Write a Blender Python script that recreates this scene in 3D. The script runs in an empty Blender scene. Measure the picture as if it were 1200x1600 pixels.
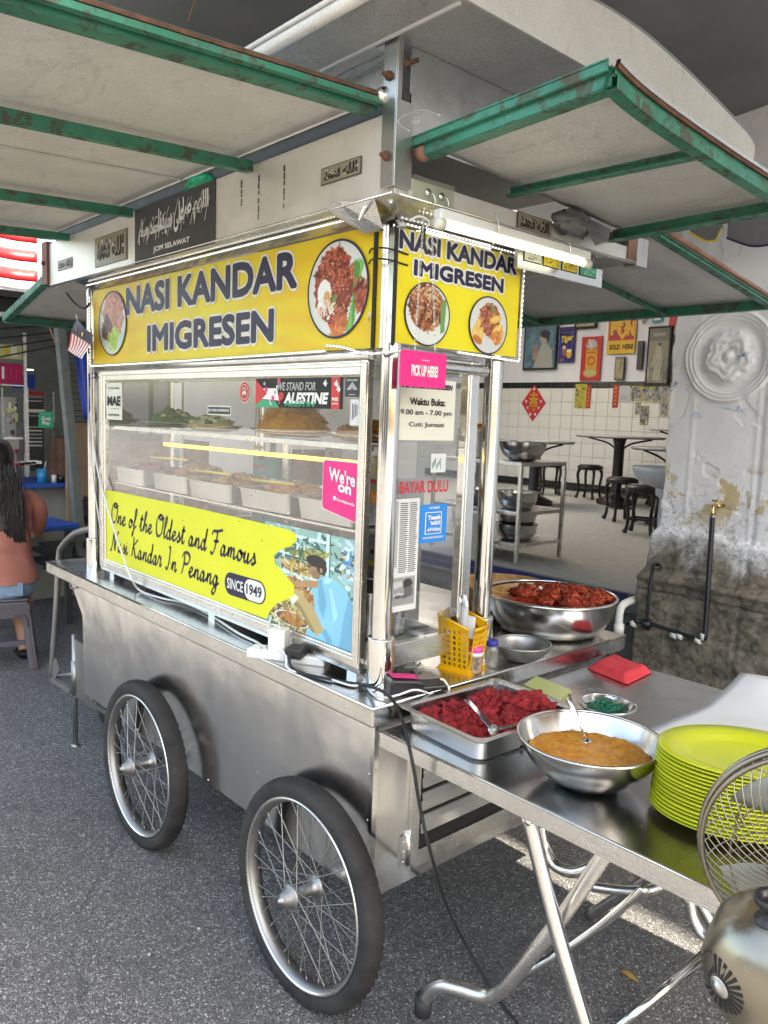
import bpy, math, random
import numpy as np
from mathutils import Vector, Matrix, noise
random.seed(7); RNG = np.random.RandomState(5)
V = Vector
D = bpy.data
SC = bpy.context.scene
COL = SC.collection

# ------------------------------------------------------------------ camera
CF, CX, CY, CZ = 1231.6, 1.33752, -1.19665, 1.53617
FW = V((-0.73631367, 0.66593755, -0.11987226)); RT = V((0.66709251, 0.74409741, 0.03614733)); UP = V((-0.11326851, 0.05335012, 0.99213105))
CAMP = V((CX, CY, CZ))
cam = D.cameras.new('camera'); camo = D.objects.new('camera', cam); COL.objects.link(camo)
camo.matrix_world = Matrix(((RT.x, UP.x, -FW.x, CX), (RT.y, UP.y, -FW.y, CY), (RT.z, UP.z, -FW.z, CZ), (0, 0, 0, 1)))
cam.sensor_fit = 'VERTICAL'; cam.sensor_height = 32; cam.sensor_width = 24; cam.lens = CF / 1600 * 32
cam.clip_start = 0.05; cam.clip_end = 400
SC.camera = camo
# ------------------------------------------------------------------ light
SUN_DIR = V((0.56, 0.085, 0.82)).normalized()
w = D.worlds.new('World'); SC.world = w; w.use_nodes = True
nt = w.node_tree; nt.nodes.clear()
sky = nt.nodes.new('ShaderNodeTexSky'); sky.sky_type = 'NISHITA'; sky.sun_disc = False
sky.sun_elevation = math.asin(SUN_DIR.z); sky.sun_rotation = math.atan2(SUN_DIR.x, SUN_DIR.y)
sky.air_density = 1.2; sky.dust_density = 4.0; sky.ozone_density = 1.0
bg = nt.nodes.new('ShaderNodeBackground'); bg.inputs[1].default_value = 0.15
wo = nt.nodes.new('ShaderNodeOutputWorld')
nt.links.new(sky.outputs[0], bg.inputs[0]); nt.links.new(bg.outputs[0], wo.inputs[0])
sl = D.lights.new('sun', 'SUN'); sl.energy = 3.4; sl.angle = math.radians(0.5); sl.color = (1, 0.95, 0.87)
so = D.objects.new('sun', sl); COL.objects.link(so); so.rotation_mode = 'QUATERNION'; so.rotation_quaternion = SUN_DIR.to_track_quat('Z', 'Y')
so.location = (3, 1, 8)
SC.view_settings.view_transform = 'Standard'; SC.view_settings.look = 'None'
SC.view_settings.exposure = 2.62; SC.view_settings.gamma = 1; SC.view_settings.use_curve_mapping = False
SC.view_settings.use_white_balance = True; SC.view_settings.white_balance_temperature = 7600; SC.view_settings.white_balance_tint = 8
SC.render.engine = 'CYCLES'
cy_ = SC.cycles
cy_.max_bounces = 8; cy_.transparent_max_bounces = 12; cy_.glossy_bounces = 4; cy_.diffuse_bounces = 4
cy_.sample_clamp_indirect = 6; cy_.caustics_reflective = False; cy_.caustics_refractive = False
try:
    cy_.use_denoising = True
except Exception: pass

def AT(px, py, ax, val):
    """point where the sight line through photo pixel (px, py) meets the plane ax = val (measuring tool)"""
    d = FW + (px - 600) / CF * RT - (py - 800) / CF * UP
    i = 'xyz'.index(ax); t = (val - CAMP[i]) / d[i]
    return CAMP + t * d

# ------------------------------------------------------------------ materials
MATS = {}
def nodes_of(name):
    m = D.materials.new(name); m.use_nodes = True; MATS[name] = m
    t = m.node_tree; b = t.nodes['Principled BSDF']
    return m, t, b
def N(t, typ, **kw):
    n = t.nodes.new(typ)
    for k, v in kw.items(): setattr(n, k, v)
    return n
def L(t, a, b): t.links.new(a, b)
def coords(t, scale=(1, 1, 1), kind='Object'):
    tc = N(t, 'ShaderNodeTexCoord'); mp = N(t, 'ShaderNodeMapping'); mp.inputs['Scale'].default_value = scale
    L(t, tc.outputs[kind], mp.inputs['Vector']); return mp.outputs[0]
def noise_n(t, vec, scale, detail=5, rough=0.55, dist=0.0):
    n = N(t, 'ShaderNodeTexNoise'); n.inputs['Scale'].default_value = scale; n.inputs['Detail'].default_value = detail
    n.inputs['Roughness'].default_value = rough; n.inputs['Distortion'].default_value = dist
    if vec is not None: L(t, vec, n.inputs['Vector'])
    return n.outputs['Fac']
def ramp(t, fac, stops):
    r = N(t, 'ShaderNodeValToRGB'); el = r.color_ramp.elements
    while len(el) < len(stops): el.new(0.5)
    for e, (p, c) in zip(el, stops):
        e.position = p; e.color = (c, c, c, 1) if isinstance(c, (int, float)) else (*c, 1)
    L(t, fac, r.inputs[0]); return r.outputs[0]
def mixc(t, fac, a, b, mode='MIX'):
    m = N(t, 'ShaderNodeMix'); m.data_type = 'RGBA'; m.blend_type = mode
    for s, x in ((m.inputs['Factor'], fac), (m.inputs[6], a), (m.inputs[7], b)):
        if isinstance(x, (int, float)): s.default_value = x if s == m.inputs['Factor'] else (x, x, x, 1)
        elif isinstance(x, tuple): s.default_value = (*x, 1)
        else: L(t, x, s)
    return m.outputs[2]
def bump(t, b, h, strength=0.3, dist=0.01):
    n = N(t, 'ShaderNodeBump'); n.inputs['Strength'].default_value = strength; n.inputs['Distance'].default_value = dist
    L(t, h, n.inputs['Height']); L(t, n.outputs[0], b.inputs['Normal'])
def pm(name, c1, c2=None, scale=8, rough=0.5, metal=0.0, bmp=0.0, bscale=None, rvar=0.12, stretch=(1, 1, 1), coat=0.0, spec=None, detail=5):
    """generic procedural material: two base colours mixed by noise, noisy roughness, optional fine relief"""
    m, t, b = nodes_of(name)
    if c2 is None: c2 = tuple(x * 0.8 for x in c1)
    vec = coords(t, stretch); n = noise_n(t, vec, scale, detail)
    L(t, ramp(t, n, [(0.3, c1), (0.7, c2)]), b.inputs['Base Color'])
    b.inputs['Metallic'].default_value = metal
    n2 = noise_n(t, vec, scale * 2.7, 4)
    L(t, ramp(t, n2, [(0.25, max(0.03, rough - rvar)), (0.75, min(1, rough + rvar))]), b.inputs['Roughness'])
    if coat: b.inputs['Coat Weight'].default_value = coat
    if spec is not None: b.inputs['Specular IOR Level'].default_value = spec
    if bmp: bump(t, b, noise_n(t, vec, bscale or scale * 4, 6), bmp, 0.004)
    return m
def steel(name, tone=0.6, rough=0.24, stretch=(1, 1, 1), dirt=0.25, dirtcol=(0.3, 0.26, 0.2), dents=0.12, warm=(1, 0.985, 0.95), metal=1.0, rvar=0.1, brush=True):
    m, t, b = nodes_of(name)
    vec = coords(t); vs = coords(t, stretch)
    base = tuple(tone * x for x in warm); low = tuple(tone * 0.84 * x for x in warm)
    c = ramp(t, noise_n(t, vec, 5, 5, 0.6), [(0.35, base), (0.7, low)])
    msk = ramp(t, noise_n(t, vec, 13, 7, 0.7, 0.5), [(0.56, 0.0), (0.74, dirt)])
    c = mixc(t, msk, c, dirtcol)
    L(t, c, b.inputs['Base Color'])
    mm = N(t, 'ShaderNodeMath'); mm.operation = 'SUBTRACT'; mm.inputs[0].default_value = metal; L(t, msk, mm.inputs[1]); L(t, mm.outputs[0], b.inputs['Metallic'])
    a = noise_n(t, vec, 3.3, 6, 0.65)
    if brush:
        s = noise_n(t, vs, 60, 3)
        ad = N(t, 'ShaderNodeMath'); ad.operation = 'MULTIPLY_ADD'; L(t, s, ad.inputs[0]); ad.inputs[1].default_value = 0.35
        L(t, a, ad.inputs[2]); rr = ad.outputs[0]; lo, hi = 0.4, 0.95
    else: rr = a; lo, hi = 0.3, 0.7
    L(t, ramp(t, rr, [(lo, rough - rvar), (hi, rough + rvar)]), b.inputs['Roughness'])
    h = noise_n(t, vec, 2.6, 3, 0.5)
    if brush:
        hd = noise_n(t, vec, 9, 3, 0.5); hx = N(t, 'ShaderNodeMath'); hx.operation = 'MULTIPLY_ADD'; L(t, hd, hx.inputs[0]); hx.inputs[1].default_value = 0.015; L(t, h, hx.inputs[2]); h = hx.outputs[0]
        wat = ramp(t, noise_n(t, vec, 38, 8, 0.78, 0.5), [(0.60, 0.0), (0.68, 0.07)]); old = b.inputs['Roughness'].links[0].from_socket
        ra = N(t, 'ShaderNodeMath'); ra.operation = 'ADD'; L(t, old, ra.inputs[0]); L(t, wat, ra.inputs[1]); L(t, ra.outputs[0], b.inputs['Roughness'])
        sc_ = ramp(t, noise_n(t, coords(t, (3, 3, 140) if stretch[2] > 1 else (140, 3, 3) if False else (4, 150, 150)), 3, 2, 0.5), [(0.5, 0.0), (0.8, 1.0)])
        hm = N(t, 'ShaderNodeMath'); hm.operation = 'MULTIPLY_ADD'; L(t, sc_, hm.inputs[0]); hm.inputs[1].default_value = 0.004; L(t, h, hm.inputs[2]); h = hm.outputs[0]
    bump(t, b, h, dents, 0.02)
    return m
def plain(name, c, rough=0.5, metal=0.0):
    return pm(name, c, tuple(x * 0.93 for x in c), 6, rough, metal, rvar=0.05)
def emis(name, c, s, tint=None):
    m, t, b = nodes_of(name); b.inputs['Base Color'].default_value = (*(tint or c), 1)
    b.inputs['Emission Color'].default_value = (*c, 1); b.inputs['Emission Strength'].default_value = s
    return m
def glassy(name, tint=(0.93, 0.96, 0.95), refl=1.0, rough=0.02, haze=0.0):
    m = D.materials.new(name); m.use_nodes = True; MATS[name] = m; t = m.node_tree; t.nodes.clear()
    o = N(t, 'ShaderNodeOutputMaterial'); tr = N(t, 'ShaderNodeBsdfTransparent'); tr.inputs[0].default_value = (*tint, 1)
    g = N(t, 'ShaderNodeBsdfGlossy'); g.inputs['Roughness'].default_value = rough; g.inputs[0].default_value = (1, 1, 1, 1)
    fr = N(t, 'ShaderNodeLayerWeight'); fr.inputs[0].default_value = 0.5
    pw = N(t, 'ShaderNodeMath'); pw.operation = 'POWER'; pw.inputs[1].default_value = 5; L(t, fr.outputs['Facing'], pw.inputs[0])
    mu = N(t, 'ShaderNodeMath'); mu.operation = 'MULTIPLY_ADD'; mu.inputs[1].default_value = 0.9 * refl; mu.inputs[2].default_value = 0.075 * refl; L(t, pw.outputs[0], mu.inputs[0])
    ms = N(t, 'ShaderNodeMixShader'); L(t, mu.outputs[0], ms.inputs[0]); L(t, tr.outputs[0], ms.inputs[1]); L(t, g.outputs[0], ms.inputs[2])
    last = ms.outputs[0]
    if haze:
        df = N(t, 'ShaderNodeBsdfDiffuse'); df.inputs[0].default_value = (0.75, 0.75, 0.72, 1)
        vec = coords(t); k = ramp(t, noise_n(t, vec, 6, 6, 0.65), [(0.35, haze * 0.4), (0.75, haze)])
        m2 = N(t, 'ShaderNodeMixShader'); L(t, k, m2.inputs[0]); L(t, last, m2.inputs[1]); L(t, df.outputs[0], m2.inputs[2]); last = m2.outputs[0]
    L(t, last, o.inputs[0]); return m

steel('steel_body', 0.82, 0.20, (1, 1, 30), dirt=0.10, dents=0.4, rvar=0.06)
steel('steel_shelf', 0.70, 0.24, (30, 1, 1), dirt=0.2, dents=0.2)
steel('steel_table', 0.56, 0.25, (30, 1, 1), dirt=0.12, dents=0.12, warm=(0.98, 0.99, 1))
steel('steel_pipe', 0.72, 0.10, (1, 1, 1), dirt=0.1, dents=0.05, rvar=0.05, brush=False)
steel('steel_frame', 0.74, 0.27, (1, 1, 20), dirt=0.08, dents=0.1)
steel('steel_bowl', 0.62, 0.17, (1, 1, 1), dirt=0.06, dents=0.06, brush=False, rvar=0.07)
steel('steel_pan', 0.62, 0.28, (1, 1, 1), dirt=0.08, dents=0.05, brush=False)
steel('steel_old', 0.55, 0.34, (1, 1, 20), dirt=0.55, dirtcol=(0.24, 0.13, 0.07), dents=0.2)
steel('steel_dull', 0.36, 0.42, (1, 1, 1), dirt=0.5, dirtcol=(0.1, 0.09, 0.08), dents=0.1, brush=False)
steel('rim_metal', 0.34, 0.46, (1, 1, 1), dirt=0.9, dirtcol=(0.15, 0.10, 0.06), dents=0.05, brush=False)
steel('fan_metal', 0.33, 0.33, (1, 1, 1), dirt=0.6, dirtcol=(0.16, 0.11, 0.05), dents=0.15, brush=False, warm=(1, 0.90, 0.72))
steel('fascia_metal', 0.80, 0.42, (20, 1, 1), dirt=0.16, dents=0.1, warm=(1, 0.97, 0.90), metal=0.55)

def galvanised(name, lo, hi, speck, metal=0.55, rough=0.5):
    """weathered sheet metal with pale corrosion speckle"""
    m, t, b = nodes_of(name); vec = coords(t)
    vo = N(t, 'ShaderNodeTexVoronoi'); vo.inputs['Scale'].default_value = 170; L(t, vec, vo.inputs['Vector'])
    sp = noise_n(t, vec, 150, 5, 0.75); big = noise_n(t, vec, 3.5, 6, 0.65, 0.3)
    c = ramp(t, big, [(0.3, lo), (0.68, hi)])
    k = ramp(t, sp, [(0.5, 0.0), (0.62, 1.0)]); k2 = ramp(t, noise_n(t, vec, 5, 4, 0.6), [(0.38, 0.15), (0.62, 0.8)])
    mu = N(t, 'ShaderNodeMath'); mu.operation = 'MULTIPLY'; L(t, k, mu.inputs[0]); L(t, k2, mu.inputs[1])
    c = mixc(t, mu.outputs[0], c, speck)
    st = ramp(t, noise_n(t, coords(t, (1, 2.2, 1)), 5, 8, 0.72, 1.6), [(0.55, 0.0), (0.72, 0.42)])
    c = mixc(t, st, c, (lo[0] * 0.50, lo[1] * 0.44, lo[2] * 0.36))
    c = mixc(t, 1.0, c, ramp(t, noise_n(t, vec, 260, 3, 0.8), [(0.3, 0.80), (0.7, 1.12)]), 'MULTIPLY')
    L(t, c, b.inputs['Base Color']); b.inputs['Metallic'].default_value = metal
    L(t, ramp(t, sp, [(0.3, rough - 0.1), (0.7, rough + 0.15)]), b.inputs['Roughness'])
    bump(t, b, sp, 0.15, 0.002); return m
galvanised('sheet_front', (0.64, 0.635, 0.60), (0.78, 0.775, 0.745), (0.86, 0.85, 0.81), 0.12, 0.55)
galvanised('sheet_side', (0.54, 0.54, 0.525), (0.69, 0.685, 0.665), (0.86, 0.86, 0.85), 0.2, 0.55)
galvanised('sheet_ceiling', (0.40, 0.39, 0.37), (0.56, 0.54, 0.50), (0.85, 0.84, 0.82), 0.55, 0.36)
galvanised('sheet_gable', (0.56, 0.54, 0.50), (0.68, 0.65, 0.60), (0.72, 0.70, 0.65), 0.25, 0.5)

def green_paint():
    m, t, b = nodes_of('green_paint'); vec = coords(t)
    g = ramp(t, noise_n(t, vec, 12, 5), [(0.3, (0.022, 0.15, 0.095)), (0.7, (0.035, 0.235, 0.15))])
    r = ramp(t, noise_n(t, vec, 22, 8, 0.72, 0.6), [(0.51, 0.0), (0.61, 0.85)])
    c = mixc(t, r, g, (0.085, 0.065, 0.05))
    f = ramp(t, noise_n(t, vec, 60, 6, 0.7), [(0.62, 0.0), (0.72, 0.5)])
    c = mixc(t, f, c, (0.3, 0.5, 0.4))
    L(t, c, b.inputs['Base Color']); L(t, ramp(t, r, [(0.0, 0.42), (1.0, 0.85)]), b.inputs['Roughness'])
    bump(t, b, r, 0.4, 0.002)
green_paint()
pm('rust', (0.06, 0.03, 0.02), (0.16, 0.07, 0.04), 30, 0.85, 0, 0.5)
pm('rusty_brown', (0.16, 0.07, 0.045), (0.30, 0.16, 0.11), 10, 0.7, 0, 0.3)

def asphalt():
    m, t, b = nodes_of('asphalt'); vec = coords(t)
    vo = N(t, 'ShaderNodeTexVoronoi'); vo.inputs['Scale'].default_value = 150; vo.inputs['Randomness'].default_value = 1; L(t, vec, vo.inputs['Vector'])
    vd = N(t, 'ShaderNodeTexVoronoi'); vd.feature = 'DISTANCE_TO_EDGE'; vd.inputs['Scale'].default_value = 150; L(t, vec, vd.inputs['Vector'])
    sep = N(t, 'ShaderNodeSeparateColor'); L(t, vo.outputs['Color'], sep.inputs[0])
    stone = ramp(t, sep.outputs[0], [(0.0, (0.11, 0.111, 0.114)), (0.5, (0.185, 0.186, 0.19)), (0.82, (0.26, 0.26, 0.262)), (0.98, (0.46, 0.46, 0.45))])
    gap = ramp(t, vd.outputs[0], [(0.04, 1.0), (0.16, 0.0)])
    c = mixc(t, gap, stone, (0.055, 0.055, 0.057))
    fine = ramp(t, noise_n(t, vec, 420, 3, 0.7), [(0.35, 0.55), (0.65, 1.35)])
    c = mixc(t, 1.0, c, fine, 'MULTIPLY')
    big = ramp(t, noise_n(t, vec, 1.1, 7, 0.62), [(0.3, 0.76), (0.7, 1.20)])
    c = mixc(t, 1.0, c, big, 'MULTIPLY')
    spot = ramp(t, noise_n(t, vec, 4.2, 4, 0.55, 0.4), [(0.66, 1.0), (0.74, 0.62)]); c = mixc(t, 1.0, c, spot, 'MULTIPLY')
    wv = noise_n(t, vec, 2.2, 6, 0.7); vv = N(t, 'ShaderNodeVectorMath'); vv.operation = 'MULTIPLY_ADD'; cb_ = N(t, 'ShaderNodeCombineXYZ'); L(t, wv, cb_.inputs[0]); L(t, wv, cb_.inputs[1]); L(t, cb_.outputs[0], vv.inputs[0]); vv.inputs[1].default_value = (0.5, -0.5, 0); L(t, vec, vv.inputs[2])
    ck = N(t, 'ShaderNodeTexVoronoi'); ck.feature = 'DISTANCE_TO_EDGE'; ck.inputs['Scale'].default_value = 0.75; L(t, vv.outputs[0], ck.inputs['Vector'])
    c = mixc(t, ramp(t, ck.outputs[0], [(0.0, 0.55), (0.006, 0.0)]), c, (0.03, 0.03, 0.03))
    L(t, c, b.inputs['Base Color']); b.inputs['Roughness'].default_value = 0.72
    h = ramp(t, vd.outputs[0], [(0.0, 0.0), (0.3, 1.0)]); bump(t, b, h, 0.75, 0.004)
asphalt()

def plaster_pillar():
    m, t, b = nodes_of('old_plaster'); vec = coords(t)
    tc = N(t, 'ShaderNodeTexCoord'); sp = N(t, 'ShaderNodeSeparateXYZ'); L(t, tc.outputs['Object'], sp.inputs[0])
    white = ramp(t, noise_n(t, vec, 7, 7, 0.65), [(0.3, (0.86, 0.85, 0.88)), (0.7, (0.80, 0.79, 0.82))])
    crack = ramp(t, noise_n(t, vec, 16, 9, 0.8, 1.2), [(0.60, 0.0), (0.68, 0.6)])
    c = mixc(t, crack, white, (0.42, 0.40, 0.38))
    # blue old paint near the medallion, ochre lower down
    def band(z0, z1, soft, nz, sc, thr, seed):
        a = N(t, 'ShaderNodeMapRange'); a.inputs[1].default_value = z0 - soft; a.inputs[2].default_value = z0 + soft; L(t, sp.outputs[2], a.inputs[0])
        d = N(t, 'ShaderNodeMapRange'); d.inputs[1].default_value = z1 + soft; d.inputs[2].default_value = z1 - soft; L(t, sp.outputs[2], d.inputs[0])
        mp = N(t, 'ShaderNodeMapping'); mp.inputs['Location'].default_value = (seed, seed * 2, 0); L(t, tc.outputs['Object'], mp.inputs[0])
        n = ramp(t, noise_n(t, mp.outputs[0], sc, 7, 0.62, 0.4), [(thr, 0.0), (thr + 0.025, 1.0)])
        x = N(t, 'ShaderNodeMath'); x.operation = 'MULTIPLY'; L(t, a.outputs[0], x.inputs[0]); L(t, d.outputs[0], x.inputs[1])
        y = N(t, 'ShaderNodeMath'); y.operation = 'MULTIPLY'; L(t, x.outputs[0], y.inputs[0]); L(t, n, y.inputs[1]); return y.outputs[0]
    c = mixc(t, band(1.62, 2.4, 0.06, 1, 6.5, 0.615, 3.1), c, (0.22, 0.35, 0.60))
    c = mixc(t, band(1.08, 1.34, 0.05, 1, 5.0, 0.53, 7.7), c, (0.62, 0.49, 0.30))
    # grime rising from the ground
    n = noise_n(t, vec, 4.5, 8, 0.7, 0.3)
    ad = N(t, 'ShaderNodeMath'); ad.operation = 'MULTIPLY_ADD'; L(t, n, ad.inputs[0]); ad.inputs[1].default_value = -0.75; L(t, sp.outputs[2], ad.inputs[2])
    g = N(t, 'ShaderNodeMapRange'); g.inputs[1].default_value = 0.68; g.inputs[2].default_value = 0.50; L(t, ad.outputs[0], g.inputs[0])
    mold = ramp(t, noise_n(t, vec, 10, 10, 0.74, 0.15), [(0.34, (0.035, 0.032, 0.027)), (0.45, (0.10, 0.088, 0.068)), (0.55, (0.19, 0.165, 0.125)), (0.66, (0.33, 0.28, 0.20)), (0.80, (0.50, 0.47, 0.40))])
    moss = ramp(t, noise_n(t, vec, 6, 6, 0.7), [(0.63, 0.0), (0.70, 0.8)])
    mold = mixc(t, moss, mold, (0.07, 0.085, 0.02))
    c = mixc(t, g.outputs[0], c, mold)
    g2 = N(t, 'ShaderNodeMapRange'); g2.inputs[1].default_value = 0.95; g2.inputs[2].default_value = 0.62; L(t, ad.outputs[0], g2.inputs[0])
    sk = ramp(t, noise_n(t, vec, 40, 8, 0.8), [(0.5, 0.0), (0.6, 0.8)])
    mu = N(t, 'ShaderNodeMath'); mu.operation = 'MULTIPLY'; L(t, g2.outputs[0], mu.inputs[0]); L(t, sk, mu.inputs[1])
    c = mixc(t, mu.outputs[0], c, (0.2, 0.18, 0.15))
    L(t, c, b.inputs['Base Color']); b.inputs['Roughness'].default_value = 0.9
    bump(t, b, noise_n(t, vec, 55, 9, 0.75), 0.5, 0.006)
plaster_pillar()

def food_mat(name, cols, scale, rough=0.4, bs=0.6, spec=0.5):
    m, t, b = nodes_of(name); vec = coords(t)
    n = noise_n(t, vec, scale, 8, 0.7, 0.4); k = len(cols)
    L(t, ramp(t, n, [(0.3 + 0.4 * i / (k - 1), c) for i, c in enumerate(cols)]), b.inputs['Base Color'])
    b.inputs['Specular IOR Level'].default_value = spec
    L(t, ramp(t, noise_n(t, vec, scale * 2, 5), [(0.35, rough - 0.15), (0.65, rough + 0.2)]), b.inputs['Roughness'])
    bump(t, b, noise_n(t, vec, scale * 1.6, 8, 0.7), bs, 0.006)
food_mat('chicken_red', [(0.07, 0.004, 0.007), (0.28, 0.012, 0.018), (0.52, 0.05, 0.04)], 75, 0.55, 1.0, 0.35)
food_mat('curry_dahl', [(0.38, 0.12, 0.010), (0.55, 0.22, 0.022), (0.62, 0.32, 0.06)], 55, 0.28, 0.4)
food_mat('curry_red', [(0.16, 0.012, 0.006), (0.34, 0.035, 0.01), (0.48, 0.09, 0.02)], 30, 0.35, 0.7)
food_mat('noodle_orange', [(0.55, 0.16, 0.006), (0.85, 0.34, 0.01), (0.9, 0.5, 0.04)], 90, 0.5, 0.9)
food_mat('veg_green', [(0.015, 0.06, 0.008), (0.06, 0.17, 0.02), (0.22, 0.34, 0.06)], 70, 0.5, 0.9)
food_mat('fried_brown', [(0.16, 0.06, 0.015), (0.4, 0.2, 0.05), (0.6, 0.38, 0.14)], 60, 0.5, 0.9)
food_mat('food_mixed', [(0.3, 0.07, 0.01), (0.5, 0.2, 0.03), (0.55, 0.35, 0.1)], 45, 0.45, 0.9)
food_mat('squid_pale', [(0.5, 0.42, 0.2), (0.66, 0.58, 0.33), (0.35, 0.38, 0.14)], 50, 0.5, 0.7)
food_mat('copper_stain', [(0.3, 0.12, 0.03), (0.5, 0.28, 0.1), (0.55, 0.45, 0.3)], 20, 0.35, 0.2)

P_ = plain
P_('black_plastic', (0.015, 0.015, 0.017), 0.35); P_('black_rubber', (0.02, 0.02, 0.022), 0.7); P_('white_plastic', (0.78, 0.78, 0.76), 0.35)
pm('tyre_rubber', (0.008, 0.008, 0.010), (0.034, 0.032, 0.029), 9, 0.8, 0, 0.4, 90, detail=9)
P_('black', (0.01, 0.01, 0.011), 0.6); P_('white_print', (0.82, 0.82, 0.80), 0.45); P_('navy_print', (0.012, 0.008, 0.05), 0.45)
P_('cream', (0.74, 0.73, 0.62), 0.5); P_('red_print', (0.62, 0.02, 0.03), 0.4); P_('pink_print', (0.80, 0.02, 0.22), 0.4); P_('pink_dark', (0.35, 0.01, 0.08), 0.5)
P_('blue_print', (0.01, 0.24, 0.70), 0.4); P_('green_print', (0.01, 0.36, 0.18), 0.4); P_('grey_print', (0.42, 0.42, 0.4), 0.5)
P_('yellow_print', (0.75, 0.55, 0.02), 0.4); P_('dark_grey', (0.05, 0.052, 0.055), 0.6); P_('sky_blue_print', (0.3, 0.6, 0.75), 0.5)
P_('lime_plate', (0.50, 0.53, 0.025), 0.22); P_('lime_print', (0.74, 0.74, 0.025), 0.42); P_('basket_yellow', (0.80, 0.42, 0.008), 0.35)
P_('blue_plastic', (0.015, 0.08, 0.38), 0.4); P_('cyan_plastic', (0.01, 0.3, 0.6), 0.35); P_('pink_plastic', (0.75, 0.08, 0.35), 0.4); P_('navy_plastic', (0.03, 0.03, 0.3), 0.4)
P_('stool_plastic', (0.085, 0.075, 0.095), 0.4); P_('gold_metal', (0.6, 0.42, 0.18), 0.3, 0.9); P_('brass', (0.6, 0.42, 0.18), 0.25, 1.0)
pm('dark_wood', (0.012, 0.008, 0.007), (0.03, 0.018, 0.014), 20, 0.35, 0, 0.1, stretch=(1, 1, 0.2)); pm('marble', (0.55, 0.53, 0.5), (0.38, 0.36, 0.34), 5, 0.15)
pm('tile_wall', (0.82, 0.80, 0.72), (0.77, 0.74, 0.66), 3, 0.10); P_('tile_black', (0.008, 0.014, 0.011), 0.15); pm('grout', (0.46, 0.44, 0.38), (0.58, 0.55, 0.48), 15, 0.9)
pm('floor_tile', (0.74, 0.75, 0.77), (0.66, 0.67, 0.69), 3, 0.16); pm('wall_white', (0.82, 0.82, 0.84), (0.76, 0.76, 0.78), 3, 0.8, 0, 0.1, 30)
pm('concrete', (0.16, 0.155, 0.145), (0.28, 0.27, 0.25), 7, 0.9, 0, 0.5, 40); pm('concrete_dark', (0.06, 0.06, 0.058), (0.13, 0.125, 0.12), 6, 0.85, 0, 0.5, 40)
P_('mosaic_blue', (0.02, 0.02, 0.12), 0.3); P_('basin_ceramic', (0.88, 0.89, 0.90), 0.12); P_('pvc_white', (0.72, 0.72, 0.70), 0.4); P_('pvc_black', (0.012, 0.014, 0.022), 0.4)
pm('cardboard', (0.30, 0.21, 0.13), (0.22, 0.15, 0.09), 6, 0.9); pm('plywood_grey', (0.25, 0.25, 0.22), (0.36, 0.35, 0.31), 9, 0.85, 0, 0.3, stretch=(1, 1, 0.3))
pm('awning_cloth', (0.16, 0.165, 0.17), (0.24, 0.245, 0.25), 1.6, 0.75, 0, 0.1, 90); pm('tarp_blue', (0.01, 0.04, 0.35), (0.015, 0.06, 0.45), 4, 0.45, 0, 0.3, 12)
pm('red_cloth', (0.75, 0.06, 0.07), (0.66, 0.04, 0.055), 20, 0.9, 0, 0.6, 240); pm('grey_cloth', (0.13, 0.13, 0.14), (0.2, 0.2, 0.21), 8, 0.9, 0, 0.4, 150)
pm('paper_white', (0.70, 0.70, 0.69), (0.64, 0.64, 0.63), 6, 0.6); pm('wax_leaf', (0.46, 0.50, 0.16), (0.52, 0.55, 0.24), 10, 0.4); pm('band_green', (0.005, 0.13, 0.07), (0.01, 0.22, 0.12), 30, 0.5)
pm('shirt', (0.42, 0.16, 0.125), (0.36, 0.13, 0.10), 5, 0.92, 0, 0.35, 40); pm('denim', (0.16, 0.24, 0.36), (0.25, 0.35, 0.48), 12, 0.9, 0, 0.5, 150); pm('hair', (0.006, 0.005, 0.005), (0.014, 0.010, 0.009), 9, 0.45, stretch=(8, 8, 1))
pm('skin', (0.45, 0.24, 0.16), (0.38, 0.19, 0.12), 8, 0.5); P_('shoe_black', (0.02, 0.02, 0.02), 0.6); pm('post_grey', (0.14, 0.16, 0.155), (0.2, 0.22, 0.21), 12, 0.6, 0.3, 0.2)
pm('dry_leaf', (0.45, 0.28, 0.06), (0.3, 0.16, 0.03), 20, 0.7); P_('card_grey', (0.33, 0.34, 0.33), 0.5); P_('sepia', (0.28, 0.25, 0.18), 0.4); P_('poster_red', (0.50, 0.02, 0.02), 0.4); P_('poster_yellow', (0.72, 0.42, 0.02), 0.4)
P_('green_bag', (0.01, 0.42, 0.2), 0.35); P_('teal', (0.05, 0.35, 0.36), 0.5); P_('orange_pl', (0.5, 0.1, 0.02), 0.4); P_('fan_blade', (0.42, 0.42, 0.36), 0.35)
emis('led', (0.92, 0.95, 1.0), 0.55); emis('tube_lit', (0.95, 1.0, 0.82), 0.42); emis('yellow_led', (1.0, 0.60, 0.07), 0.6); emis('far_tube', (0.85, 0.97, 1.0), 0.5)
glassy('glass', (0.98, 0.985, 0.98), 1.1, 0.02, 0.025); glassy('acrylic', (0.9, 0.92, 0.85), 0.8, 0.1, 0.14); glassy('bottle_clear', (0.8, 0.78, 0.74), 1.0, 0.06, 0.22)

def print_mat():
    m, t, b = nodes_of('print'); a = N(t, 'ShaderNodeVertexColor'); a.layer_name = 'Col'
    vec = coords(t); k = ramp(t, noise_n(t, vec, 9, 5), [(0.3, 0.92), (0.7, 1.04)])
    L(t, mixc(t, 1.0, a.outputs[0], k, 'MULTIPLY'), b.inputs['Base Color']); b.inputs['Roughness'].default_value = 0.42
print_mat()

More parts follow.
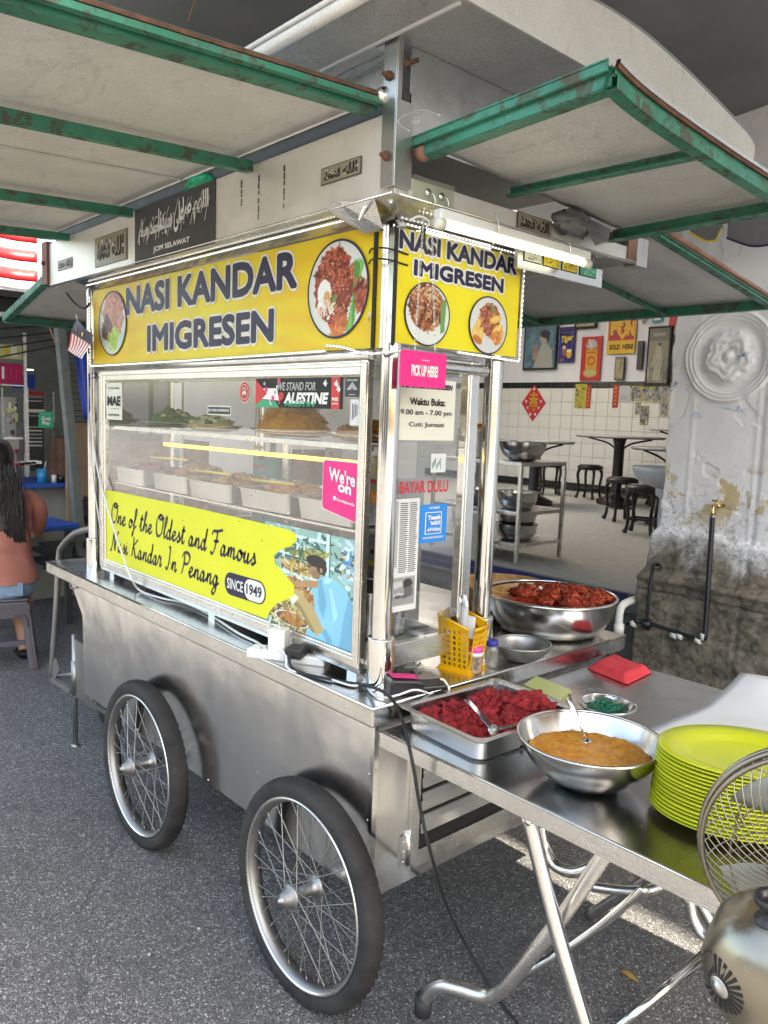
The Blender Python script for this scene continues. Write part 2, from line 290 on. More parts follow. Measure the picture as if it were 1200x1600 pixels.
# ------------------------------------------------------------------ mesh builder
class MB:
    def __init__(s, *mats):
        s.v = []; s.f = []; s.m = []; s.s = []; s.mats = list(mats) or ['steel_body']; s.col = None
    def mi(s, m):
        if m is None: return 0
        if m not in s.mats: s.mats.append(m)
        return s.mats.index(m)
    def add(s, vs, fs, m=None, smooth=False):
        o = len(s.v); i = s.mi(m); s.v.extend(V(x) for x in vs)
        for f in fs: s.f.append([a + o for a in f]); s.m.append(i); s.s.append(smooth)
        return s
    def obox(s, c, ax, sz, m=None):
        c = V(c); X, Y, Z = [V(a).normalized() * (h / 2) for a, h in zip(ax, sz)]
        vs = [c + a * X + b * Y + d * Z for d in (-1, 1) for b in (-1, 1) for a in (-1, 1)]
        return s.add(vs, [(0, 2, 3, 1), (4, 5, 7, 6), (0, 1, 5, 4), (2, 6, 7, 3), (0, 4, 6, 2), (1, 3, 7, 5)], m)
    def box(s, x0, x1, y0, y1, z0, z1, m=None):
        return s.obox(((x0 + x1) / 2, (y0 + y1) / 2, (z0 + z1) / 2), ((1, 0, 0), (0, 1, 0), (0, 0, 1)), (abs(x1 - x0), abs(y1 - y0), abs(z1 - z0)), m)
    def bar(s, a, b, w_, h_, m=None, up=(0, 0, 1)):
        a = V(a); b = V(b); d = (b - a); l = d.length; d.normalize(); u = V(up); sd = d.cross(u).normalized(); u = sd.cross(d).normalized()
        return s.obox((a + b) / 2, (d, sd, u), (l, w_, h_), m)
    def tube(s, pts, r, n=8, m=None, closed=False, caps=True):
        pts = [V(p) for p in pts]; k = len(pts); rs = r if isinstance(r, (list, tuple)) else [r] * k
        T = []
        for i in range(k):
            a = pts[i - 1] if (i > 0 or closed) else pts[i]; b = pts[(i + 1) % k] if (i < k - 1 or closed) else pts[i]
            d = b - a; T.append(d.normalized() if d.length > 1e-9 else V((0, 0, 1)))
        u = T[0].orthogonal().normalized(); vs = []
        for i in range(k):
            if i: u = (u - T[i] * u.dot(T[i])); u = u.normalized() if u.length > 1e-6 else T[i].orthogonal().normalized()
            w_ = T[i].cross(u)
            for j in range(n):
                a = 2 * math.pi * j / n; vs.append(pts[i] + (u * math.cos(a) + w_ * math.sin(a)) * rs[i])
        fs = [(i * n + j, i * n + (j + 1) % n, ((i + 1) % k) * n + (j + 1) % n, ((i + 1) % k) * n + j) for i in range(k if closed else k - 1) for j in range(n)]
        s.add(vs, fs, m, True)
        if caps and not closed:
            o = len(s.v) - k * n; i = s.mi(m)
            s.f.append([o + j for j in range(n)][::-1]); s.m.append(i); s.s.append(False)
            s.f.append([o + (k - 1) * n + j for j in range(n)]); s.m.append(i); s.s.append(False)
        return s
    def lathe(s, c, prof, n=32, m=None, ax=(0, 0, 1), sx=1, sy=1, smooth=True, ang=0):
        c = V(c); A = V(ax).normalized(); U = V((1, 0, 0)) if abs(A.x) < 0.9 else V((0, 1, 0)); U = (U - A * U.dot(A)).normalized(); W = A.cross(U)
        vs = []
        ca, sa = math.cos(ang), math.sin(ang)
        for r, h in prof:
            for j in range(n):
                a = 2 * math.pi * j / n; x = r * math.cos(a) * sx; y = r * math.sin(a) * sy
                vs.append(c + U * (x * ca - y * sa) + W * (x * sa + y * ca) + A * h)
        k = len(prof)
        fs = [(i * n + j, i * n + (j + 1) % n, (i + 1) * n + (j + 1) % n, (i + 1) * n + j) for i in range(k - 1) for j in range(n)]
        return s.add(vs, fs, m, smooth)
    def prism(s, pts, ex, m=None, smooth=False):
        pts = [V(p) for p in pts]; ex = V(ex); n = len(pts)
        return s.add(pts + [p + ex for p in pts], [list(range(n))[::-1], [n + i for i in range(n)]] + [(i, (i + 1) % n, n + (i + 1) % n, n + i) for i in range(n)], m, smooth)
    def quad(s, a, b, c, d, m=None): return s.add([a, b, c, d], [(0, 1, 2, 3)], m)
    def blob(s, c, r, m=None, n=10, k=7, amp=0.25, fr=3.0, seed=0, flat=1.0):
        c = V(c); R = V(r) if hasattr(r, '__len__') else V((r, r, r)); vs = []; sd = V((seed * 3.1, seed * 1.7, seed * 0.9))
        for i in range(k + 1):
            ph = math.pi * i / k
            for j in range(n):
                a = 2 * math.pi * j / n; d = V((math.sin(ph) * math.cos(a), math.sin(ph) * math.sin(a), math.cos(ph)))
                q = 1 + amp * noise.noise(d * fr + sd) * 2 + (amp * 0.4 * noise.noise(d * fr * 2.6 + sd) + amp * 0.12 * noise.noise(d * fr * 8 + sd) if n > 16 else 0)
                vs.append(c + V((d.x * R.x, d.y * R.y, d.z * R.z)) * q)
        return s.add(vs, [(i * n + j, (i + 1) * n + j, (i + 1) * n + (j + 1) % n, i * n + (j + 1) % n) for i in range(k) for j in range(n)], m, True)
    def grid(s, P, m=None, smooth=True):
        """P: rows of points"""
        a = len(P); b = len(P[0])
        return s.add([p for r in P for p in r], [(i * b + j, i * b + j + 1, (i + 1) * b + j + 1, (i + 1) * b + j) for i in range(a - 1) for j in range(b - 1)], m, smooth)
    def ribbon(s, pts, wd, fr, m=None, pen=None):
        """flat pen stroke in frame fr=(o, ux, uy); pts in 2D"""
        o, ux, uy = fr; k = len(pts)
        if k < 2: return s
        vs = []
        for i in range(k):
            a = pts[max(0, i - 1)]; b = pts[min(k - 1, i + 1)]; dx, dy = b[0] - a[0], b[1] - a[1]; l = math.hypot(dx, dy) or 1; dx /= l; dy /= l
            ww = wd
            if pen is not None: ww = wd * (0.45 + 0.75 * abs(dx * math.sin(pen) - dy * math.cos(pen)))
            nx, ny = -dy * ww / 2, dx * ww / 2
            for q in (1, -1): x = pts[i][0] + q * nx; y = pts[i][1] + q * ny; vs.append(o + ux * x + uy * y)
        return s.add(vs, [(2 * i, 2 * i + 1, 2 * i + 3, 2 * i + 2) for i in range(k - 1)], m)
    def xf(s, M):
        s.v = [M @ p for p in s.v]; return s
    def build(s, name, parent=None, bev=0, solid=0, weld=False, **props):
        loc = parent_loc(parent) if parent else V((0, 0, 0))
        me = D.meshes.new(name); me.from_pydata([p - loc for p in s.v], [], s.f)
        for x in s.mats: me.materials.append(MATS[x])
        me.polygons.foreach_set('material_index', s.m); me.polygons.foreach_set('use_smooth', s.s)
        if s.col is not None:
            ca = me.color_attributes.new('Col', 'FLOAT_COLOR', 'POINT'); ca.data.foreach_set('color', np.asarray(s.col, dtype=np.float32).ravel())
        me.update()
        o = D.objects.new(name, me); COL.objects.link(o)
        if parent: o.parent = parent
        if bev:
            b = o.modifiers.new('bevel', 'BEVEL'); b.width = bev; b.segments = 2; b.limit_method = 'ANGLE'; b.angle_limit = math.radians(40)
        if solid:
            b = o.modifiers.new('solid', 'SOLIDIFY'); b.thickness = solid; b.offset = 0
        for k_, v_ in props.items(): o[k_] = v_
        return o
def parent_loc(p):
    l = V((0, 0, 0))
    while p is not None: l = l + p.location; p = p.parent
    return l
def empty(name, loc=(0, 0, 0), parent=None):
    o = D.objects.new(name, None); COL.objects.link(o); o.location = loc; o.empty_display_size = 0.05
    if parent: o.parent = parent
    return o
USED = set()
def tag(o, label, cat, group=None):
    if label in USED: print('DUPLABEL', label)
    USED.add(label)
    o['label'] = label; o['category'] = cat
    if group: o['group'] = group
    elif 'group' in o: del o['group']
    return o
def thing(name, label, cat, loc=(0, 0, 0), group=None): return tag(empty(name, loc), label, cat, group)
def single(mb, name, label, cat, group=None, **kw):
    """thing made of one mesh; origin at its base"""
    xs = [p.x for p in mb.v]; ys = [p.y for p in mb.v]; zs = [p.z for p in mb.v]
    c = V(((min(xs) + max(xs)) / 2, (min(ys) + max(ys)) / 2, min(zs))); mb.v = [p - c for p in mb.v]
    o = mb.build(name, None, **kw); o.location = c; return tag(o, label, cat, group)
def structure(mb, name, **kw):
    o = mb.build(name, None, **kw); o['kind'] = 'structure'; return o
def copy_tree(o, parent=None):
    c = o.copy(); COL.objects.link(c); c.parent = parent
    for ch in list(o.children): copy_tree(ch, c)
    return c
def cr(pts, n=6, closed=False):
    pts = [tuple(p) for p in pts]; k = len(pts); out = []; d = len(pts[0])
    for i in range(k if closed else k - 1):
        p = [pts[(i + q) % k] if closed else pts[min(max(i + q, 0), k - 1)] for q in (-1, 0, 1, 2)]
        for j in range(n):
            t = j / n
            out.append(tuple(0.5 * ((2 * p[1][a]) + (-p[0][a] + p[2][a]) * t + (2 * p[0][a] - 5 * p[1][a] + 4 * p[2][a] - p[3][a]) * t * t + (-p[0][a] + 3 * p[1][a] - 3 * p[2][a] + p[3][a]) * t ** 3) for a in range(d)))
    if not closed: out.append(pts[-1])
    return out

# ------------------------------------------------------------------ lettering
def glyphs(s, bold=0.0, shear=0.0, extr=0.0):
    c = D.curves.new('lettering', 'FONT'); c.body = s; c.size = 1; c.offset = bold; c.shear = shear; c.resolution_u = 3; c.extrude = extr
    o = D.objects.new('lettering', c); me = o.to_mesh()
    vs = [tuple(v.co) for v in me.vertices]; fs = [tuple(p.vertices) for p in me.polygons]
    o.to_mesh_clear(); D.objects.remove(o); D.curves.remove(c); return vs, fs
def text(mb, s, BL, BR, TL, m, bold=0.0, shear=0.0, lift=None, keep=False):
    """lettering whose box runs from corner BL to BR and up to TL, all lying in one plane"""
    vs, fs = glyphs(s, bold, shear)
    if not vs: return
    x0 = min(v[0] for v in vs); x1 = max(v[0] for v in vs); y0 = min(v[1] for v in vs); y1 = max(v[1] for v in vs)
    BL = V(BL); U = V(BR) - BL; W = V(TL) - BL; n = U.cross(W).normalized()
    L_ = n * (lift if lift is not None else 0.0015)
    mb.add([BL + U * ((v[0] - x0) / (x1 - x0)) + W * ((v[1] - y0) / (y1 - y0)) + L_ for v in vs], fs, m)
    return mb
class Plane:
    """a wall-like plane: ax/val, with u to the right and z up as seen from the front"""
    def __init__(s, ax, val): s.ax = ax; s.val = val; s.u = V((1, 0, 0)) if ax == 'y' else V((0, 1, 0)); s.n = V((0, -1, 0)) if ax == 'y' else V((1, 0, 0))
    def p(s, px, py, lift=0.0): return AT(px, py, s.ax, s.val) + s.n * lift
    def rect(s, mb, px0, py0, px1, py1, m, th=0.001, lift=0.0):
        a = s.p(px0, py0); b = s.p(px1, py1); s.rw(mb, a.dot(s.u), b.dot(s.u), min(a.z, b.z), max(a.z, b.z), m, th, lift)
    def rw(s, mb, u0, u1, z0, z1, m, th=0.001, lift=0.0):
        o = s.n * (s.val * (1 if s.ax == 'x' else -1)) + s.n * lift
        q = [o + s.u * a + V((0, 0, 1)) * b for a, b in ((u0, z0), (u1, z0), (u1, z1), (u0, z1))]
        mb.prism(q, s.n * th, m)
    def w(s, u, z, lift=0.0): return s.n * (s.val * (1 if s.ax == 'x' else -1)) + s.n * lift + s.u * u + V((0, 0, z))
    def t(s, mb, st, u0, u1, z0, z1, m, lift=0.002, bold=0.0, shear=0.0, slope=0.0):
        a = s.w(u0, z0); b = s.w(u1, z0 + slope * (u1 - u0)); c = s.w(u0, z1); text(mb, st, a, b, c, m, bold, shear, lift)
# ------------------------------------------------------------------ flat printed pictures
class Canvas:
    def __init__(s, w_, h_, c=(1, 1, 1)):
        s.w = w_; s.h = h_; s.a = np.ones((h_, w_, 3)) * np.array(c); s.X, s.Y = np.meshgrid(np.linspace(0, 1, w_), np.linspace(0, 1, h_))
    def ell(s, cx, cy, rx, ry, c, ang=0):
        dx = s.X - cx; dy = s.Y - cy; ca, sa = math.cos(ang), math.sin(ang)
        k = ((dx * ca + dy * sa) / rx) ** 2 + ((-dx * sa + dy * ca) / ry) ** 2 < 1; s.a[k] = c; return s
    def rect(s, x0, y0, x1, y1, c):
        s.a[(s.X >= x0) & (s.X <= x1) & (s.Y >= y0) & (s.Y <= y1)] = c; return s
    def poly(s, pts, c):
        k = np.zeros(s.X.shape, bool); n = len(pts)
        for i in range(n):
            (x1, y1), (x2, y2) = pts[i], pts[(i + 1) % n]
            if y1 == y2: continue
            cnd = ((y1 > s.Y) != (y2 > s.Y)) & (s.X < (x2 - x1) * (s.Y - y1) / (y2 - y1) + x1); k ^= cnd
        s.a[k] = c; return s
    def scatter(s, n, cx, cy, rx, ry, cols, sz=(0.01, 0.04), el=3):
        for _ in range(n):
            a = RNG.rand() * 6.28; r = math.sqrt(RNG.rand()); q = sz[0] + RNG.rand() * (sz[1] - sz[0])
            c = np.array(cols[RNG.randint(len(cols))]) * (0.8 + 0.4 * RNG.rand())
            s.ell(cx + rx * r * math.cos(a), cy + ry * r * math.sin(a), q * (1 + RNG.rand() * el), q, c, RNG.rand() * 3.14)
        return s
    def panel(s, mb, BL, BR, TL):
        BL, BR, TL = V(BL), V(BR), V(TL); U = BR - BL; W = TL - BL
        mb.grid([[BL + U * (j / (s.w - 1)) + W * (i / (s.h - 1)) for j in range(s.w)] for i in range(s.h)], 'print', False)
        c = np.ones((s.h * s.w, 4)); c[:, :3] = s.a.reshape(-1, 3); s._put(mb, c)
    def disc(s, mb, c0, U, W, nr=22, na=64):
        c0 = V(c0); vs = [c0]; cl = [s.a[s.h // 2, s.w // 2]]
        for i in range(1, nr + 1):
            for j in range(na):
                a = 2 * math.pi * j / na; x = 0.5 + 0.5 * i / nr * math.cos(a); y = 0.5 + 0.5 * i / nr * math.sin(a)
                vs.append(c0 + V(U) * (2 * x - 1) + V(W) * (2 * y - 1)); cl.append(s.a[int(y * (s.h - 1)), int(x * (s.w - 1))])
        fs = [(0, 1 + j, 1 + (j + 1) % na) for j in range(na)] + [(1 + i * na + j, 1 + (i + 1) * na + j, 1 + (i + 1) * na + (j + 1) % na, 1 + i * na + (j + 1) % na) for i in range(nr - 1) for j in range(na)]
        mb.add(vs, fs, 'print'); c = np.ones((len(cl), 4)); c[:, :3] = np.array(cl); s._put(mb, c)
    def _put(s, mb, c):
        n = len(mb.v)
        full = np.ones((n, 4)); old = mb.col
        if old is not None: full[:len(old)] = old
        full[n - len(c):] = c; mb.col = full
def finish_cols(mb):
    if mb.col is not None and len(mb.col) < len(mb.v):
        f = np.ones((len(mb.v), 4)); f[:len(mb.col)] = mb.col; mb.col = f
# ================================================================== SETTING
g = MB('asphalt'); nx = 60
g.quad((-60, -60, 0), (60, -60, 0), (60, 60, 0), (-60, 60, 0))
structure(g, 'ground')
ZF = 0.55; YE = 2.98; YB = 8.8
# five-foot way, steps and cafe floor
m = MB('concrete_dark'); m.box(-14, 8, 2.62, YE - 0.03, 0.0, 0.44); structure(m, 'walkway', bev=0.01)
m = MB('concrete'); m.box(-14, 8, YE, YB, 0.0, ZF - 0.012, 'grout'); structure(m, 'floor_slab')
m = MB('concrete'); m.box(-14, 8, YE - 0.03, YE, 0, ZF + 0.002); structure(m, 'floor_kerb')
fl = MB('floor_tile'); fl.box(-0.298, 0.298, -0.298, 0.298, -0.012, 0); base = None
floor_root = empty('cafe_floor', (0, 0, ZF)); floor_root['kind'] = 'structure'
for ix in range(-15, 3):
    for iy in range(0, 9):
        x = ix * 0.6; y = YE + 0.3 + iy * 0.6 + 0.002
        if iy * 0.6 + 0.3 > YB - YE - 0.2 and iy > 8: continue
        if base is None: base = fl.build('floor_tile', floor_root)
        o = base if ix == -15 and iy == 0 else base.copy()
        if o is not base: COL.objects.link(o); o.parent = floor_root
        o.location = (x, y, 0.0 + random.uniform(-0.0008, 0.0008))
# blue mosaic nosing along the kerb
mz = MB('mosaic_blue'); mz.box(-0.021, 0.021, -0.004, 0, -0.021, 0.021); kerb = D.objects['floor_kerb']; first = None
for i in range(62):
    for k in range(2):
        if first is None: first = mz.build('mosaic_tile', kerb); o = first
        else: o = first.copy(); COL.objects.link(o); o.parent = kerb
        o.location = (-3.9 + i * 0.046, YE - 0.03, ZF - 0.022 - k * 0.046)
# cafe walls
m = MB('wall_white'); m.box(-14, 6, YB, YB + 0.2, 0, 4.2); structure(m, 'wall_back')
zt = AT(900, 597, 'y', YB).z; zb_ = AT(900, 606.5, 'y', YB).z
m = MB('grout'); m.box(-12, 3, YB - 0.015, YB, ZF, zt); structure(m, 'wall_dado')
dado = D.objects['wall_dado']
TS = 0.2; tl = MB('tile_wall'); tl.box(-0.0975, 0.0975, -0.006, 0, -0.0975, 0.0975); first = None
nr = int((zb_ - ZF - 0.12) / TS) + 1
for i in range(32):
    for k in range(nr):
        z = zb_ - 0.004 - TS * (k + 0.5)
        if z < ZF + 0.12: continue
        if first is None: first = tl.build('wall_tile', dado, bev=0.004); o = first
        else: o = first.copy(); COL.objects.link(o); o.parent = dado
        o.location = (-9.3 + i * TS, YB - 0.017, z)
tb = MB('tile_black'); tb.box(-0.0975, 0.0975, -0.009, 0, -(zt - zb_) / 2, (zt - zb_) / 2); first = None
for i in range(32):
    if first is None: first = tb.build('border_tile', dado, bev=0.004); o = first
    else: o = first.copy(); COL.objects.link(o); o.parent = dado
    o.location = (-9.3 + i * TS, YB - 0.017, (zt + zb_) / 2)
m = MB('tile_black'); m.box(-12, 3, YB - 0.04, YB - 0.016, ZF, ZF + 0.11); structure(m, 'skirting')
m = MB('wall_white'); m.box(-9.6, -9.4, YE, YB, 0, 4.2); m.box(1.6, 1.8, YE + 0.3, YB, 0, 4.2); structure(m, 'wall_side')
m = MB('wall_white'); m.box(-9.5, 1.7, YE + 0.0, 4.4, 3.5, 3.62); m.box(-9.5, 1.7, 7.8, YB, 3.5, 3.62); m.box(-9.5, -7.0, 4.4, 7.8, 3.5, 3.62); m.box(-3.6, 1.7, 4.4, 7.8, 3.5, 3.62); structure(m, 'ceiling')
m = MB('wall_white'); m.box(-7.1, -7.0, 4.3, 7.9, 3.62, 8.5); m.box(-3.6, -3.5, 4.3, 7.9, 3.62, 8.5); m.box(-7.0, -3.6, 4.3, 4.4, 3.62, 8.5); m.box(-7.0, -3.6, 7.8, 7.9, 3.62, 8.5); structure(m, 'added_light_shaft_wall')  # unseen shaft added over the ceiling hole to bring daylight into the cafe
# upper storey of the shophouse, above the opening
m = MB('wall_white'); m.box(-22, 10, YE - 0.25, YE + 0.05, 3.3, 7.5); m.box(-22, -9.4, YE, YE + 0.2, 0, 3.3); m.box(0.75, 10, YE + 0.05, YE + 0.25, 0, 3.3); m.box(1.6, 12, 1.8, YE - 0.26, 3.3, 7.5)  # last box: unseen overhang added to keep sun off the pillar
o = m.build('shophouse'); tag(o, 'white shophouse upper wall above the open cafe front', 'building')

# pillar with medallion: one relief surface
def pillar():
    PY = 2.55; x0 = -0.70; x1 = 0.45; z1 = 3.28; step = 0.0055
    a = AT(1140, 557, 'y', PY); cx, cz = a.x, a.z
    R = (AT(1140, 487, 'y', PY).z - AT(1140, 636, 'y', PY).z) / 2 * 0.97
    nxn = int((x1 - x0) / step); nzn = int(z1 / step)
    X = np.linspace(x0, x1, nxn); Z = np.linspace(0, z1, nzn); XX, ZZ = np.meshgrid(X, Z)
    H = np.zeros_like(XX)
    # raised side strips with a bead
    for e in (x0 + 0.14,):
        H += 0.0025 * np.exp(-((XX - e) / 0.012) ** 2)
    e = AT(1183, 800, 'y', PY).x
    H += 0.010 / (1 + np.exp(-(XX - e) / 0.006)) + 0.003 * np.exp(-((XX - e + 0.03) / 0.012) ** 2)
    r = np.hypot(XX - cx, ZZ - cz); th = np.arctan2(ZZ - cz, XX - cx)
    for rr, hh, ww in ((0.97, 0.012, 0.030), (0.89, 0.010, 0.022), (0.81, 0.006, 0.020), (0.66, -0.008, 0.10)):
        H += hh * np.exp(-((r / R - rr) / ww) ** 2)
    lob = np.abs(np.cos(2.5 * th + 0.65)); pet = 0.54 * R * (0.80 + 0.20 * lob ** 0.8 + 0.025 * np.sin(th * 17))
    H += 0.016 / (1 + np.exp((r - pet) / 0.0025)) * (0.80 + 0.20 * lob ** 0.7) + 0.012 * np.exp(-(r / (0.09 * R)) ** 2) - 0.008 * np.exp(-((r - 0.15 * R) / 0.014) ** 2) + 0.003 * np.sin(r / R * 34 + 2 * np.sin(th * 5) + th) * np.exp(-((r - 0.36 * R) / (0.13 * R)) ** 2)
    # plinth: mouldings below
    def zof(py): return AT(1100, py, 'y', PY).z
    p1, p2, p3 = zof(838), zof(905), zof(920)
    H += 0.030 / (1 + np.exp((ZZ - p1 - 0.01 * np.sin(XX * 9)) / 0.006))
    H += 0.035 / (1 + np.exp((ZZ - p2) / 0.008)) + 0.02 * np.exp(-((ZZ - p2 + 0.03) / 0.02) ** 2)
    H -= 0.014 * np.exp(-((ZZ - p3 + 0.05) / 0.008) ** 2)
    H += 0.012 / (1 + np.exp((ZZ - zof(1000) + 0.02 * np.sin(XX * 7 + 1)) / 0.01))
    # lumpy old render
    sc = np.zeros_like(H); low = 1 / (1 + np.exp((ZZ - 1.0) / 0.12))
    for f, am in ((3, 0.006), (9, 0.002), (25, 0.0007), (60, 0.0005)):
        ph = RNG.rand(8) * 6.28
        for q in range(4):
            an = RNG.rand() * 3.14; sc += am * 0.5 * np.sin(f * (XX * math.cos(an) + ZZ * math.sin(an)) * 6.28 / 3 + ph[q] + 1.7 * np.sin(f * (XX * math.sin(an) * 1.3 - ZZ * math.cos(an)) + ph[q + 4]))
    H += sc * (0.4 + 1.0 * low)
    n = np.array([[noise.fractal(V((x * 5, z * 5, 2.0)), 1.0, 2.2, 5) for x in X] for z in Z])
    H += -0.0035 / (1 + np.exp(-(n - 0.28) / 0.012)) - 0.004 * low / (1 + np.exp(-(n - 0.05) / 0.03)) + 0.004 * low * n
    H += 0.0012 * np.clip(n, -1, 1)
    # ragged left arris
    jag = np.array([0.012 * noise.noise(V((0, z * 5, 3))) + 0.008 * noise.noise(V((0, z * 17, 5))) + 0.035 / (1 + math.exp((z - p1) / 0.02)) * -1 - 0.03 / (1 + math.exp((z - p2) / 0.02)) for z in Z])
    t = (XX - x0) / (x1 - x0); XJ = XX + jag[:, None] * (1 - t) ** 6
    YY = PY - H; YY[:, 0] += 0.02; YY[:, 1] += 0.008
    vs = np.stack([XJ, YY, ZZ], -1).reshape(-1, 3)
    mb = MB('old_plaster'); nv = len(vs)
    me_f = [(i * nxn + j, i * nxn + j + 1, (i + 1) * nxn + j + 1, (i + 1) * nxn + j) for i in range(nzn - 1) for j in range(nxn - 1)]
    mb.v = [V(p) for p in vs]; mb.f = me_f; mb.m = [0] * len(me_f); mb.s = [True] * len(me_f)
    # left return and back
    o0 = len(mb.v); rows = 14
    for i in range(0, nzn):
        for k in range(1, rows + 1):
            yy = PY + 0.42 * k / rows; mb.v.append(V((XJ[i, 0] + 0.006 * noise.noise(V((yy * 8, Z[i] * 6, 1))), yy, Z[i])))
    def idx(i, k): return i * nxn if k == 0 else o0 + i * rows + k - 1
    for i in range(nzn - 1):
        for k in range(rows): mb.f.append((idx(i, k), idx(i + 1, k), idx(i + 1, k + 1), idx(i, k + 1))); mb.m.append(0); mb.s.append(True)
    mb.box(x0 + 0.03, x1, PY + 0.05, PY + 0.42, 0, z1)
    o = mb.build('pillar'); tag(o, 'thick old plastered pillar with round flower medallion and mouldy base', 'pillar')
    return PY
PPY = pillar()

# overhead awning: dark cloth on steel tubes, with an open slot to the right of the table
aw = thing('awning', 'dark grey cloth awning stretched overhead above the food cart', 'awning', (-1, 1, 3.0))
m = MB('awning_cloth')
def sag(x, y): return 3.02 + 0.05 * math.sin(x * 1.3 + 0.5) + 0.04 * math.sin(y * 2.1) + 0.015 * noise.noise(V((x * 3, y * 3, 0)))
def cloth(mm, x0, x1, y0, y1, n=26):
    mm.grid([[V((x0 + (x1 - x0) * i / n, y0 + (y1 - y0) * j / n, sag(x0 + (x1 - x0) * i / n, y0 + (y1 - y0) * j / n))) for j in range(n + 1)] for i in range(n + 1)])
cloth(m, -4.2, 0.55, -0.75, 2.72, 40); cloth(m, 0.55, 1.42, -0.75, 1.5, 10); cloth(m, 1.42, 2.8, -0.75, 1.25, 12)  # unseen right-hand sheets added to shade the table, leaving a gap for sun
m.build('cloth', aw)
m = MB('post_grey')
for x in (-4.15, -2.0, 0.55): m.tube([(x, -0.7, sag(x, -0.7) + 0.05), (x, 2.75, sag(x, 2.7) + 0.05)], 0.022)
m.tube([(1.42, -0.7, 3.05), (2.8, -0.7, 3.05), (2.8, 1.15, 3.05), (1.42, 1.15, 3.05)], 0.022)
for x in (-4.15, 2.8): m.tube([(x, -0.7, 0), (x, -0.7, 3.1)], 0.025); m.tube([(x, 2.5, 0.0), (x, 2.5, 3.1)], 0.025)
m.build('frame', aw)
# rope end hanging at top
rp = MB('gold_metal'); a = AT(315, -30, 'z', 2.95); b = AT(293, 36, 'y', a.y)
rp.tube(cr([a, (a + b) / 2 + V((0.01, 0, 0.01)), b], 6), 0.004, 6, 'cardboard'); single(rp, 'rope', 'thin frayed rope end hanging under the dark awning', 'rope')
# scalloped pennants along the awning rear edge
for px, edge, lab in ((1105, 'yellow_print', 'dark scalloped pennant with yellow trim hanging by the white pillar'), (1178, 'navy_print', 'grey scalloped pennant with navy trim at the right edge')):
    a = AT(px, 330, 'y', 2.3); pw = 0.075 if px < 1150 else 0.11
    zc = AT(px, 378 if px < 1150 else 386, 'y', 2.3).z; top = a.z + 0.06
    pts = [(-pw, top), (pw, top)] + cr([(pw, zc + 0.05), (pw * 0.78, zc + 0.012), (pw * 0.72, zc)], 4) + cr([(pw * 0.72, zc), (0, zc + 0.006), (-pw, zc + 0.055)], 5)[1:]
    mm = MB('grey_cloth'); mm.prism([V((a.x + x, 2.3, z)) for x, z in pts], (0, 0.004, 0))
    rb = [(a.x + x, z) for x, z in pts[2:]]
    mm.ribbon(rb, 0.009, (V((0, 2.297, 0)), V((1, 0, 0)), V((0, 0, 1))), edge)
    single(mm, 'pennant', lab, 'pennant', 'scalloped pennants')
# buildings across the street (seen only as reflections and from other places)
for i, (x0, x1, h, mt, lb) in enumerate(((-19, -7, 6.0, 'cream', 'cream two storey shophouse across the street on the left'), (-7, 4, 6.6, 'wall_white', 'white two storey shophouse directly across the street'), (4, 15, 5.8, 'concrete', 'grey rendered shophouse across the street on the right'))):
    y = -24.0; r = thing('shophouse', lb, 'building', (x0, y, 0), 'shophouses across the street')
    mm = MB(mt); mm.box(x0, x1 - 0.02, y - 6, y, 0, h); mm.build('wall', r)
    mm = MB('rust'); mm.prism([(x0, y + 0.5, h), (x1 - 0.02, y + 0.5, h), (x1 - 0.02, y + 0.5, h + 0.1), (x0, y + 0.5, h + 0.1)], (0, -7, 1.2)); mm.build('roof', r)
    for k in range(4):
        wx = x0 + (x1 - x0) * (k + 0.5) / 4
        mm = MB('black'); mm.box(wx - 0.5, wx + 0.5, y, y + 0.03, 4.3, 6.2, 'dark_grey'); mm.box(wx - 0.58, wx + 0.58, y, y + 0.08, 4.15, 4.28, 'white_print'); mm.build('window', r)
    mm = MB('dark_grey'); mm.box(x0 + 0.8, x1 - 0.8, y, y + 0.02, 0.2, 3.0); mm.build('door', r)
# ================================================================== FOOD CART
cart = thing('food_cart', 'stainless steel rice stall cart with yellow name signs, glass case and green ribbed flaps', 'food cart', (0, 0, 0))
FS = Plane('y', 0.0735); SS = Plane('x', -0.070); FG = Plane('y', 0.085); SG = Plane('x', -0.075); FA = Plane('y', 0.005)
EX, EY, EZ = V((1, 0, 0)), V((0, 1, 0)), V((0, 0, 1))
# --- body: the tapered left end
bx0, bx1, by0, by1, bz0, bz1 = -1.862, -0.029, 0.037, 1.03, 0.332, 0.798
m = MB('steel_body')
prof = [(bx1, bz0), (bx1, bz1), (-2.03, bz1), (-1.885, 0.665), (bx0 - 0.012, bz0)]
ny = 8
pts = [V((x, by0, z)) for x, z in prof]
m.prism(pts, (0, by1 - by0, 0))
body = m.build('body', cart, bev=0.004)
m = MB('steel_body'); m.box(bx1 - 0.001, bx1 + 0.0015, by0 - 0.0015, by0 + 0.012, bz0, bz1, 'steel_pipe'); m.box(bx1 - 0.012, bx1 + 0.0015, by0 - 0.003, by0 - 0.0012, bz0, bz1, 'steel_pipe'); m.build('corner_trim', body)
# --- counter with folded apron
m = MB('steel_shelf'); m.box(-2.2, 0, 0, 1.109, 0.80, 0.85); top = m.build('counter', cart, bev=0.005)
m = MB('steel_pipe'); m.tube([(-2.2, 0.002, 0.8475), (0.001, 0.002, 0.8475)], 0.0045, 8); m.tube([(-0.002, 0.0, 0.8475), (-0.002, 1.109, 0.8475)], 0.0045, 8, 'steel_shelf'); m.build('counter_edge', top)
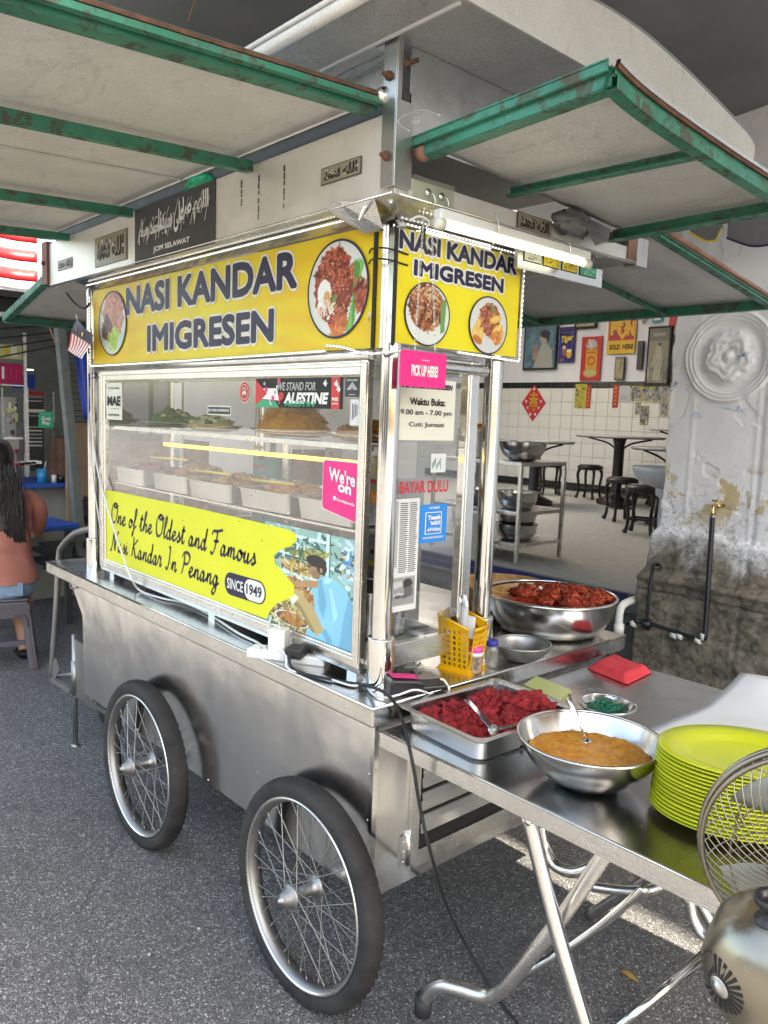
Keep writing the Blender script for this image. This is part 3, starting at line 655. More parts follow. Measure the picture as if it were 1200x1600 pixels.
# raised gutter wall inside the near right edge
# --- side hatch with louvres
h0, h1 = 0.163, 0.94; hz0, hz1 = 0.372, 0.77
hp = MB('steel_frame')
X1 = bx1
for y0, y1, z0, z1 in ((h0, h0 + 0.03, hz0, hz1), (h1 - 0.03, h1, hz0, hz1), (h0 + 0.03, h1 - 0.03, hz0, hz0 + 0.045), (h0 + 0.03, h1 - 0.03, hz1 - 0.03, hz1)): hp.box(X1, X1 + 0.012, y0, y1, z0, z1)
hp.box(X1 - 0.0, X1 + 0.002, h0 + 0.03, h1 - 0.03, hz0 + 0.045, hz1 - 0.03, 'black')
hatch = hp.build('hatch', cart, bev=0.002)
for k in range(5):
    z = hz0 + 0.085 + k * 0.062; mm = MB('steel_body')
    P = [(X1 + 0.003, z), (X1 + 0.014, z + 0.004), (X1 + 0.010, z + 0.03), (X1 + 0.016, z + 0.034), (X1 + 0.012, z + 0.052), (X1 + 0.003, z + 0.054)]
    mm.prism([V((x, h0 + 0.035, zz)) for x, zz in P], (0, h1 - h0 - 0.07, 0)); mm.build('louvre', hatch)
mm = MB('steel_frame'); mm.box(X1, X1 + 0.006, h0 - 0.028, h0 + 0.004, 0.385, 0.47)
for k in range(3): mm.lathe((X1 + 0.006, h0 - 0.018, 0.40 + k * 0.027), [(0.0035, 0), (0.002, 0.002), (0, 0.002)], 8, None, (1, 0, 0))
mm.tube([(X1 + 0.008, h0 - 0.002, 0.385), (X1 + 0.008, h0 - 0.002, 0.47)], 0.005, 8); mm.build('hinge', hatch)
# rivets along the apron and down the body seams, weld bead at the foot
rv = MB('steel_pipe'); rv.lathe((0, 0, 0), [(.0035, 0), (.003, .0015), (0, .002)], 8, None, (0, -1, 0)); r0 = None
for x, z, par in [(-.10 - .21 * k, .824, top) for k in range(10)] + [(-.05 - .26 * k, .345, body) for k in range(7)] + [(-.045, .42 + .12 * k, body) for k in range(3)]:
    o = rv.build('rivet', par) if r0 is None else r0.copy()
    if r0 is not None: COL.objects.link(o); o.parent = par
    r0 = o; o.location = (x, -.0005 if par is top else by0 - .0005, z)
# --- wheels
def make_wheel(x, lean, yaw_):
    Rt, Rr, zc = 0.291, 0.2425, 0.291
    w_ = empty('wheel', (x, -0.028, zc), cart)
    # all built round the origin with the axle along -Y, then placed by parent
    def bl(mb, nm): 
        o = mb.build(nm); o.parent = w_; return o
    ty = MB('tyre_rubber'); n = 260; pr_ = [(Rr + 0.002, 0.017), (Rr + 0.014, 0.023), (Rt - 0.013, 0.0235), (Rt - 0.005, 0.018), (Rt, 0.009), (Rt + 0.0008, 0), (Rt, -0.009), (Rt - 0.005, -0.018), (Rt - 0.013, -0.0235), (Rr + 0.014, -0.023), (Rr + 0.002, -0.017)]
    rows = []
    for i in range(n):
        a = 2 * math.pi * i / n; row = []
        for k, (r, y) in enumerate(pr_):
            rr = r
            if 2 <= k <= 8: rr = r + (0.003 if ((i + 2 * (k % 2)) % 4) < 2 else -0.0028)
            row.append(V((rr * math.cos(a), y * 1.25 + .004, rr * math.sin(a))))
        rows.append(row)
    rows.append(rows[0]); ty.grid(rows); bl(ty, 'tyre')
    rm = MB('rim_metal'); rp_ = [(Rr + 0.004, -0.019), (Rr + 0.006, -0.021), (Rr, -0.0215), (Rr - 0.004, -0.018), (Rr - 0.008, -0.014), (Rr - 0.013, 0), (Rr - 0.008, 0.014), (Rr - 0.004, 0.018), (Rr, 0.0215), (Rr + 0.006, 0.021)]
    rm.lathe((0, 0, 0), [(r, y) for r, y in rp_], 72, 'rim_metal', (0, 1, 0)); bl(rm, 'rim')
    rm = MB('steel_frame'); rm.lathe((0, 0, 0), [(Rr + 0.004, -0.0205), (Rr + 0.003, -0.0235), (Rr - 0.001, -0.0235), (Rr - 0.004, -0.0195)], 72, None, (0, 1, 0)); bl(rm, 'rim_edge')
    hb = MB('rim_metal'); hb.lathe((0, 0, 0), [(0, -0.070), (0.016, -0.070), (0.017, -0.060), (0.021, -0.058), (0.022, -0.048), (0.030, -0.046), (0.033, -0.040), (0.030, -0.035), (0.019, -0.031), (0.016, -0.01), (0.016, 0.012), (0.020, 0.034), (0.032, 0.036), (0.032, 0.042), (0.022, 0.046), (0.014, 0.062)], 28, 'rim_metal', (0, 1, 0)); bl(hb, 'hub')
    sp = MB('rim_metal'); k = 36; first = None
    for i in range(k):
        side = -1 if i % 2 == 0 else 1; cross = 1 if (i // 2) % 2 == 0 else -1
        a = 2 * math.pi * i / k; ah = a + cross * math.radians(62)
        p = V((0.028 * math.cos(ah), side * 0.040, 0.028 * math.sin(ah))); q = V(((Rr - 0.011) * math.cos(a), side * 0.004, (Rr - 0.011) * math.sin(a)))
        s_ = MB('rim_metal'); s_.tube([p, q], 0.0014, 5, 'rim_metal', caps=False); s_.tube([q - (q - p).normalized() * 0.016, q], 0.0022, 6, 'rim_metal')
        bl(s_, 'spoke')
    nt_ = MB('rust'); nt_.lathe((0, 0, 0), [(0.0, -0.080), (0.006, -0.080), (0.006, -0.073), (0.011, -0.0725), (0.011, -0.0695)], 6, 'steel_old', (0, 1, 0)); bl(nt_, 'axle_nut'); nt_ = MB('steel_dull'); nt_.tube([(0, 0.05, 0), (0, 0.075, 0)], 0.008, 8, 'steel_dull'); bl(nt_, 'axle')
    w_.rotation_euler = (lean, 0, yaw_)
    return w_
make_wheel(-0.215, math.radians(-2.0), math.radians(0)); w2 = make_wheel(-1.178, math.radians(-1.0), math.radians(0))
# --- left end: pull handle, castor, jack leg
m = MB('steel_dull')
for yy in (0.1, 0.95):
    p = [AT(145, 825, 'y', 0.1), AT(118, 833, 'y', 0.1), AT(98, 852, 'y', 0.1), AT(92, 872, 'y', 0.1), AT(88, 950, 'y', 0.1), AT(80, 1060, 'y', 0.1)]
    q = [V((a.x, yy, a.z)) for a in p]
    m.tube(cr(q, 6), 0.014, 10)
    lo = q[-1]; m.bar(lo, (-1.2, yy, 0.30), 0.022, 0.022)
    m.bar(lo + V((0, 0, 0.0)), (lo.x + 0.09, yy, lo.z + 0.1), 0.004, 0.07)
qa = AT(145, 825, 'y', 0.1); m.tube([(qa.x, 0.1, qa.z), (qa.x, 0.95, qa.z)], 0.014, 10); lo = AT(80, 1060, 'y', 0.1); m.tube([(lo.x, 0.1, lo.z), (lo.x, 0.95, lo.z)], 0.012)
m.build('pull_handle', cart)
m = MB('steel_dull'); j0 = AT(118, 1165, 'z', 0.0); jx, jy = j0.x, j0.y
m.tube([(jx, jy, 0.005), (jx, jy, 0.52)], 0.0115, 12, 'steel_dull'); m.tube([(jx, jy, 0.24), (jx, jy, 0.40)], 0.0155, 12); m.box(jx + 0.012, -1.87, jy - 0.002, jy + 0.003, 0.24, 0.5); m.box(-1.875, -1.84, jy, 0.06, 0.30, 0.44, 'steel_frame')
m.tube([(jx - 0.05, jy - 0.01, 0.235), (jx + 0.012, jy, 0.29)], 0.004, 6); m.tube([(jx - 0.035, jy, 0.38), (jx, jy, 0.38)], 0.007, 8, 'steel_pipe'); m.lathe((jx, jy, 0), [(0.02, 0), (0.02, 0.006), (0.01, 0.01)], 14)
m.build('jack_leg', cart)
cst = empty('castor', (-2.30, 0.30, 0.1), cart)
m = MB('black_rubber'); m.lathe((0, 0, 0), [(0.02, -0.018), (0.07, -0.017), (0.078, -0.01), (0.078, 0.01), (0.07, 0.017), (0.02, 0.018)], 28, None, (0, 1, 0)); o = m.build('castor_wheel'); o.parent = cst; o.location = (0.03, 0, -0.022)
m = MB('steel_dull'); m.box(-0.02, 0.05, -0.026, -0.022, -0.03, 0.1); m.box(-0.02, 0.05, 0.022, 0.026, -0.03, 0.1); m.box(-0.03, 0.06, -0.035, 0.035, 0.1, 0.108); m.tube([(0.03, -0.03, -0.022), (0.03, 0.03, -0.022)], 0.006); o = m.build('fork'); o.parent = cst
m = MB('steel_dull'); hk = AT(118, 918, 'y', 0.03); m.tube(cr([hk, hk + V((-0.03, -0.006, -0.01)), hk + V((-0.045, -0.006, 0.006)), hk + V((-0.05, -0.006, 0.022))], 5), 0.003, 6); m.build('hook', cart)
# --- posts
PR = 0.0255
def post(x, y, z0, z1, nm='post'):
    mm = MB('steel_pipe'); mm.lathe((x, y, 0), [(PR, z0 + 0.01), (PR, z1)], 28); mm.lathe((x, y, 0), [(PR + 0.009, z0), (PR + 0.009, z0 + 0.13), (PR + 0.0085, z0 + 0.133), (PR, z0 + 0.134)], 28); return mm.build(nm, cart)
post(-0.100, 0.110, 0.85, 2.03); post(-0.100, 0.492, 0.85, 2.03); post(-1.928, 0.110, 0.85, 2.03); post(-1.928, 0.492, 0.85, 2.03); post(-1.928, 0.93, 0.85, 2.03)
# --- glass display case
C0x, C1x, C0y, C1y = -1.80, -0.150, 0.088, 0.385
zc0, zc1 = 0.888, 1.70
case = empty('display_case', (C0x, C0y, 0.85), cart)
m = MB('steel_frame'); fw_ = 0.032
def rect_frame(m, pl, u0, u1, z0, z1, wl, wr, wb, wt, th, lift=0.0, mt=None):
    pl.rw(m, u0, u0 + wl, z0, z1, mt, th, lift); pl.rw(m, u1 - wr, u1, z0, z1, mt, th, lift)
    pl.rw(m, u0 + wl, u1 - wr, z0, z0 + wb, mt, th * 0.94, lift); pl.rw(m, u0 + wl, u1 - wr, z1 - wt, z1, mt, th * 0.94, lift)
FR = Plane('y', C0y + 0.012)
gl, gr, gb, gt = -1.745, -0.180, 0.925, 1.637
rect_frame(m, FR, C0x, C1x, zc0, zc1, gl - C0x, C1x - gr, gb - zc0, zc1 - gt, 0.022)
m.build('front_frame', case, bev=0.003)
m = MB('steel_frame'); rect_frame(m, Plane('y', C0y - 0.010), gl - 0.026, gr + 0.03, gb - 0.018, gt + 0.03, 0.014, 0.014, 0.010, 0.010, 0.005); m.build('window_bead', case, bev=0.0015)
m = MB('steel_pipe'); m.tube([(C0x - 0.02, C0y - 0.008, 1.685), (C1x + 0.012, C0y - 0.008, 1.685)], 0.013, 14, 'steel_frame'); m.box(C0x, C1x, C0y - 0.004, C0y + 0.02, 0.875, 0.887, 'steel_frame'); m.build('top_rail', case)
SR = Plane('x', -0.110)
m = MB('steel_frame'); rect_frame(m, SR, 0.098, 0.42, 0.90, 1.69, 0.012, 0.035, 0.06, 0.035, 0.024)
SR.rw(m, 0.372, 0.384, 0.96, 1.655, 'steel_pipe', 0.027); m.tube([(-0.09, 0.11, 1.668), (-0.09, 0.445, 1.668)], 0.015, 14); m.build('side_frame', case, bev=0.003)
m = MB('steel_frame'); m.box(C0x, C1x, 0.405, 0.42, 0.90, 0.94); m.box(C0x, C1x, 0.405, 0.42, 1.65, 1.69); m.box(C0x, C0x + 0.03, 0.11, 0.42, 0.90, 0.94); m.box(C0x, C0x + 0.03, 0.11, 0.42, 1.65, 1.69)
m.box(C0x, C0x + 0.03, 0.39, 0.42, 0.94, 1.65); m.box(-0.98, -0.95, 0.405, 0.42, 0.94, 1.65); m.build('rear_frame', case, bev=0.002)
m = MB('steel_shelf'); m.box(C0x + 0.01, -0.13, 0.10, 0.42, 0.90, 0.912); m.box(C0x + 0.01, -0.12, 0.10, 0.42, 1.70, 1.712)
for x in (C0x + 0.05, -0.95, -0.22): m.box(x, x + 0.04, 0.10, 0.14, 0.85, 0.90)
m.build('case_floor', case)
sh = MB('glass'); zs1 = AT(350, 679, 'y', 0.12).z; sh.box(C0x + 0.04, -0.16, 0.115, 0.40, zs1 - 0.005, zs1); sh.build('glass_shelf', case)
m = MB('steel_frame'); m.box(C0x + 0.04, -0.16, 0.108, 0.115, zs1 - 0.012, zs1 + 0.002); m.build('shelf_lip', case)
y_led = 0.13; a = AT(257, 694, 'y', y_led); b = AT(556, 723, 'y', y_led); m = MB('yellow_led'); m.tube([(a.x, y_led, a.z), (b.x, y_led, b.z)], 0.006, 8); m.build('yellow_light_strip', case)
pane = MB('glass'); pane.box(gl - 0.01, gr + 0.01, 0.0865, 0.0885, gb - 0.01, gt + 0.01); front_pane = pane.build('front_pane', case)
pane = MB('glass'); pane.box(-0.098, -0.096, 0.11, 0.385, 0.955, 1.66); side_pane = pane.build('side_pane', case)
pane = MB('glass'); pane.box(C0x - 0.002, C0x, 0.11, 0.40, 0.94, 1.65); pane.build('end_pane', case)

# --- stickers and banners on the front glass
GP = Plane('y', 0.0862)
def sticker(nm, build, parent=None):
    mm = MB('white_print'); build(mm); finish_cols(mm); return mm.build(nm, parent or case)
def g(px, py): return GP.p(px, py)
# lime banner with wavy right edge
def lime(mm):
    ed = [(166.5, 765), (300, 792), (400, 815), (452, 828), (462, 834), (464, 845), (455, 853), (440, 858), (428, 868), (430, 880), (445, 897), (460, 915), (460, 930), (448, 937), (432, 943), (422, 955), (417, 967), (300, 926), (200, 889), (166.5, 874)]
    P = [g(*q) for q in ed]; mm.prism([p + V((0, -0.0006, 0)) for p in P], (0, -0.0006, 0), 'lime_print')
    # small pits and marks
    for k in range(26):
        q = g(random.uniform(190, 420), random.uniform(800, 900)); r_ = random.uniform(0.0008, 0.003)
        mm.lathe(q + V((0, -0.0018, 0)), [(r_, 0), (0, 0.0003)], 5, random.choice(['white_print', 'dark_grey', 'grey_print']), (0, -1, 0))
lime_o = sticker('slogan_banner', lime)
# handwriting: stroke glyphs
S = {}
def G(ch, adv, *st): S[ch] = (adv, st)
G('O', 1.0, [(.55, 1.5), (.2, 1.3), (.05, .8), (.15, .2), (.4, -.02), (.75, .2), (.9, .8), (.8, 1.35), (.5, 1.5), (.35, 1.35), (.5, 1.2), (.8, 1.25), (1.0, 1.4)])
G('n', .72, [(0, .05), (.12, .4), (.2, .6), (.17, 0)], [(.17, .2), (.35, .55), (.48, .55), (.48, .3), (.5, .05), (.6, .02), (.74, .2)])
G('e', .58, [(0, .2), (.25, .32), (.42, .48), (.32, .62), (.14, .5), (.1, .2), (.25, 0), (.42, .05), (.6, .22)])
G('o', .62, [(.3, .6), (.12, .5), (.08, .2), (.22, 0), (.42, .12), (.46, .4), (.32, .6), (.38, .45), (.64, .5)])
G('f', .5, [(0, .15), (.3, .6), (.45, 1.2), (.38, 1.45), (.27, 1.3), (.22, .6), (.12, -.4), (.02, -.55), (.0, -.35), (.2, -.05), (.52, .25)])
G('t', .5, [(0, .2), (.2, .7), (.3, 1.15), (.2, .3), (.27, .02), (.4, .05), (.52, .22)], [(.08, .82), (.5, .88)])
G('h', .72, [(0, .2), (.3, .9), (.38, 1.35), (.28, 1.42), (.2, 1.1), (.14, 0)], [(.14, .2), (.34, .55), (.46, .5), (.46, .2), (.52, 0), (.74, .22)])
G('l', .42, [(0, .2), (.3, .9), (.36, 1.35), (.26, 1.45), (.18, 1.1), (.16, .2), (.25, 0), (.44, .22)])
G('d', .7, [(.42, .5), (.25, .6), (.08, .3), (.18, 0), (.36, .1), (.5, .6), (.58, 1.4)], [(.58, 1.4), (.46, .5), (.46, .1), (.55, 0), (.72, .22)])
G('s', .5, [(0, .15), (.22, .45), (.28, .68), (.3, .5), (.4, .2), (.28, 0), (.1, .06)], [(.28, 0), (.52, .2)])
G('a', .68, [(.42, .5), (.25, .6), (.08, .3), (.16, 0), (.34, .12), (.44, .6), (.42, .15), (.5, 0), (.7, .22)])
G('F', 1.0, [(.0, 1.1), (.1, 1.35), (.5, 1.4), (1.05, 1.55)], [(.55, 1.42), (.5, .8), (.35, .1), (.15, -.1), (.02, .05)], [(.25, .72), (.75, .8)])
G('m', 1.0, [(0, .05), (.12, .4), (.18, .6), (.16, 0)], [(.16, .2), (.3, .55), (.42, .55), (.4, 0)], [(.42, .25), (.58, .58), (.7, .5), (.7, .15), (.78, 0), (1.02, .22)])
G('u', .72, [(0, .2), (.14, .6), (.12, .15), (.22, 0), (.38, .15), (.46, .6)], [(.46, .6), (.44, .1), (.54, 0), (.74, .22)])
G('N', 1.05, [(-.1, 0), (.05, -.05), (.2, .6), (.3, 1.45)], [(.3, 1.45), (.45, .8), (.62, .0)], [(.62, 0), (.72, .8), (.9, 1.4), (1.08, 1.5)])
G('i', .4, [(0, .2), (.14, .6), (.12, .12), (.22, 0), (.42, .22)], [(.2, .85), (.22, .9)])
G('K', 1.0, [(.3, 1.5), (.28, .8), (.15, 0)], [(.9, 1.4), (.6, 1.1), (.25, .75), (.45, .6), (.6, .15), (.8, 0), (1.02, .2)])
G('r', .55, [(0, .2), (.14, .7), (.3, .58), (.38, .55), (.32, .15), (.4, 0), (.57, .22)])
G('I', .75, [(.05, .1), (.25, -.03), (.4, .3), (.48, 1.45), (.3, 1.5)])
G('P', .95, [(.35, 1.4), (.32, .7), (.15, 0)], [(.05, 1.1), (.25, 1.45), (.7, 1.5), (.95, 1.2), (.75, .8), (.3, .72)])
G('g', .68, [(.42, .5), (.25, .6), (.08, .3), (.18, 0), (.36, .12), (.46, .6), (.4, -.3), (.2, -.6), (.05, -.4), (.3, -.1), (.7, .22)])
G(' ', .45)
def script(mb, st, A, B, h, mt):
    """handwritten line from point A to point B (in plane), x height scale h"""
    tot = sum(S[c][0] for c in st) ; U = (V(B) - V(A)); Lw = U.length; U.normalize(); k = Lw / tot; x = 0
    fr = (V(A), U, V((0, 0, 1)))
    for c in st:
        for q in S[c][1]:
            p = [((x + a + b * 0.16) * k, b * h) for a, b in q]; p = cr(p, 5) if len(p) > 2 else p
            mb.ribbon(p, h * 0.20, fr, mt, pen=math.radians(50))
        x += S[c][0]
mm = MB('navy_print'); lf = V((0, -0.0022, 0))
script(mm, 'One of the Oldest and Famous', g(174, 815) + lf, g(400, 883) + lf, 0.052, 'navy_print')
script(mm, 'Nasi Kandar In Penang', g(174, 858) + lf, g(342, 916) + lf, 0.052, 'navy_print'); mm.build('slogan', lime_o)
mm = MB('navy_print')
def pill(mm, pl, a, b, hh, mt, lift, th=0.0008, sharp=False):
    a = V(a); b = V(b); U = (b - a).normalized(); W = V((0, 0, 1)); W = (W - U * W.dot(U)).normalized(); r = hh / 2; P = []
    for k in range(9): t = math.pi / 2 + math.pi * k / 8; P.append(a + U * (r + r * math.cos(t)) + W * r * math.sin(t))
    for k in range(9): t = -math.pi / 2 + math.pi * k / 8; P.append(b + U * (-r + r * math.cos(t)) + W * r * math.sin(t))
    mm.prism([p + pl.n * lift for p in P], pl.n * th, mt)
a = g(352, 909); b = g(416, 929); pill(mm, GP, a, b, 0.072, 'navy_print', 0.0016); pill(mm, GP, a.lerp(b, 0.50), b - (b - a) * 0.02, 0.064, 'white_print', 0.0026)
U = (b - a); text(mm, 'SINCE', a + U * 0.08 + V((0, -.0036, -.016)), a + U * 0.48 + V((0, -.0036, -.016)), a + U * 0.08 + V((0, -.0036, .018)), 'white_print', 0.02, lift=0.001)
text(mm, '1949', a + U * 0.56 + V((0, -.0036, -.016)), a + U * 0.92 + V((0, -.0036, -.016)), a + U * 0.56 + V((0, -.0036, .018)), 'navy_print', 0.02, lift=0.001); mm.build('year_badge', lime_o)
# photo print of a man serving
def cook(mm):
    c = Canvas(150, 210, (0.26, 0.46, 0.42)); G_ = [(0.12, 0.24, 0.08), (0.36, 0.36, 0.10), (0.5, 0.48, 0.2), (0.26, 0.15, 0.04), (0.06, 0.14, 0.08)]; T_ = [(0.5, 0.72, 0.68), (0.10, 0.22, 0.2), (0.3, 0.5, 0.45), (0.62, 0.78, 0.72), (0.05, 0.1, 0.1)]
    c.scatter(500, 0.5, 0.6, 0.7, 0.7, T_, (0.004, 0.018), 5)
    for x0, y0, x1, y1, q in ((0.14, 0.90, 0.72, 0.93, 1), (0.16, 0.72, 0.72, 0.755, 1), (0.18, 0.695, 0.72, 0.72, 0), (0.16, 0.54, 0.72, 0.57, 1), (0.70, 0.2, 0.735, 1.0, 1), (0.735, 0.2, 0.75, 1.0, 0), (0.22, 0.4, 0.245, 0.95, 1)): c.rect(x0, y0, x1, y1, (0.62, 0.80, 0.76) if q else (0.06, 0.16, 0.15))
    c.scatter(300, 0.46, 0.79, 0.24, 0.05, G_, (0.004, 0.02)); c.scatter(300, 0.42, 0.625, 0.22, 0.055, [(0.55, 0.42, 0.12), (0.62, 0.52, 0.28), (0.3, 0.2, 0.05), (0.12, 0.08, 0.02)], (0.004, 0.018)); c.scatter(320, 0.12, 0.26, 0.17, 0.2, G_, (0.005, 0.02)); c.scatter(360, 0.42, 0.12, 0.34, 0.14, [(0.5, 0.42, 0.16), (0.28, 0.2, 0.08), (0.66, 0.62, 0.32), (0.1, 0.08, 0.03)], (0.006, 0.022)); c.scatter(150, 0.4, 0.86, 0.22, 0.03, T_, (0.004, 0.016))
    for cx_, cy_, rx_, ry_ in ((0.36, 0.45, 0.17, 0.075), (0.52, 0.36, 0.10, 0.06), (0.34, 0.10, 0.2, 0.07)): c.ell(cx_, cy_, rx_, ry_, (0.7, 0.74, 0.70)); c.ell(cx_, cy_, rx_ * .9, ry_ * .86, (0.16, 0.07, 0.03)); c.scatter(60, cx_, cy_, rx_ * .7, ry_ * .6, [(0.42, 0.2, 0.06), (0.3, 0.12, 0.03), (0.5, 0.3, 0.1)], (0.006, 0.02))
    c.poly([(0.50, 0.0), (1.0, 0.0), (1.0, 0.40), (0.92, 0.52), (0.80, 0.60), (0.70, 0.615), (0.62, 0.565), (0.575, 0.42), (0.60, 0.28), (0.56, 0.12)], (0.22, 0.55, 0.74))
    for P_, q in (([(0.86, 0.0), (1.0, 0.0), (1.0, 0.40), (0.94, 0.48), (0.90, 0.3)], (0.15, 0.42, 0.60)), ([(0.62, 0.54), (0.66, 0.58), (0.72, 0.36), (0.69, 0.2), (0.64, 0.3)], (0.14, 0.40, 0.56)), ([(0.74, 0.5), (0.77, 0.52), (0.84, 0.28), (0.80, 0.2)], (0.34, 0.68, 0.84)), ([(0.66, 0.10), (0.72, 0.12), (0.80, 0.02), (0.74, 0.0)], (0.13, 0.38, 0.54)), ([(0.70, 0.60), (0.78, 0.60), (0.74, 0.55), (0.68, 0.54)], (0.40, 0.72, 0.86))): c.poly(P_, q)
    c.poly([(0.28, 0.40), (0.33, 0.34), (0.44, 0.24), (0.62, 0.02), (0.70, 0.10), (0.60, 0.26), (0.42, 0.41)], (0.48, 0.36, 0.16)); c.poly([(0.32, 0.34), (0.42, 0.22), (0.58, 0.04), (0.61, 0.06), (0.44, 0.27)], (0.30, 0.22, 0.10)); c.poly([(0.34, 0.47), (0.46, 0.51), (0.63, 0.55), (0.62, 0.48), (0.48, 0.45), (0.38, 0.43)], (0.44, 0.26, 0.13)); c.poly([(0.36, 0.25), (0.42, 0.33), (0.30, 0.40), (0.26, 0.34)], (0.7, 0.72, 0.6))
    c.ell(0.585, 0.665, 0.085, 0.085, (0.36, 0.22, 0.12)); c.ell(0.60, 0.60, 0.05, 0.045, (0.28, 0.17, 0.09)); c.ell(0.60, 0.725, 0.11, 0.055, (0.02, 0.02, 0.02)); c.ell(0.66, 0.675, 0.055, 0.062, (0.03, 0.025, 0.02)); c.ell(0.655, 0.65, 0.016, 0.022, (0.4, 0.25, 0.14)); c.rect(0.505, 0.668, 0.60, 0.676, (0.05, 0.05, 0.05)); c.ell(0.52, 0.66, 0.02, 0.014, (0.1, 0.08, 0.06))
    c.rect(0.86, 0.60, 1.0, 0.97, (0.30, 0.52, 0.58)); c.scatter(90, 0.93, 0.8, 0.08, 0.16, [(0.08, 0.3, 0.62), (0.5, 0.7, 0.75), (0.06, 0.12, 0.16), (0.5, 0.4, 0.2)], (0.005, 0.022), 2)
    a, b, t = g(430, 1017), g(553, 1018), g(430, 820); zb = g(553, 1018).z; x0 = g(440, 960).x - 0.03; x1 = gr; zt_ = g(500, 832).z
    x0 = -0.60; c.panel(mm, (x0, 0.0860, zb - 0.004), (x1, 0.0860, zb - 0.004), (x0, 0.0860, zt_))
sticker('photo_print', cook)
# white sticker, top left
def mae(mm):
    a = g(167, 655); b = g(188, 598); GP.rw(mm, a.x, b.x + 0.018, a.z, b.z, 'cream', 0.0008, 0.0004); x0, x1 = a.x, b.x + 0.018; h = b.z - a.z; w_ = x1 - x0
    GP.t(mm, 'CASHLESS', x0 + w_ * .15, x1 - w_ * .15, b.z - h * .17, b.z - h * .12, 'dark_grey', 0.003, 0.02)
    GP.t(mm, 'MAE', x0 + w_ * .08, x1 - w_ * .08, b.z - h * .62, b.z - h * .36, 'black', 0.003, 0.05)
    GP.t(mm, 'DUITNOW', x0 + w_ * .15, x1 - w_ * .15, b.z - h * .9, b.z - h * .84, 'black', 0.003, 0.03); GP.t(mm, 'by Maybank2u', x0 + w_ * .3, x1 - w_ * .15, b.z - h * .72, b.z - h * .68, 'dark_grey', 0.003)
sticker('payment_sticker', mae)
# red round sticker
def red_round(mm):
    c = g(382.5, 612.5); r = 0.030
    for q, mt, l in ((r, 'cream', .0006), (r * .93, 'poster_red', .001), (r * .72, 'cream', .0014), (r * .66, 'poster_red', .0018)): mm.lathe(c + V((0, -l, 0)), [(q, 0), (0, 0.0002)], 32, mt, (0, -1, 0), 1, 1.08)
    for dx, dz, q in ((0, .006, .008), (-.006, -.004, .005), (.006, -.004, .005)): mm.lathe(c + V((dx, -.0022, dz)), [(q, 0), (0, 0.0002)], 12, 'cream', (0, -1, 0))
    mm.lathe(c + V((0, -.0026, .006)), [(.0045, 0), (0, 0.0002)], 10, 'black', (0, -1, 0))
sticker('round_sticker', red_round)
# long banner sticker
def pal(mm):
    a = g(400, 630); b = g(537, 590); x0, x1, z0, z1 = a.x, b.x, g(400, 630).z, g(400, 590).z; z1 = g(537, 589).z; z0 = z1 - 0.082; w_ = x1 - x0; h = z1 - z0
    GP.rw(mm, x0, x1, z0, z1, 'black', 0.0008, 0.0004); n = GP.n
    def tri(P, mt, l): mm.prism([GP.w(x0 + p[0] * w_, z0 + p[1] * h, l) for p in P], n * 0.0002, mt)
    tri([(0, 0.28), (0.25, 0.22), (0.3, 0.0), (0, 0.0)], 'green_print', .0016); tri([(0, .66), (.27, .66), (.3, .24), (0, .3)], 'white_print', .0017); tri([(0, .97), (0, .04), (.15, .48)], 'red_print', .002)
    tri([(.885, 1), (.97, 1), (.97, 0), (.885, 0)], 'red_print', .0016)
    for k in range(9): q = GP.w(x0 + (.20 + .012 * k * (-1) ** k) * w_, z0 + (.12 + .1 * k) * h, .0026); mm.lathe(q, [(.004 + .002 * (k % 3), 0), (0, .0002)], 7, ['white_print', 'grey_print', 'pink_print'][k % 3], (0, -1, 0))
    GP.t(mm, 'WE STAND FOR', x0 + .28 * w_, x0 + .72 * w_, z0 + .58 * h, z0 + .86 * h, 'grey_print', .003, .03, .2)
    GP.t(mm, 'P', x0 + .29 * w_, x0 + .36 * w_, z0 + .12 * h, z0 + .52 * h, 'red_print', .003, .06, .2)
    GP.t(mm, 'ALESTINE', x0 + .36 * w_, x0 + .86 * w_, z0 + .14 * h, z0 + .52 * h, 'white_print', .003, .05, .2)
    GP.t(mm, 'ALESTIN', x0 + .37 * w_, x0 + .72 * w_, z0 + .05 * h, z0 + .22 * h, 'green_print', .0034, .03, .2)
    for cx_, cz_ in ((.8, .8), (.915, .78), (.94, .62)):
        tri([(cx_, cz_), (cx_ + .03, cz_ + .14), (cx_ + .035, cz_), (cx_ + .05, cz_ + .05), (cx_ + .03, cz_ - .1)], 'white_print', .0034)
    GP.t(mm, 'FREE', x0 + .895 * w_, x0 + .96 * w_, z0 + .26 * h, z0 + .36 * h, 'white_print', .003, .04); GP.t(mm, 'PALESTINE', x0 + .895 * w_, x0 + .96 * w_, z0 + .14 * h, z0 + .2 * h, 'white_print', .003, .02)
sticker('banner_sticker', pal)
def blk(mm):
    z1 = g(552, 589).z; z0 = g(552, 620).z; x0, x1 = g(540, 600).x, g(564, 600).x; w_ = x1 - x0; h = z1 - z0; GP.rw(mm, x0, x1, z0, z1, 'dark_grey', .0008, .0004)
    GP.t(mm, 'KAPALA RIMAU', x0 + w_ * .15, x1 - w_ * .15, z1 - h * .2, z1 - h * .12, 'white_print', .003, .02)
    fr = (GP.w(x0, z0, .003), EX, EZ)
    for k in range(3): s_ = .2 * k; mm.ribbon([((.18 + s_ * .5) * w_, .35 * h), (.5 * w_, (.72 - s_ * .5) * h), ((.82 - s_ * .5) * w_, .35 * h)], .0022, fr, 'white_print')
    GP.t(mm, '----------', x0 + w_ * .3, x1 - w_ * .3, z0 + h * .1, z0 + h * .13, 'white_print', .003)
sticker('black_sticker', blk)
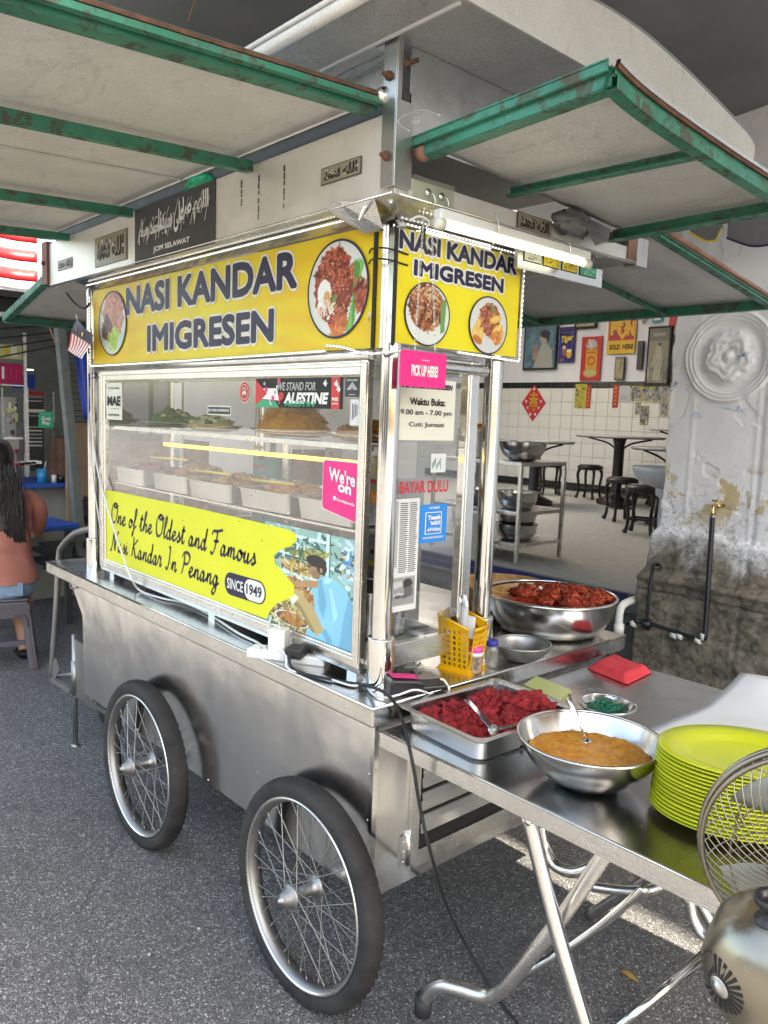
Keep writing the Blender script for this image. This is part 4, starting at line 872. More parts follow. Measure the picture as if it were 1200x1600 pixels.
def note(mm): 
    x0, x1 = g(547, 640).x, g(563, 640).x; z0, z1 = g(555, 666).z, g(555, 623).z; GP.rw(mm, x0, x1, z0, z1, 'grey_print', .0006, .0004); GP.rw(mm, x0 + .004, x1 - .003, z0 + .003, z1 - .003, 'paper_white', .0003, .0011)
    for k in range(4): GP.rw(mm, x0 + .01 + k * .006, x0 + .013 + k * .006, z0 + .015 + .004 * k, z1 - .012 - .003 * (k % 2), 'dark_grey', .0002, .0016)
sticker('paper_note', note)
def jal(mm):
    x0, x1 = g(325, 640).x, g(361, 640).x; z1 = g(343, 634).z; z0 = g(343, 649).z; GP.rw(mm, x0, x1, z0, z1, 'cream', .0006, .0004); GP.rw(mm, x0 + .004, x1 - .004, z0 + .004, z1 - .004, 'dark_grey', .0003, .0011); GP.t(mm, 'JALANJALANFRIENDS', x0 + .007, x1 - .007, z0 + .010, z1 - .010, 'white_print', .003, .03)
sticker('name_sticker', jal)
# pink notice without its mascot
def pink(mm):
    x0, x1 = g(505, 760).x, g(561, 760).x; z1, z0 = g(540, 722).z, g(540, 813).z; P = []
    r = .012
    for cx_, cz_, a0 in ((x1 - r, z1 - r, 0), (x0 + r, z1 - r, 90), (x0 + r, z0 + r + 0.02, 180), (x1 - r, z0 + r, 270)):
        for k in range(5): t = math.radians(a0 + 22.5 * k); P.append((cx_ + r * math.cos(t), cz_ + r * math.sin(t)))
    mm.prism([GP.w(x - .002 if x < x0 + .05 else x + .002, z + (.002 if z > z0 + .1 else -.002), .0004) for x, z in P], GP.n * .0005, 'white_print'); mm.prism([GP.w(x, z, .0011) for x, z in P], GP.n * .0004, 'pink_print'); w_ = x1 - x0; h = z1 - z0
    GP.t(mm, "We're", x0 + .18 * w_, x1 - .08 * w_, z1 - .34 * h, z1 - .10 * h, 'white_print', .003, .03, 0, -.1); GP.t(mm, 'on', x0 + .45 * w_, x1 - .18 * w_, z1 - .52 * h, z1 - .38 * h, 'white_print', .003, .04, 0, -.1)
    GP.t(mm, 'foodpanda', x0 + .42 * w_, x1 - .08 * w_, z1 - .70 * h, z1 - .63 * h, 'white_print', .003, .02, 0, -.1)
    mm.lathe(GP.w(x0 + .36 * w_, z1 - .645 * h, .003), [(.006, 0), (0, .0002)], 14, 'white_print', (0, -1, 0))
sticker('pink_notice', pink)
# --- side glass: opening hours, pay first, newspaper, payment
SP = Plane('x', -0.0955)
def s(px, py): return SP.p(px, py)
def hours(mm):
    u0, u1 = s(617, 640).y, s(710, 640).y; z1 = s(660, 592).z; z0 = s(660, 688).z; SP.rw(mm, u0, u1, z0, z1, 'cream', .001, .0004); h = z1 - z0; w_ = u1 - u0
    SP.t(mm, 'NASI KANDAR IMIGRESEN', u0 + .05 * w_, u1 - .06 * w_, z1 - .16 * h, z1 - .07 * h, 'navy_print', .003, .05, .2)
    SP.t(mm, 'Waktu Buka:', u0 + .22 * w_, u1 - .18 * w_, z1 - .43 * h, z1 - .31 * h, 'black', .003, .035); SP.t(mm, '9.00 am - 7.00 pm', u0 + .08 * w_, u1 - .06 * w_, z1 - .61 * h, z1 - .50 * h, 'navy_print', .003, .015); SP.t(mm, 'Cuti: Jumaat', u0 + .22 * w_, u1 - .18 * w_, z1 - .80 * h, z1 - .70 * h, 'navy_print', .003, .015)
sticker('opening_hours_notice', hours)
def silver(mm):
    u0, u1 = s(618, 700).y, s(651, 700).y; z1, z0 = s(630, 690).z, s(630, 748).z; SP.rw(mm, u0, u1, z0, z1, 'card_grey', .0006, .0004); SP.t(mm, 'Aiyan', u0 + .01, u1 - .008, z0 + .032, z0 + .05, 'grey_print', .002, .02)
sticker('silver_notice', silver)
def tiny(mm):
    u0, u1 = s(674, 700).y, s(697, 700).y; z1, z0 = s(685, 709).z, s(685, 738).z; SP.rw(mm, u0, u1, z0, z1, 'paper_white', .0006, .0004)
    for k in range(7): SP.rw(mm, u0 + .004 + .005 * k, u0 + .007 + .005 * k, z0 + .008 + .006 * (k % 3), z0 + .02 + .006 * ((k + 1) % 4), ['teal', 'dark_grey', 'veg_green'][k % 3], .0002, .0012)
sticker('small_picture_sticker', tiny)
def bayar(mm):
    u0, u1 = s(608, 770).y, s(699, 770).y; z1, z0 = s(660, 751).z, s(660, 770).z; SP.t(mm, 'SILA BAYAR DULU', u0 - 0.03, u1, z0, z1, 'red_print', .0016, .02)
sticker('pay_first_lettering', bayar)
def news(mm):
    u0, u1 = s(611, 850).y, s(653, 850).y; z1, z0 = s(640, 779).z, s(625, 955).z; SP.rw(mm, u0, u1, z0, z1, 'paper_white', .0006, .0004); w_ = u1 - u0; h = z1 - z0
    SP.rw(mm, u0 + .05 * w_, u0 + .22 * w_, z0 + .4 * h, z1 - .02 * h, 'grey_print', .0002, .0012)
    k = 0; z = z1 - .01
    while z > z0 + .34 * h:
        for a, b in ((.28, .60), (.63, .93)): SP.rw(mm, u0 + a * w_, u0 + (b - random.uniform(0, .06)) * w_, z - .0024, z, 'dark_grey', .0002, .0012)
        z -= .0052
    SP.rw(mm, u0 + .05 * w_, u0 + .93 * w_, z0 + .05 * h, z0 + .31 * h, 'grey_print', .0002, .0012)
    c = Canvas(24, 30, (.30, .30, .30)); c.ell(.7, .75, .22, .2, (.04, .04, .04)); c.ell(.3, .35, .3, .1, (.5, .5, .5)); c.poly([(.5, .2), (.95, .3), (.9, .7), (.55, .6)], (.12, .12, .12)); c.ell(.3, .3, .2, .06, (.08, .08, .08)); c.poly([(.0, .85), (.4, .9), (.5, .7), (.1, .6)], (.55, .55, .55))
    c.panel(mm, SP.w(u0 + .07 * w_, z0 + .06 * h, .0018), SP.w(u0 + .90 * w_, z0 + .06 * h, .0018), SP.w(u0 + .07 * w_, z0 + .30 * h, .0018))
sticker('newspaper_cutting', news)
def tng(mm):
    u0, u1 = s(655, 820).y, s(697, 820).y; z1, z0 = s(676, 788).z, s(676, 847).z; SP.rw(mm, u0, u1, z0, z1, 'blue_print', .001, .0004); w_ = u1 - u0; h = z1 - z0
    SP.rw(mm, u0 + .2 * w_, u1 - .2 * w_, z0 + .22 * h, z1 - .2 * h, 'white_print', .0003, .0015); SP.rw(mm, u0 + .23 * w_, u1 - .23 * w_, z0 + .24 * h, z1 - .22 * h, 'blue_print', .0003, .0019)
    SP.t(mm, 'Touch', u0 + .27 * w_, u1 - .27 * w_, z0 + .60 * h, z0 + .72 * h, 'white_print', .004, .06); SP.t(mm, "'nGO", u0 + .36 * w_, u1 - .27 * w_, z0 + .46 * h, z0 + .57 * h, 'white_print', .004, .06); SP.t(mm, 'eWallet', u0 + .27 * w_, u1 - .27 * w_, z0 + .30 * h, z0 + .40 * h, 'white_print', .004, .03)
    SP.t(mm, 'WE PREFER', u0 + .3 * w_, u1 - .3 * w_, z1 - .12 * h, z1 - .06 * h, 'white_print', .003, .02); SP.t(mm, 'FOR MORE REWARDS!', u0 + .12 * w_, u1 - .12 * w_, z0 + .1 * h, z0 + .16 * h, 'white_print', .003, .02)
sticker('ewallet_sticker', tng)

# --- front sign
def yellow_sign(nm, pl, u0, u1, z0, z1, cu, cz, th=0.02):
    nu, nv = (200, 60) if u1 - u0 > 1 else (110, 66)
    c = Canvas(nu, nv); x = (c.X * (u1 - u0) + u0 - cu); y = (c.Y * (z1 - z0) + z0 - cz)
    an = np.arctan2(y, x); ray = 0.5 + 0.5 * np.sign(np.sin(an * 44 + 0.8 * np.sin(x * 9))); ray = 0.35 * ray + 0.65 * (0.5 + 0.5 * np.sin(an * 44))
    dist = np.clip(np.hypot(x, y) / 0.5, 0, 1)
    a = np.array((0.76, 0.58, 0.012)); b = np.array((0.76, 0.50, 0.012)); d_ = np.array((0.78, 0.68, 0.018))
    k = (ray * dist)[..., None]; c.a = d_ * (1 - dist[..., None]) + dist[..., None] * (a * (1 - k) + b * k)
    mm = MB('print'); c.panel(mm, pl.w(u0, z0, .0005), pl.w(u1, z0, .0005), pl.w(u0, z1, .0005)); pl.rw(mm, u0, u1, z0, z1, 'steel_frame', th, -th); finish_cols(mm); return mm.build(nm, cart)
sx0, sx1, sz0, sz1 = -1.832, -0.107, 1.700, 1.988
fs = yellow_sign('front_sign', FS, sx0, sx1, sz0, sz1, -0.95, 1.84)
def lettering(pl, parent, lines, out=.0125):
    mm = MB('white_print'); 
    for st, u0, u1, z0, z1, sl in lines:
        q = out * .5; u0, u1, z0, z1 = u0 + q, u1 - q, z0 + q, z1 - q
        for k in range(12):
            a = 2 * math.pi * k / 12; du, dz = out * math.cos(a), out * math.sin(a)
            pl.t(mm, st, u0 + du, u1 + du, z0 + dz, z1 + dz, 'white_print', .0018 + .00004 * k, 0, 0, sl)
        for k in range(10):
            a = 2 * math.pi * k / 10; q = out * (.48 if out > .01 else .36); pl.t(mm, st, u0 + q * math.cos(a), u1 + q * math.cos(a), z0 + q * math.sin(a), z1 + q * math.sin(a), 'navy_print', .0034 + .00004 * k, 0, 0, sl)
    mm.build('lettering', parent)
def fsp(px, py): q = FS.p(px, py); return q.x, q.z
a = fsp(196, 500); b = fsp(468, 448); c_ = fsp(200, 448); d_ = fsp(468, 396)
zt1 = (fsp(200, 447)[1] + fsp(468, 391)[1]) / 2; zb1 = (fsp(200, 493)[1] + fsp(468, 452)[1]) / 2
e = fsp(229, 555); f_ = fsp(430, 535); zt2 = (fsp(231, 508)[1] + fsp(428, 481)[1]) / 2; zb2 = (fsp(232, 552)[1] + fsp(430, 533)[1]) / 2
lettering(FS, fs, [('NASI KANDAR', a[0] + .012, b[0] - .006, zb1, zt1, 0), ('IMIGRESEN', e[0] + .01, f_[0] - .004, zb2, zt2, 0)])
# food roundels
MEAT = [(0.30, 0.03, 0.015), (0.20, 0.02, 0.012), (0.42, 0.07, 0.03), (0.12, 0.015, 0.01), (0.5, 0.14, 0.06)]
def dish(kind):
    c = Canvas(170, 170, (0.66, 0.69, 0.66))
    if kind == 0:
        c.scatter(60, .55, .12, .12, .14, [(0.55, 0.10, 0.02), (0.6, 0.2, 0.05)], (.01, .035)); c.scatter(900, .45, .55, .32, .36, MEAT, (.006, .028), 3); c.scatter(420, .45, .58, .30, .32, MEAT + [(0.6, 0.25, 0.14), (0.06, 0.005, 0.005)], (.003, .010), 5)
        for k in range(4): c.poly([(.66 + .03 * k, .05), (.7 + .03 * k, .06), (.93 - .02 * k, .72), (.86 - .03 * k, .78)], [(0.10, 0.34, 0.05), (0.18, 0.45, 0.08), (0.25, 0.5, 0.1), (0.07, 0.26, 0.05)][k])
        c.scatter(60, .88, .42, .08, .16, MEAT, (.01, .03)); c.ell(.28, .47, .12, .15, (0.80, 0.82, 0.80)); c.ell(.33, .42, .06, .075, (0.62, 0.36, 0.10)); c.poly([(.35, .28), (.46, .3), (.5, .44), (.46, .46)], (0.1, 0.3, 0.06)); c.scatter(40, .3, .3, .16, .1, [(.75, .5, .4), (.8, .78, .75)], (.006, .02))
    elif kind == 1:
        c.a[:] = (0.62, 0.70, 0.66); c.scatter(330, .55, .62, .36, .34, [(0.55, 0.2, 0.16), (0.6, 0.3, 0.22), (0.4, 0.12, 0.1), (0.45, 0.35, 0.3)], (.01, .04)); c.poly([(.08, .3), (.3, .68), (.55, .42), (.4, .2)], (0.13, 0.07, 0.07)); c.scatter(60, .28, .4, .16, .14, [(.12, .07, .07), (.25, .12, .1)], (.01, .03))
        c.scatter(120, .55, .24, .2, .16, [(0.45, 0.60, 0.12), (0.6, 0.72, 0.25), (0.3, 0.5, 0.08)], (.012, .04)); c.ell(.85, .2, .2, .12, (.5, .65, .62), .7)
    elif kind == 2:
        c.scatter(900, .48, .6, .4, .36, [(0.30, 0.08, 0.03), (0.42, 0.16, 0.06), (0.2, 0.04, 0.02), (0.5, 0.3, 0.14), (0.1, 0.02, 0.01)], (.004, .028)); c.poly([(.8, .2), (.9, .25), (.92, .8), (.8, .7)], (.12, .3, .08)); c.scatter(40, .5, .85, .25, .1, [(.6, .45, .25), (.5, .2, .1)], (.006, .02), 4)
    else:
        c.a[:] = (.62, .63, .62); c.scatter(700, .52, .6, .26, .28, [(0.42, 0.12, 0.05), (0.3, 0.06, 0.03), (0.55, 0.22, 0.1), (0.12, 0.03, 0.01)], (.004, .022), 4)
        for x, y, r_ in ((.2, .45, 1.1), (.3, .3, 1.4), (.75, .45, .5), (.82, .32, .9), (.68, .62, .3), (.14, .33, 1.3)): c.ell(x, y, .16, .07, (.72, .42, .08), r_); c.ell(x, y + .01, .11, .04, (.8, .54, .14), r_)
        c.scatter(60, .76, .3, .14, .1, [(.6, .2, .04), (.7, .35, .08)], (.01, .035)); c.ell(.22, .22, .13, .07, (.5, .16, .03), -.4)
        c.poly([(.5, .9), (.56, .9), (.68, .72), (.6, .74)], (.1, .28, .06))
    return c
def roundel(pl, parent, kind, pxl, pyc, pxr, pyt, pyb, pxc, tilt=0):
    l = pl.p(pxl, pyc).dot(pl.u); r = pl.p(pxr, pyc).dot(pl.u); zt = pl.p(pxc, pyt).z; zb = pl.p(pxc, pyb).z; c0 = pl.w((l + r) / 2, (zt + zb) / 2, .004); ru = (r - l) / 2; rz = (zt - zb) / 2
    mm = MB('print'); dish(kind).disc(mm, c0, pl.u * ru * .97, EZ * rz * .97, 44, 120)
    P1 = [c0 - pl.n * .0015 + pl.u * ru * math.cos(t) + EZ * rz * math.sin(t) for t in np.linspace(0, 2 * math.pi, 64, endpoint=False)]
    P2 = [c0 + pl.n * .001 + pl.u * ru * .955 * math.cos(t) + EZ * rz * .955 * math.sin(t) for t in np.linspace(0, 2 * math.pi, 64, endpoint=False)]
    P3 = [p + pl.n * .0026 for p in P1]
    mm.add(P3 + P2, [(i, (i + 1) % 64, 64 + (i + 1) % 64, 64 + i) for i in range(64)], 'navy_print'); mm.add(P1 + P3, [(i, (i + 1) % 64, 64 + (i + 1) % 64, 64 + i) for i in range(64)], 'navy_print')
    finish_cols(mm); mm.build('food_picture', parent)
roundel(FS, fs, 0, 483, 457, 578, 374, 529, 531); roundel(FS, fs, 1, 156, 505, 199, 455, 556, 176)
# --- side sign
y0_, y1_ = 0.081, 0.545; ss = yellow_sign('side_sign', SS, y0_, y1_, 1.712, 1.978, 0.30, 1.80)
def sp_(px, py): q = SS.p(px, py); return q.y, q.z
zt1 = (sp_(622, 362)[1] + sp_(808, 399)[1]) / 2; zb1 = (sp_(622, 389)[1] + sp_(808, 432)[1]) / 2; zt2 = (sp_(645, 402)[1] + sp_(785, 436)[1]) / 2; zb2 = (sp_(645, 430)[1] + sp_(785, 461)[1]) / 2
lettering(SS, ss, [('NASI KANDAR', sp_(622, 380)[0], sp_(807, 415)[0], zb1, zt1, 0), ('IMIGRESEN', sp_(645, 416)[0], sp_(786, 447)[0], zb2, zt2, 0)], .008)
roundel(SS, ss, 2, 630, 490, 701, 441, 541, 665); roundel(SS, ss, 3, 731, 505, 791, 463, 554, 762)
# black sign edges and corner gap strip, cable ties
m = MB('black'); m.box(-0.128, -0.120, 0.065, 0.078, 1.70, 1.99); m.box(-0.07, -0.064, 0.078, 0.086, 1.705, 1.985); m.build('corner_strip', fs)
m = MB('black')
for z in (1.925, 1.90): m.tube(cr([(-0.15, 0.07, z), (-0.12, 0.055, z + .004), (-0.075, 0.062, z), (-0.066, 0.12, z - .006)], 4), 0.0022, 5)
m.tube([(-0.14, 0.066, 1.765), (-0.11, 0.045, 1.78)], 0.002, 5, 'white_plastic'); m.build('cable_tie', fs)
# LED strips round the signs
def ledstrip(pts, step=0.0125, nm='led_strip', nrm=V((0, -1, 0)), r_=0.0024):
    mm = MB('white_plastic'); mm.tube(pts, 0.0035, 6, 'white_plastic')
    acc = 0
    for a, b in zip(pts[:-1], pts[1:]):
        a = V(a); b = V(b); L_ = (b - a).length; n_ = max(1, int(L_ / step))
        for k in range(n_): p = a.lerp(b, (k + .5) / n_) + nrm * 0.0032; mm.blob(p, r_, 'led', 5, 3, 0)
    return mm.build(nm, cart)
y = 0.062; N_ = V((0, -1, 0))
ledstrip([(sx0 - .002, y, sz1 - .02), (sx0 - .002, y, sz0 - .004)]); ledstrip([(sx0, y, sz0 - .006), (-1.0, y, sz0 - .006), (-0.30, y, sz0 - .002)])
ledstrip(cr([(-0.30, y, sz0 + .012), (-0.22, y - .006, sz0 + .004), (-0.12, y - .018, sz0 - .016), (-0.056, 0.07, sz0 - .012), (-0.06, 0.13, sz0 - 0.004)], 3))
XN = V((1, 0, 0)); ledstrip([(-0.062, 0.30, 1.706), (-0.062, y1_ + .002, 1.700)], nrm=XN); ledstrip([(-0.062, y1_ + .003, 1.70), (-0.062, y1_ + .003, 1.975)], nrm=XN); ledstrip([(-0.062, 0.09, 1.985), (-0.062, y1_, 1.983)], nrm=XN)
ledstrip([(-1.80, 0.035, 2.003), (-0.16, 0.035, 2.003)], 0.0125, nrm=V((0, -1, -.6)))
ledstrip([(-0.165, 0.046, 1.99), (-0.085, 0.0, 2.008)], 0.010); ledstrip([(-0.03, 0.02, 2.017), (-0.02, 0.19, 2.012)], 0.012, nrm=V((0, 0, -1)))

# --- canopy: fascia box, roof
XF = 0.004; ZFb = 2.023; ZFt = 2.197; XL = -2.12; YE_ = 0.996
m = MB('fascia_metal'); m.box(XL, XF - .02, 0.005, 0.017, ZFb, ZFt); fasc = m.build('fascia_board', cart, bev=0.0015)
m = MB('fascia_metal'); m.box(XF - .012, XF, 0.048, YE_, ZFb, 2.065); m.box(XL, XL + .012, .03, YE_, ZFb, ZFt); m.box(XL, XF, YE_ - .012, YE_, ZFb, 2.065); m.box(XF - .019, XF - .0005, 0.006, 0.046, ZFb - .0, 2.06); m.build('side_band', cart, bev=0.001)
m = MB('steel_pipe')  # sloping under-tray between sign tops and fascia
m.add([(XL + .25, 0.012, ZFb), (XF - .03, 0.012, ZFb), (-0.15, 0.07, 1.992), (XL + .30, 0.07, 1.992)], [(0, 1, 2, 3)], 'steel_shelf')
m.add([(XF, 0.018, ZFb), (XF, YE_ - .1, ZFb), (-0.065, 0.60, 1.990), (-0.065, 0.07, 1.990)], [(0, 1, 2, 3)], 'steel_shelf'); m.add([(XF - .03, 0.012, ZFb), (XF, 0.018, ZFb), (-0.065, 0.07, 1.990), (-0.15, 0.07, 1.992)], [(0, 1, 2, 3)], 'steel_shelf')
m.add([(XF, .6, ZFb), (XF, YE_, ZFb), (-.3, YE_, ZFb - .004), (-.3, .6, ZFb - .004)], [(0, 1, 2, 3)], 'steel_dull')
m.build('soffit', cart)
m = MB('steel_frame'); a = FA.p(548, 330); b = V((-0.06, 0.03, 1.975)); m.prism([(-0.235, 0.0, 2.024), (-0.185, -0.001, 2.030), (-0.07, 0.015, 2.02), (-0.085, 0.058, 1.965), (-0.155, 0.058, 1.968)], (0.004, -0.006, 0.003)); m.build('corner_flange', cart)
m = MB('steel_frame'); m.tube([(XL, 0.002, ZFb + .001), (XF, 0.002, ZFb + .001)], 0.003, 6, 'steel_pipe'); m.tube([(XF + .002, 0.02, ZFb), (XF + .002, YE_, ZFb)], 0.003, 6, 'steel_pipe'); m.build('fascia_edge', cart)
# drips and stains as thin scratches of tar
for px, py0, py1 in ((378, 282, 325), (405, 274, 345), (445, 258, 330)):
    m = MB('dark_grey')
    for k in range(6):
        za, zb2_ = FA.p(px, py0 + (py1 - py0) * k / 6).z, FA.p(px, py0 + (py1 - py0) * (k + .5 + .4 * random.random()) / 6).z; x = FA.p(px, py0).x + random.uniform(-.001, .001); m.box(x - .003 + .0004 * k, x + .003 - .0004 * k, 0.0035, 0.0048, zb2_, za)
    m.build('tar_streak', fasc)
# corner brackets
def bracket(x0, x1, y0, y1, nm='corner_post', mt='steel_old'):
    mm = MB(mt); mm.box(x0, x1, y0 - .004, y0 + .0, 2.035, 2.34); mm.box(x1 - .0, x1 + .004, y0 - .004, y1, 2.035, 2.215); mm.box(x1, x1 + .003, y0 - .002, y0 + .012, 2.215, 2.34)
    for z in (2.10, 2.265): mm.lathe(((x0 + x1) / 2, y0 - .004, z), [(.0105, 0), (.0105, .008), (.006, .009), (.005, .02), (0, .02)], 6, 'rust', (0, -1, 0))
    mm.lathe((x1 + .004, y0 + .02, 2.29), [(.009, 0), (.009, .007), (.0055, .008), (.005, .03), (0, .03)], 6, 'rust', (1, .3, .1)); mm.box(x0 - .03, x0 + .03, y0 - .004, y0 + .03, 2.337, 2.342)
    return mm.build(nm, cart, bev=0.001)
bracket(-0.032, 0.010, -0.002, 0.046)
mm = MB('rusty_brown'); mm.box(XL - .055, XL - .0, -0.006, 0.03, 2.035, 2.205); mm.lathe((XL - .03, -.006, 2.12), [(.01, 0), (.01, .008), (0, .012)], 6, 'rust', (0, -1, 0)); mm.build('corner_post', cart)
mm = MB('steel_old'); mm.box(XF - .002, XF + .004, YE_ - .05, YE_, 2.03, 2.12, 'rusty_brown'); mm.box(XF - .04, XF + .004, YE_, YE_ + .06, 2.018, 2.10); mm.build('corner_post', cart)
# upper plates carrying the roof
m = MB('steel_frame'); m.box(-0.006, -0.001, 0.05, 1.2, 2.14, 2.339); m.box(XL, -0.035, 0.03, 0.034, 2.245, 2.339); m.box(XL, -.01, 0.034, 0.038, 2.19, 2.25, 'dark_grey'); m.build('upper_plate', cart)
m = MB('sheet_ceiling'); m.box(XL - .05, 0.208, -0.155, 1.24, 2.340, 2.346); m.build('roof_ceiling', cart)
roof = empty('roof', (0, 0, 2.34), cart)
archp = [(-0.16, 2.36), (-0.05, 2.405), (0.10, 2.445), (0.375, 2.484), (0.595, 2.489), (0.80, 2.470), (0.913, 2.454), (1.10, 2.425), (1.243, 2.395), (1.26, 2.345)]
arc = cr(archp, 5)
m = MB('sheet_gable'); m.prism([V((0.210, y_, z_)) for y_, z_ in [(-0.16, 2.3385)] + [(1.26, 2.3385)] + arc[::-1]], (0.006, 0, 0))
m.build('gable_end', roof); m = MB('steel_dull'); m.tube([(0.214, a, b) for a, b in arc], 0.0045, 8); m.build('gable_edge', roof)
m = MB('sheet_gable'); m.grid([[V((x, a, b)) for a, b in arc] for x in (XL - .06, 0.212)]); m.build('roof_sheet', roof)
m = MB('sheet_gable'); m.tube([(XL, -0.158, 2.345), (0.205, -0.158, 2.345)], 0.014, 14); m.tube([(XL, -0.165, 2.365), (0.205, -0.165, 2.365)], 0.006, 8); m.box(XL, .2, -0.02, -0.014, 2.335, 2.3402, 'white_print'); m.build('front_eave', roof)

# --- flaps
SCR = MB('steel_old'); SCR.lathe((0, 0, 0), [(.0055, 0), (.005, -.002), (0, -.003)], 8); SCR0 = []
def screws(par, a, b, n_):
    for k in range(n_):
        p = V(a).lerp(V(b), (k + .5) / n_) - parent_loc(par)
        if not SCR0: SCR0.append(SCR.build('screw', par)); o = SCR0[0]
        else: o = SCR0[0].copy(); COL.objects.link(o); o.parent = par
        o.location = p + V((random.uniform(-.003, .003), random.uniform(-.01, .01), 0))
def lbar(mm, a, b, w_=0.030, t=0.004, up=V((0, 0, 1)), side=None):
    """angle iron: a flat under-face and an upright leg"""
    a = V(a); b = V(b); d = (b - a).normalized(); sd = d.cross(up).normalized(); u = sd.cross(d).normalized()
    mm.obox((a + b) / 2 + u * w_ * .5, (d, sd, u), ((b - a).length, t, w_)); mm.obox((a + b) / 2 + sd * (w_ * .5 * (side or 1)) + u * (0 if side else 0), (d, sd, u), ((b - a).length, w_, t)); mm.obox((a + b) / 2 + u * (w_ - t) + sd * t * .6, (d, sd, u), ((b - a).length, t * 1.6, t))
ff = empty('front_flap', (-1, 0, 2.2), cart)
zh, ze = 2.205, 2.150; yL = -0.95
m = MB('sheet_front'); nxx, nyy = 40, 20
m.grid([[V((-2.03 + (1.99) * i / nxx, -0.005 + yL * j / nyy, 2.226 + (ze + .022 - 2.226) * j / nyy + .003 * noise.noise(V((i * .35, j * .4, 0))))) for j in range(nyy + 1)] for i in range(nxx + 1)])
m.build('sheet', ff, solid=0.0015)
m = MB('steel_frame'); m.tube([(-2.0, -.012, 2.2235), (-.07, -.012, 2.2235)], 0.003, 6, 'white_print'); m.build('seal_bead', ff)
for x, w_ in ((-0.058, .042), (-0.560, .026), (-1.305, .026), (-1.875, .024), (-2.04, .04)):
    m = MB('green_paint'); lbar(m, (x, 0.0, 2.178 if w_ < .04 else 2.208), (x, yL, 2.125 if w_ < .04 else 2.150), w_, .004, side=1)
    if w_ > .04: m.bar((x + .018, 0, 2.220), (x + .018, yL, 2.164), .018, .012); m.bar((x + .026, 0, 2.232), (x + .026, yL, 2.176), .006, .008, 'rust')
    m.build('rib', ff)
m = MB('green_paint'); lbar(m, (-2.04, yL, 2.12), (-.04, yL, 2.12), .04); m.build('edge_bar', ff)
for x in (-.30, -.93, -1.60): screws(ff, (x, -.05, 2.2235), (x, yL, 2.1705), 6)
for x, w_ in ((-0.058, .042), (-0.560, .026), (-1.305, .026), (-1.875, .024)): screws(ff, (x + w_ * .5, -.03, 2.175), (x + w_ * .5, yL, 2.124), 7)
for x in (-.93,):
    m = MB('sheet_side'); m.bar((x, -.01, 2.2225), (x, yL, 2.1700), .022, .0025); m.build('sheet_seam', ff)
m = MB('steel_pipe'); m.lathe((-0.035, -.004, 2.232), [(0.0, -.01), (.016, -.01), (.018, 0), (.016, .012), (0, .012)], 20, None, (1, 0, 0)); m.build('pivot', ff)
rf = empty('side_flap', (0, .5, 2.1), cart)
y0f, y1f = 0.061, 0.93
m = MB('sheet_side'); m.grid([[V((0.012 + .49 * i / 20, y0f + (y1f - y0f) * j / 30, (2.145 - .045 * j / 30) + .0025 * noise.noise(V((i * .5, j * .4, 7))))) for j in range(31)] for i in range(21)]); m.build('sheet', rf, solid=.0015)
m = MB('green_paint'); lbar(m, (0.008, y0f, 2.108), (0.502, y0f, 2.127), .034, side=-1); lbar(m, (0.01, y0f - .012, 2.130), (0.5, y0f - .012, 2.150), .020, .003, side=-1); m.build('rib', rf)
m = MB('green_paint'); lbar(m, (0.008, 0.395, 2.092), (0.50, 0.43, 2.094), .024, side=1); m.build('rib', rf)
m = MB('green_paint'); lbar(m, (0.008, 0.86, 2.062), (0.50, 0.86, 2.068), .034, side=1); m.build('rib', rf)
m = MB('green_paint'); m2_ = None; pp = cr([(0.503, 0.050, 2.131), (0.503, 0.12, 2.118), (0.503, .25, 2.106), (.503, .5, 2.092), (.503, .75, 2.082), (.503, 1.0, 2.07)], 5)

def strip(mm, prof, path, mt):
    rows = [[V((a + dx, b, c + dz)) for dx, dz in prof] for a, b, c in path]; rows = [r + [r[0]] for r in rows]; mm.grid(rows, mt, False)
strip(m, [(-.012, -.014), (.016, -.014), (.016, .006), (.010, .008), (.010, .020), (.004, .022), (-.008, .012)], pp, 'green_paint'); strip(m, [(.008, .020), (.016, .018), (.018, .025), (.012, .026)], pp, 'rust'); strip(m, [(.011, .026), (.020, .025), (.021, .031), (.012, .031)], pp, 'steel_frame'); m.build('edge_bar', rf)
m = MB('rusty_brown'); m.lathe((0.03, y0f - .0, 2.112), [(0, -.008), (.017, -.008), (.017, .008), (0, .008)], 18, None, (1, 0, 0)); m.build('pivot', rf)
bf = empty('rear_flap', (-1, 1.1, 2.1), cart)
def bz(y): return 2.121 - (y - 1.1) * 0.1265
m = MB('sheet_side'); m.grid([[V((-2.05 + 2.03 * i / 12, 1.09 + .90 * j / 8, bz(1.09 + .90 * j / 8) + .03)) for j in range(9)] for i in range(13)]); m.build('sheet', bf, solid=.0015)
for x in (-0.012, -0.45, -1.1, -1.7, -2.04):
    m = MB('green_paint'); lbar(m, (x, 1.10, bz(1.1)), (x, 1.985, bz(1.985)), .032 if x > -.1 else .024, side=1)
    if x > -.1: m.tube([(x + .012, 1.1, bz(1.1) + .038), (x + .012, 1.99, bz(1.99) + .038)], .009, 8, 'rusty_brown')
    m.build('rib', bf)
m = MB('green_paint'); lbar(m, (-2.05, 1.985, bz(1.985) - .002), (0.0, 1.985, bz(1.985) - .002), .034, side=-1); m.build('edge_bar', bf)
m = MB('steel_dull'); m.box(-2.1, -.03, 1.0, 1.1, 2.05, 2.13); m.build('rear_beam', bf)
lfp = empty('end_flap', (-2.2, .3, 2.0), cart)
e0 = AT(56, 430, 'x', -2.18); 
m = MB('sheet_side'); m.grid([[V((-2.17 - .55 * i / 8, .0 + 1.0 * j / 8, 2.07 - .12 * i / 8)) for j in range(9)] for i in range(9)]); m.build('sheet', lfp, solid=.0015)
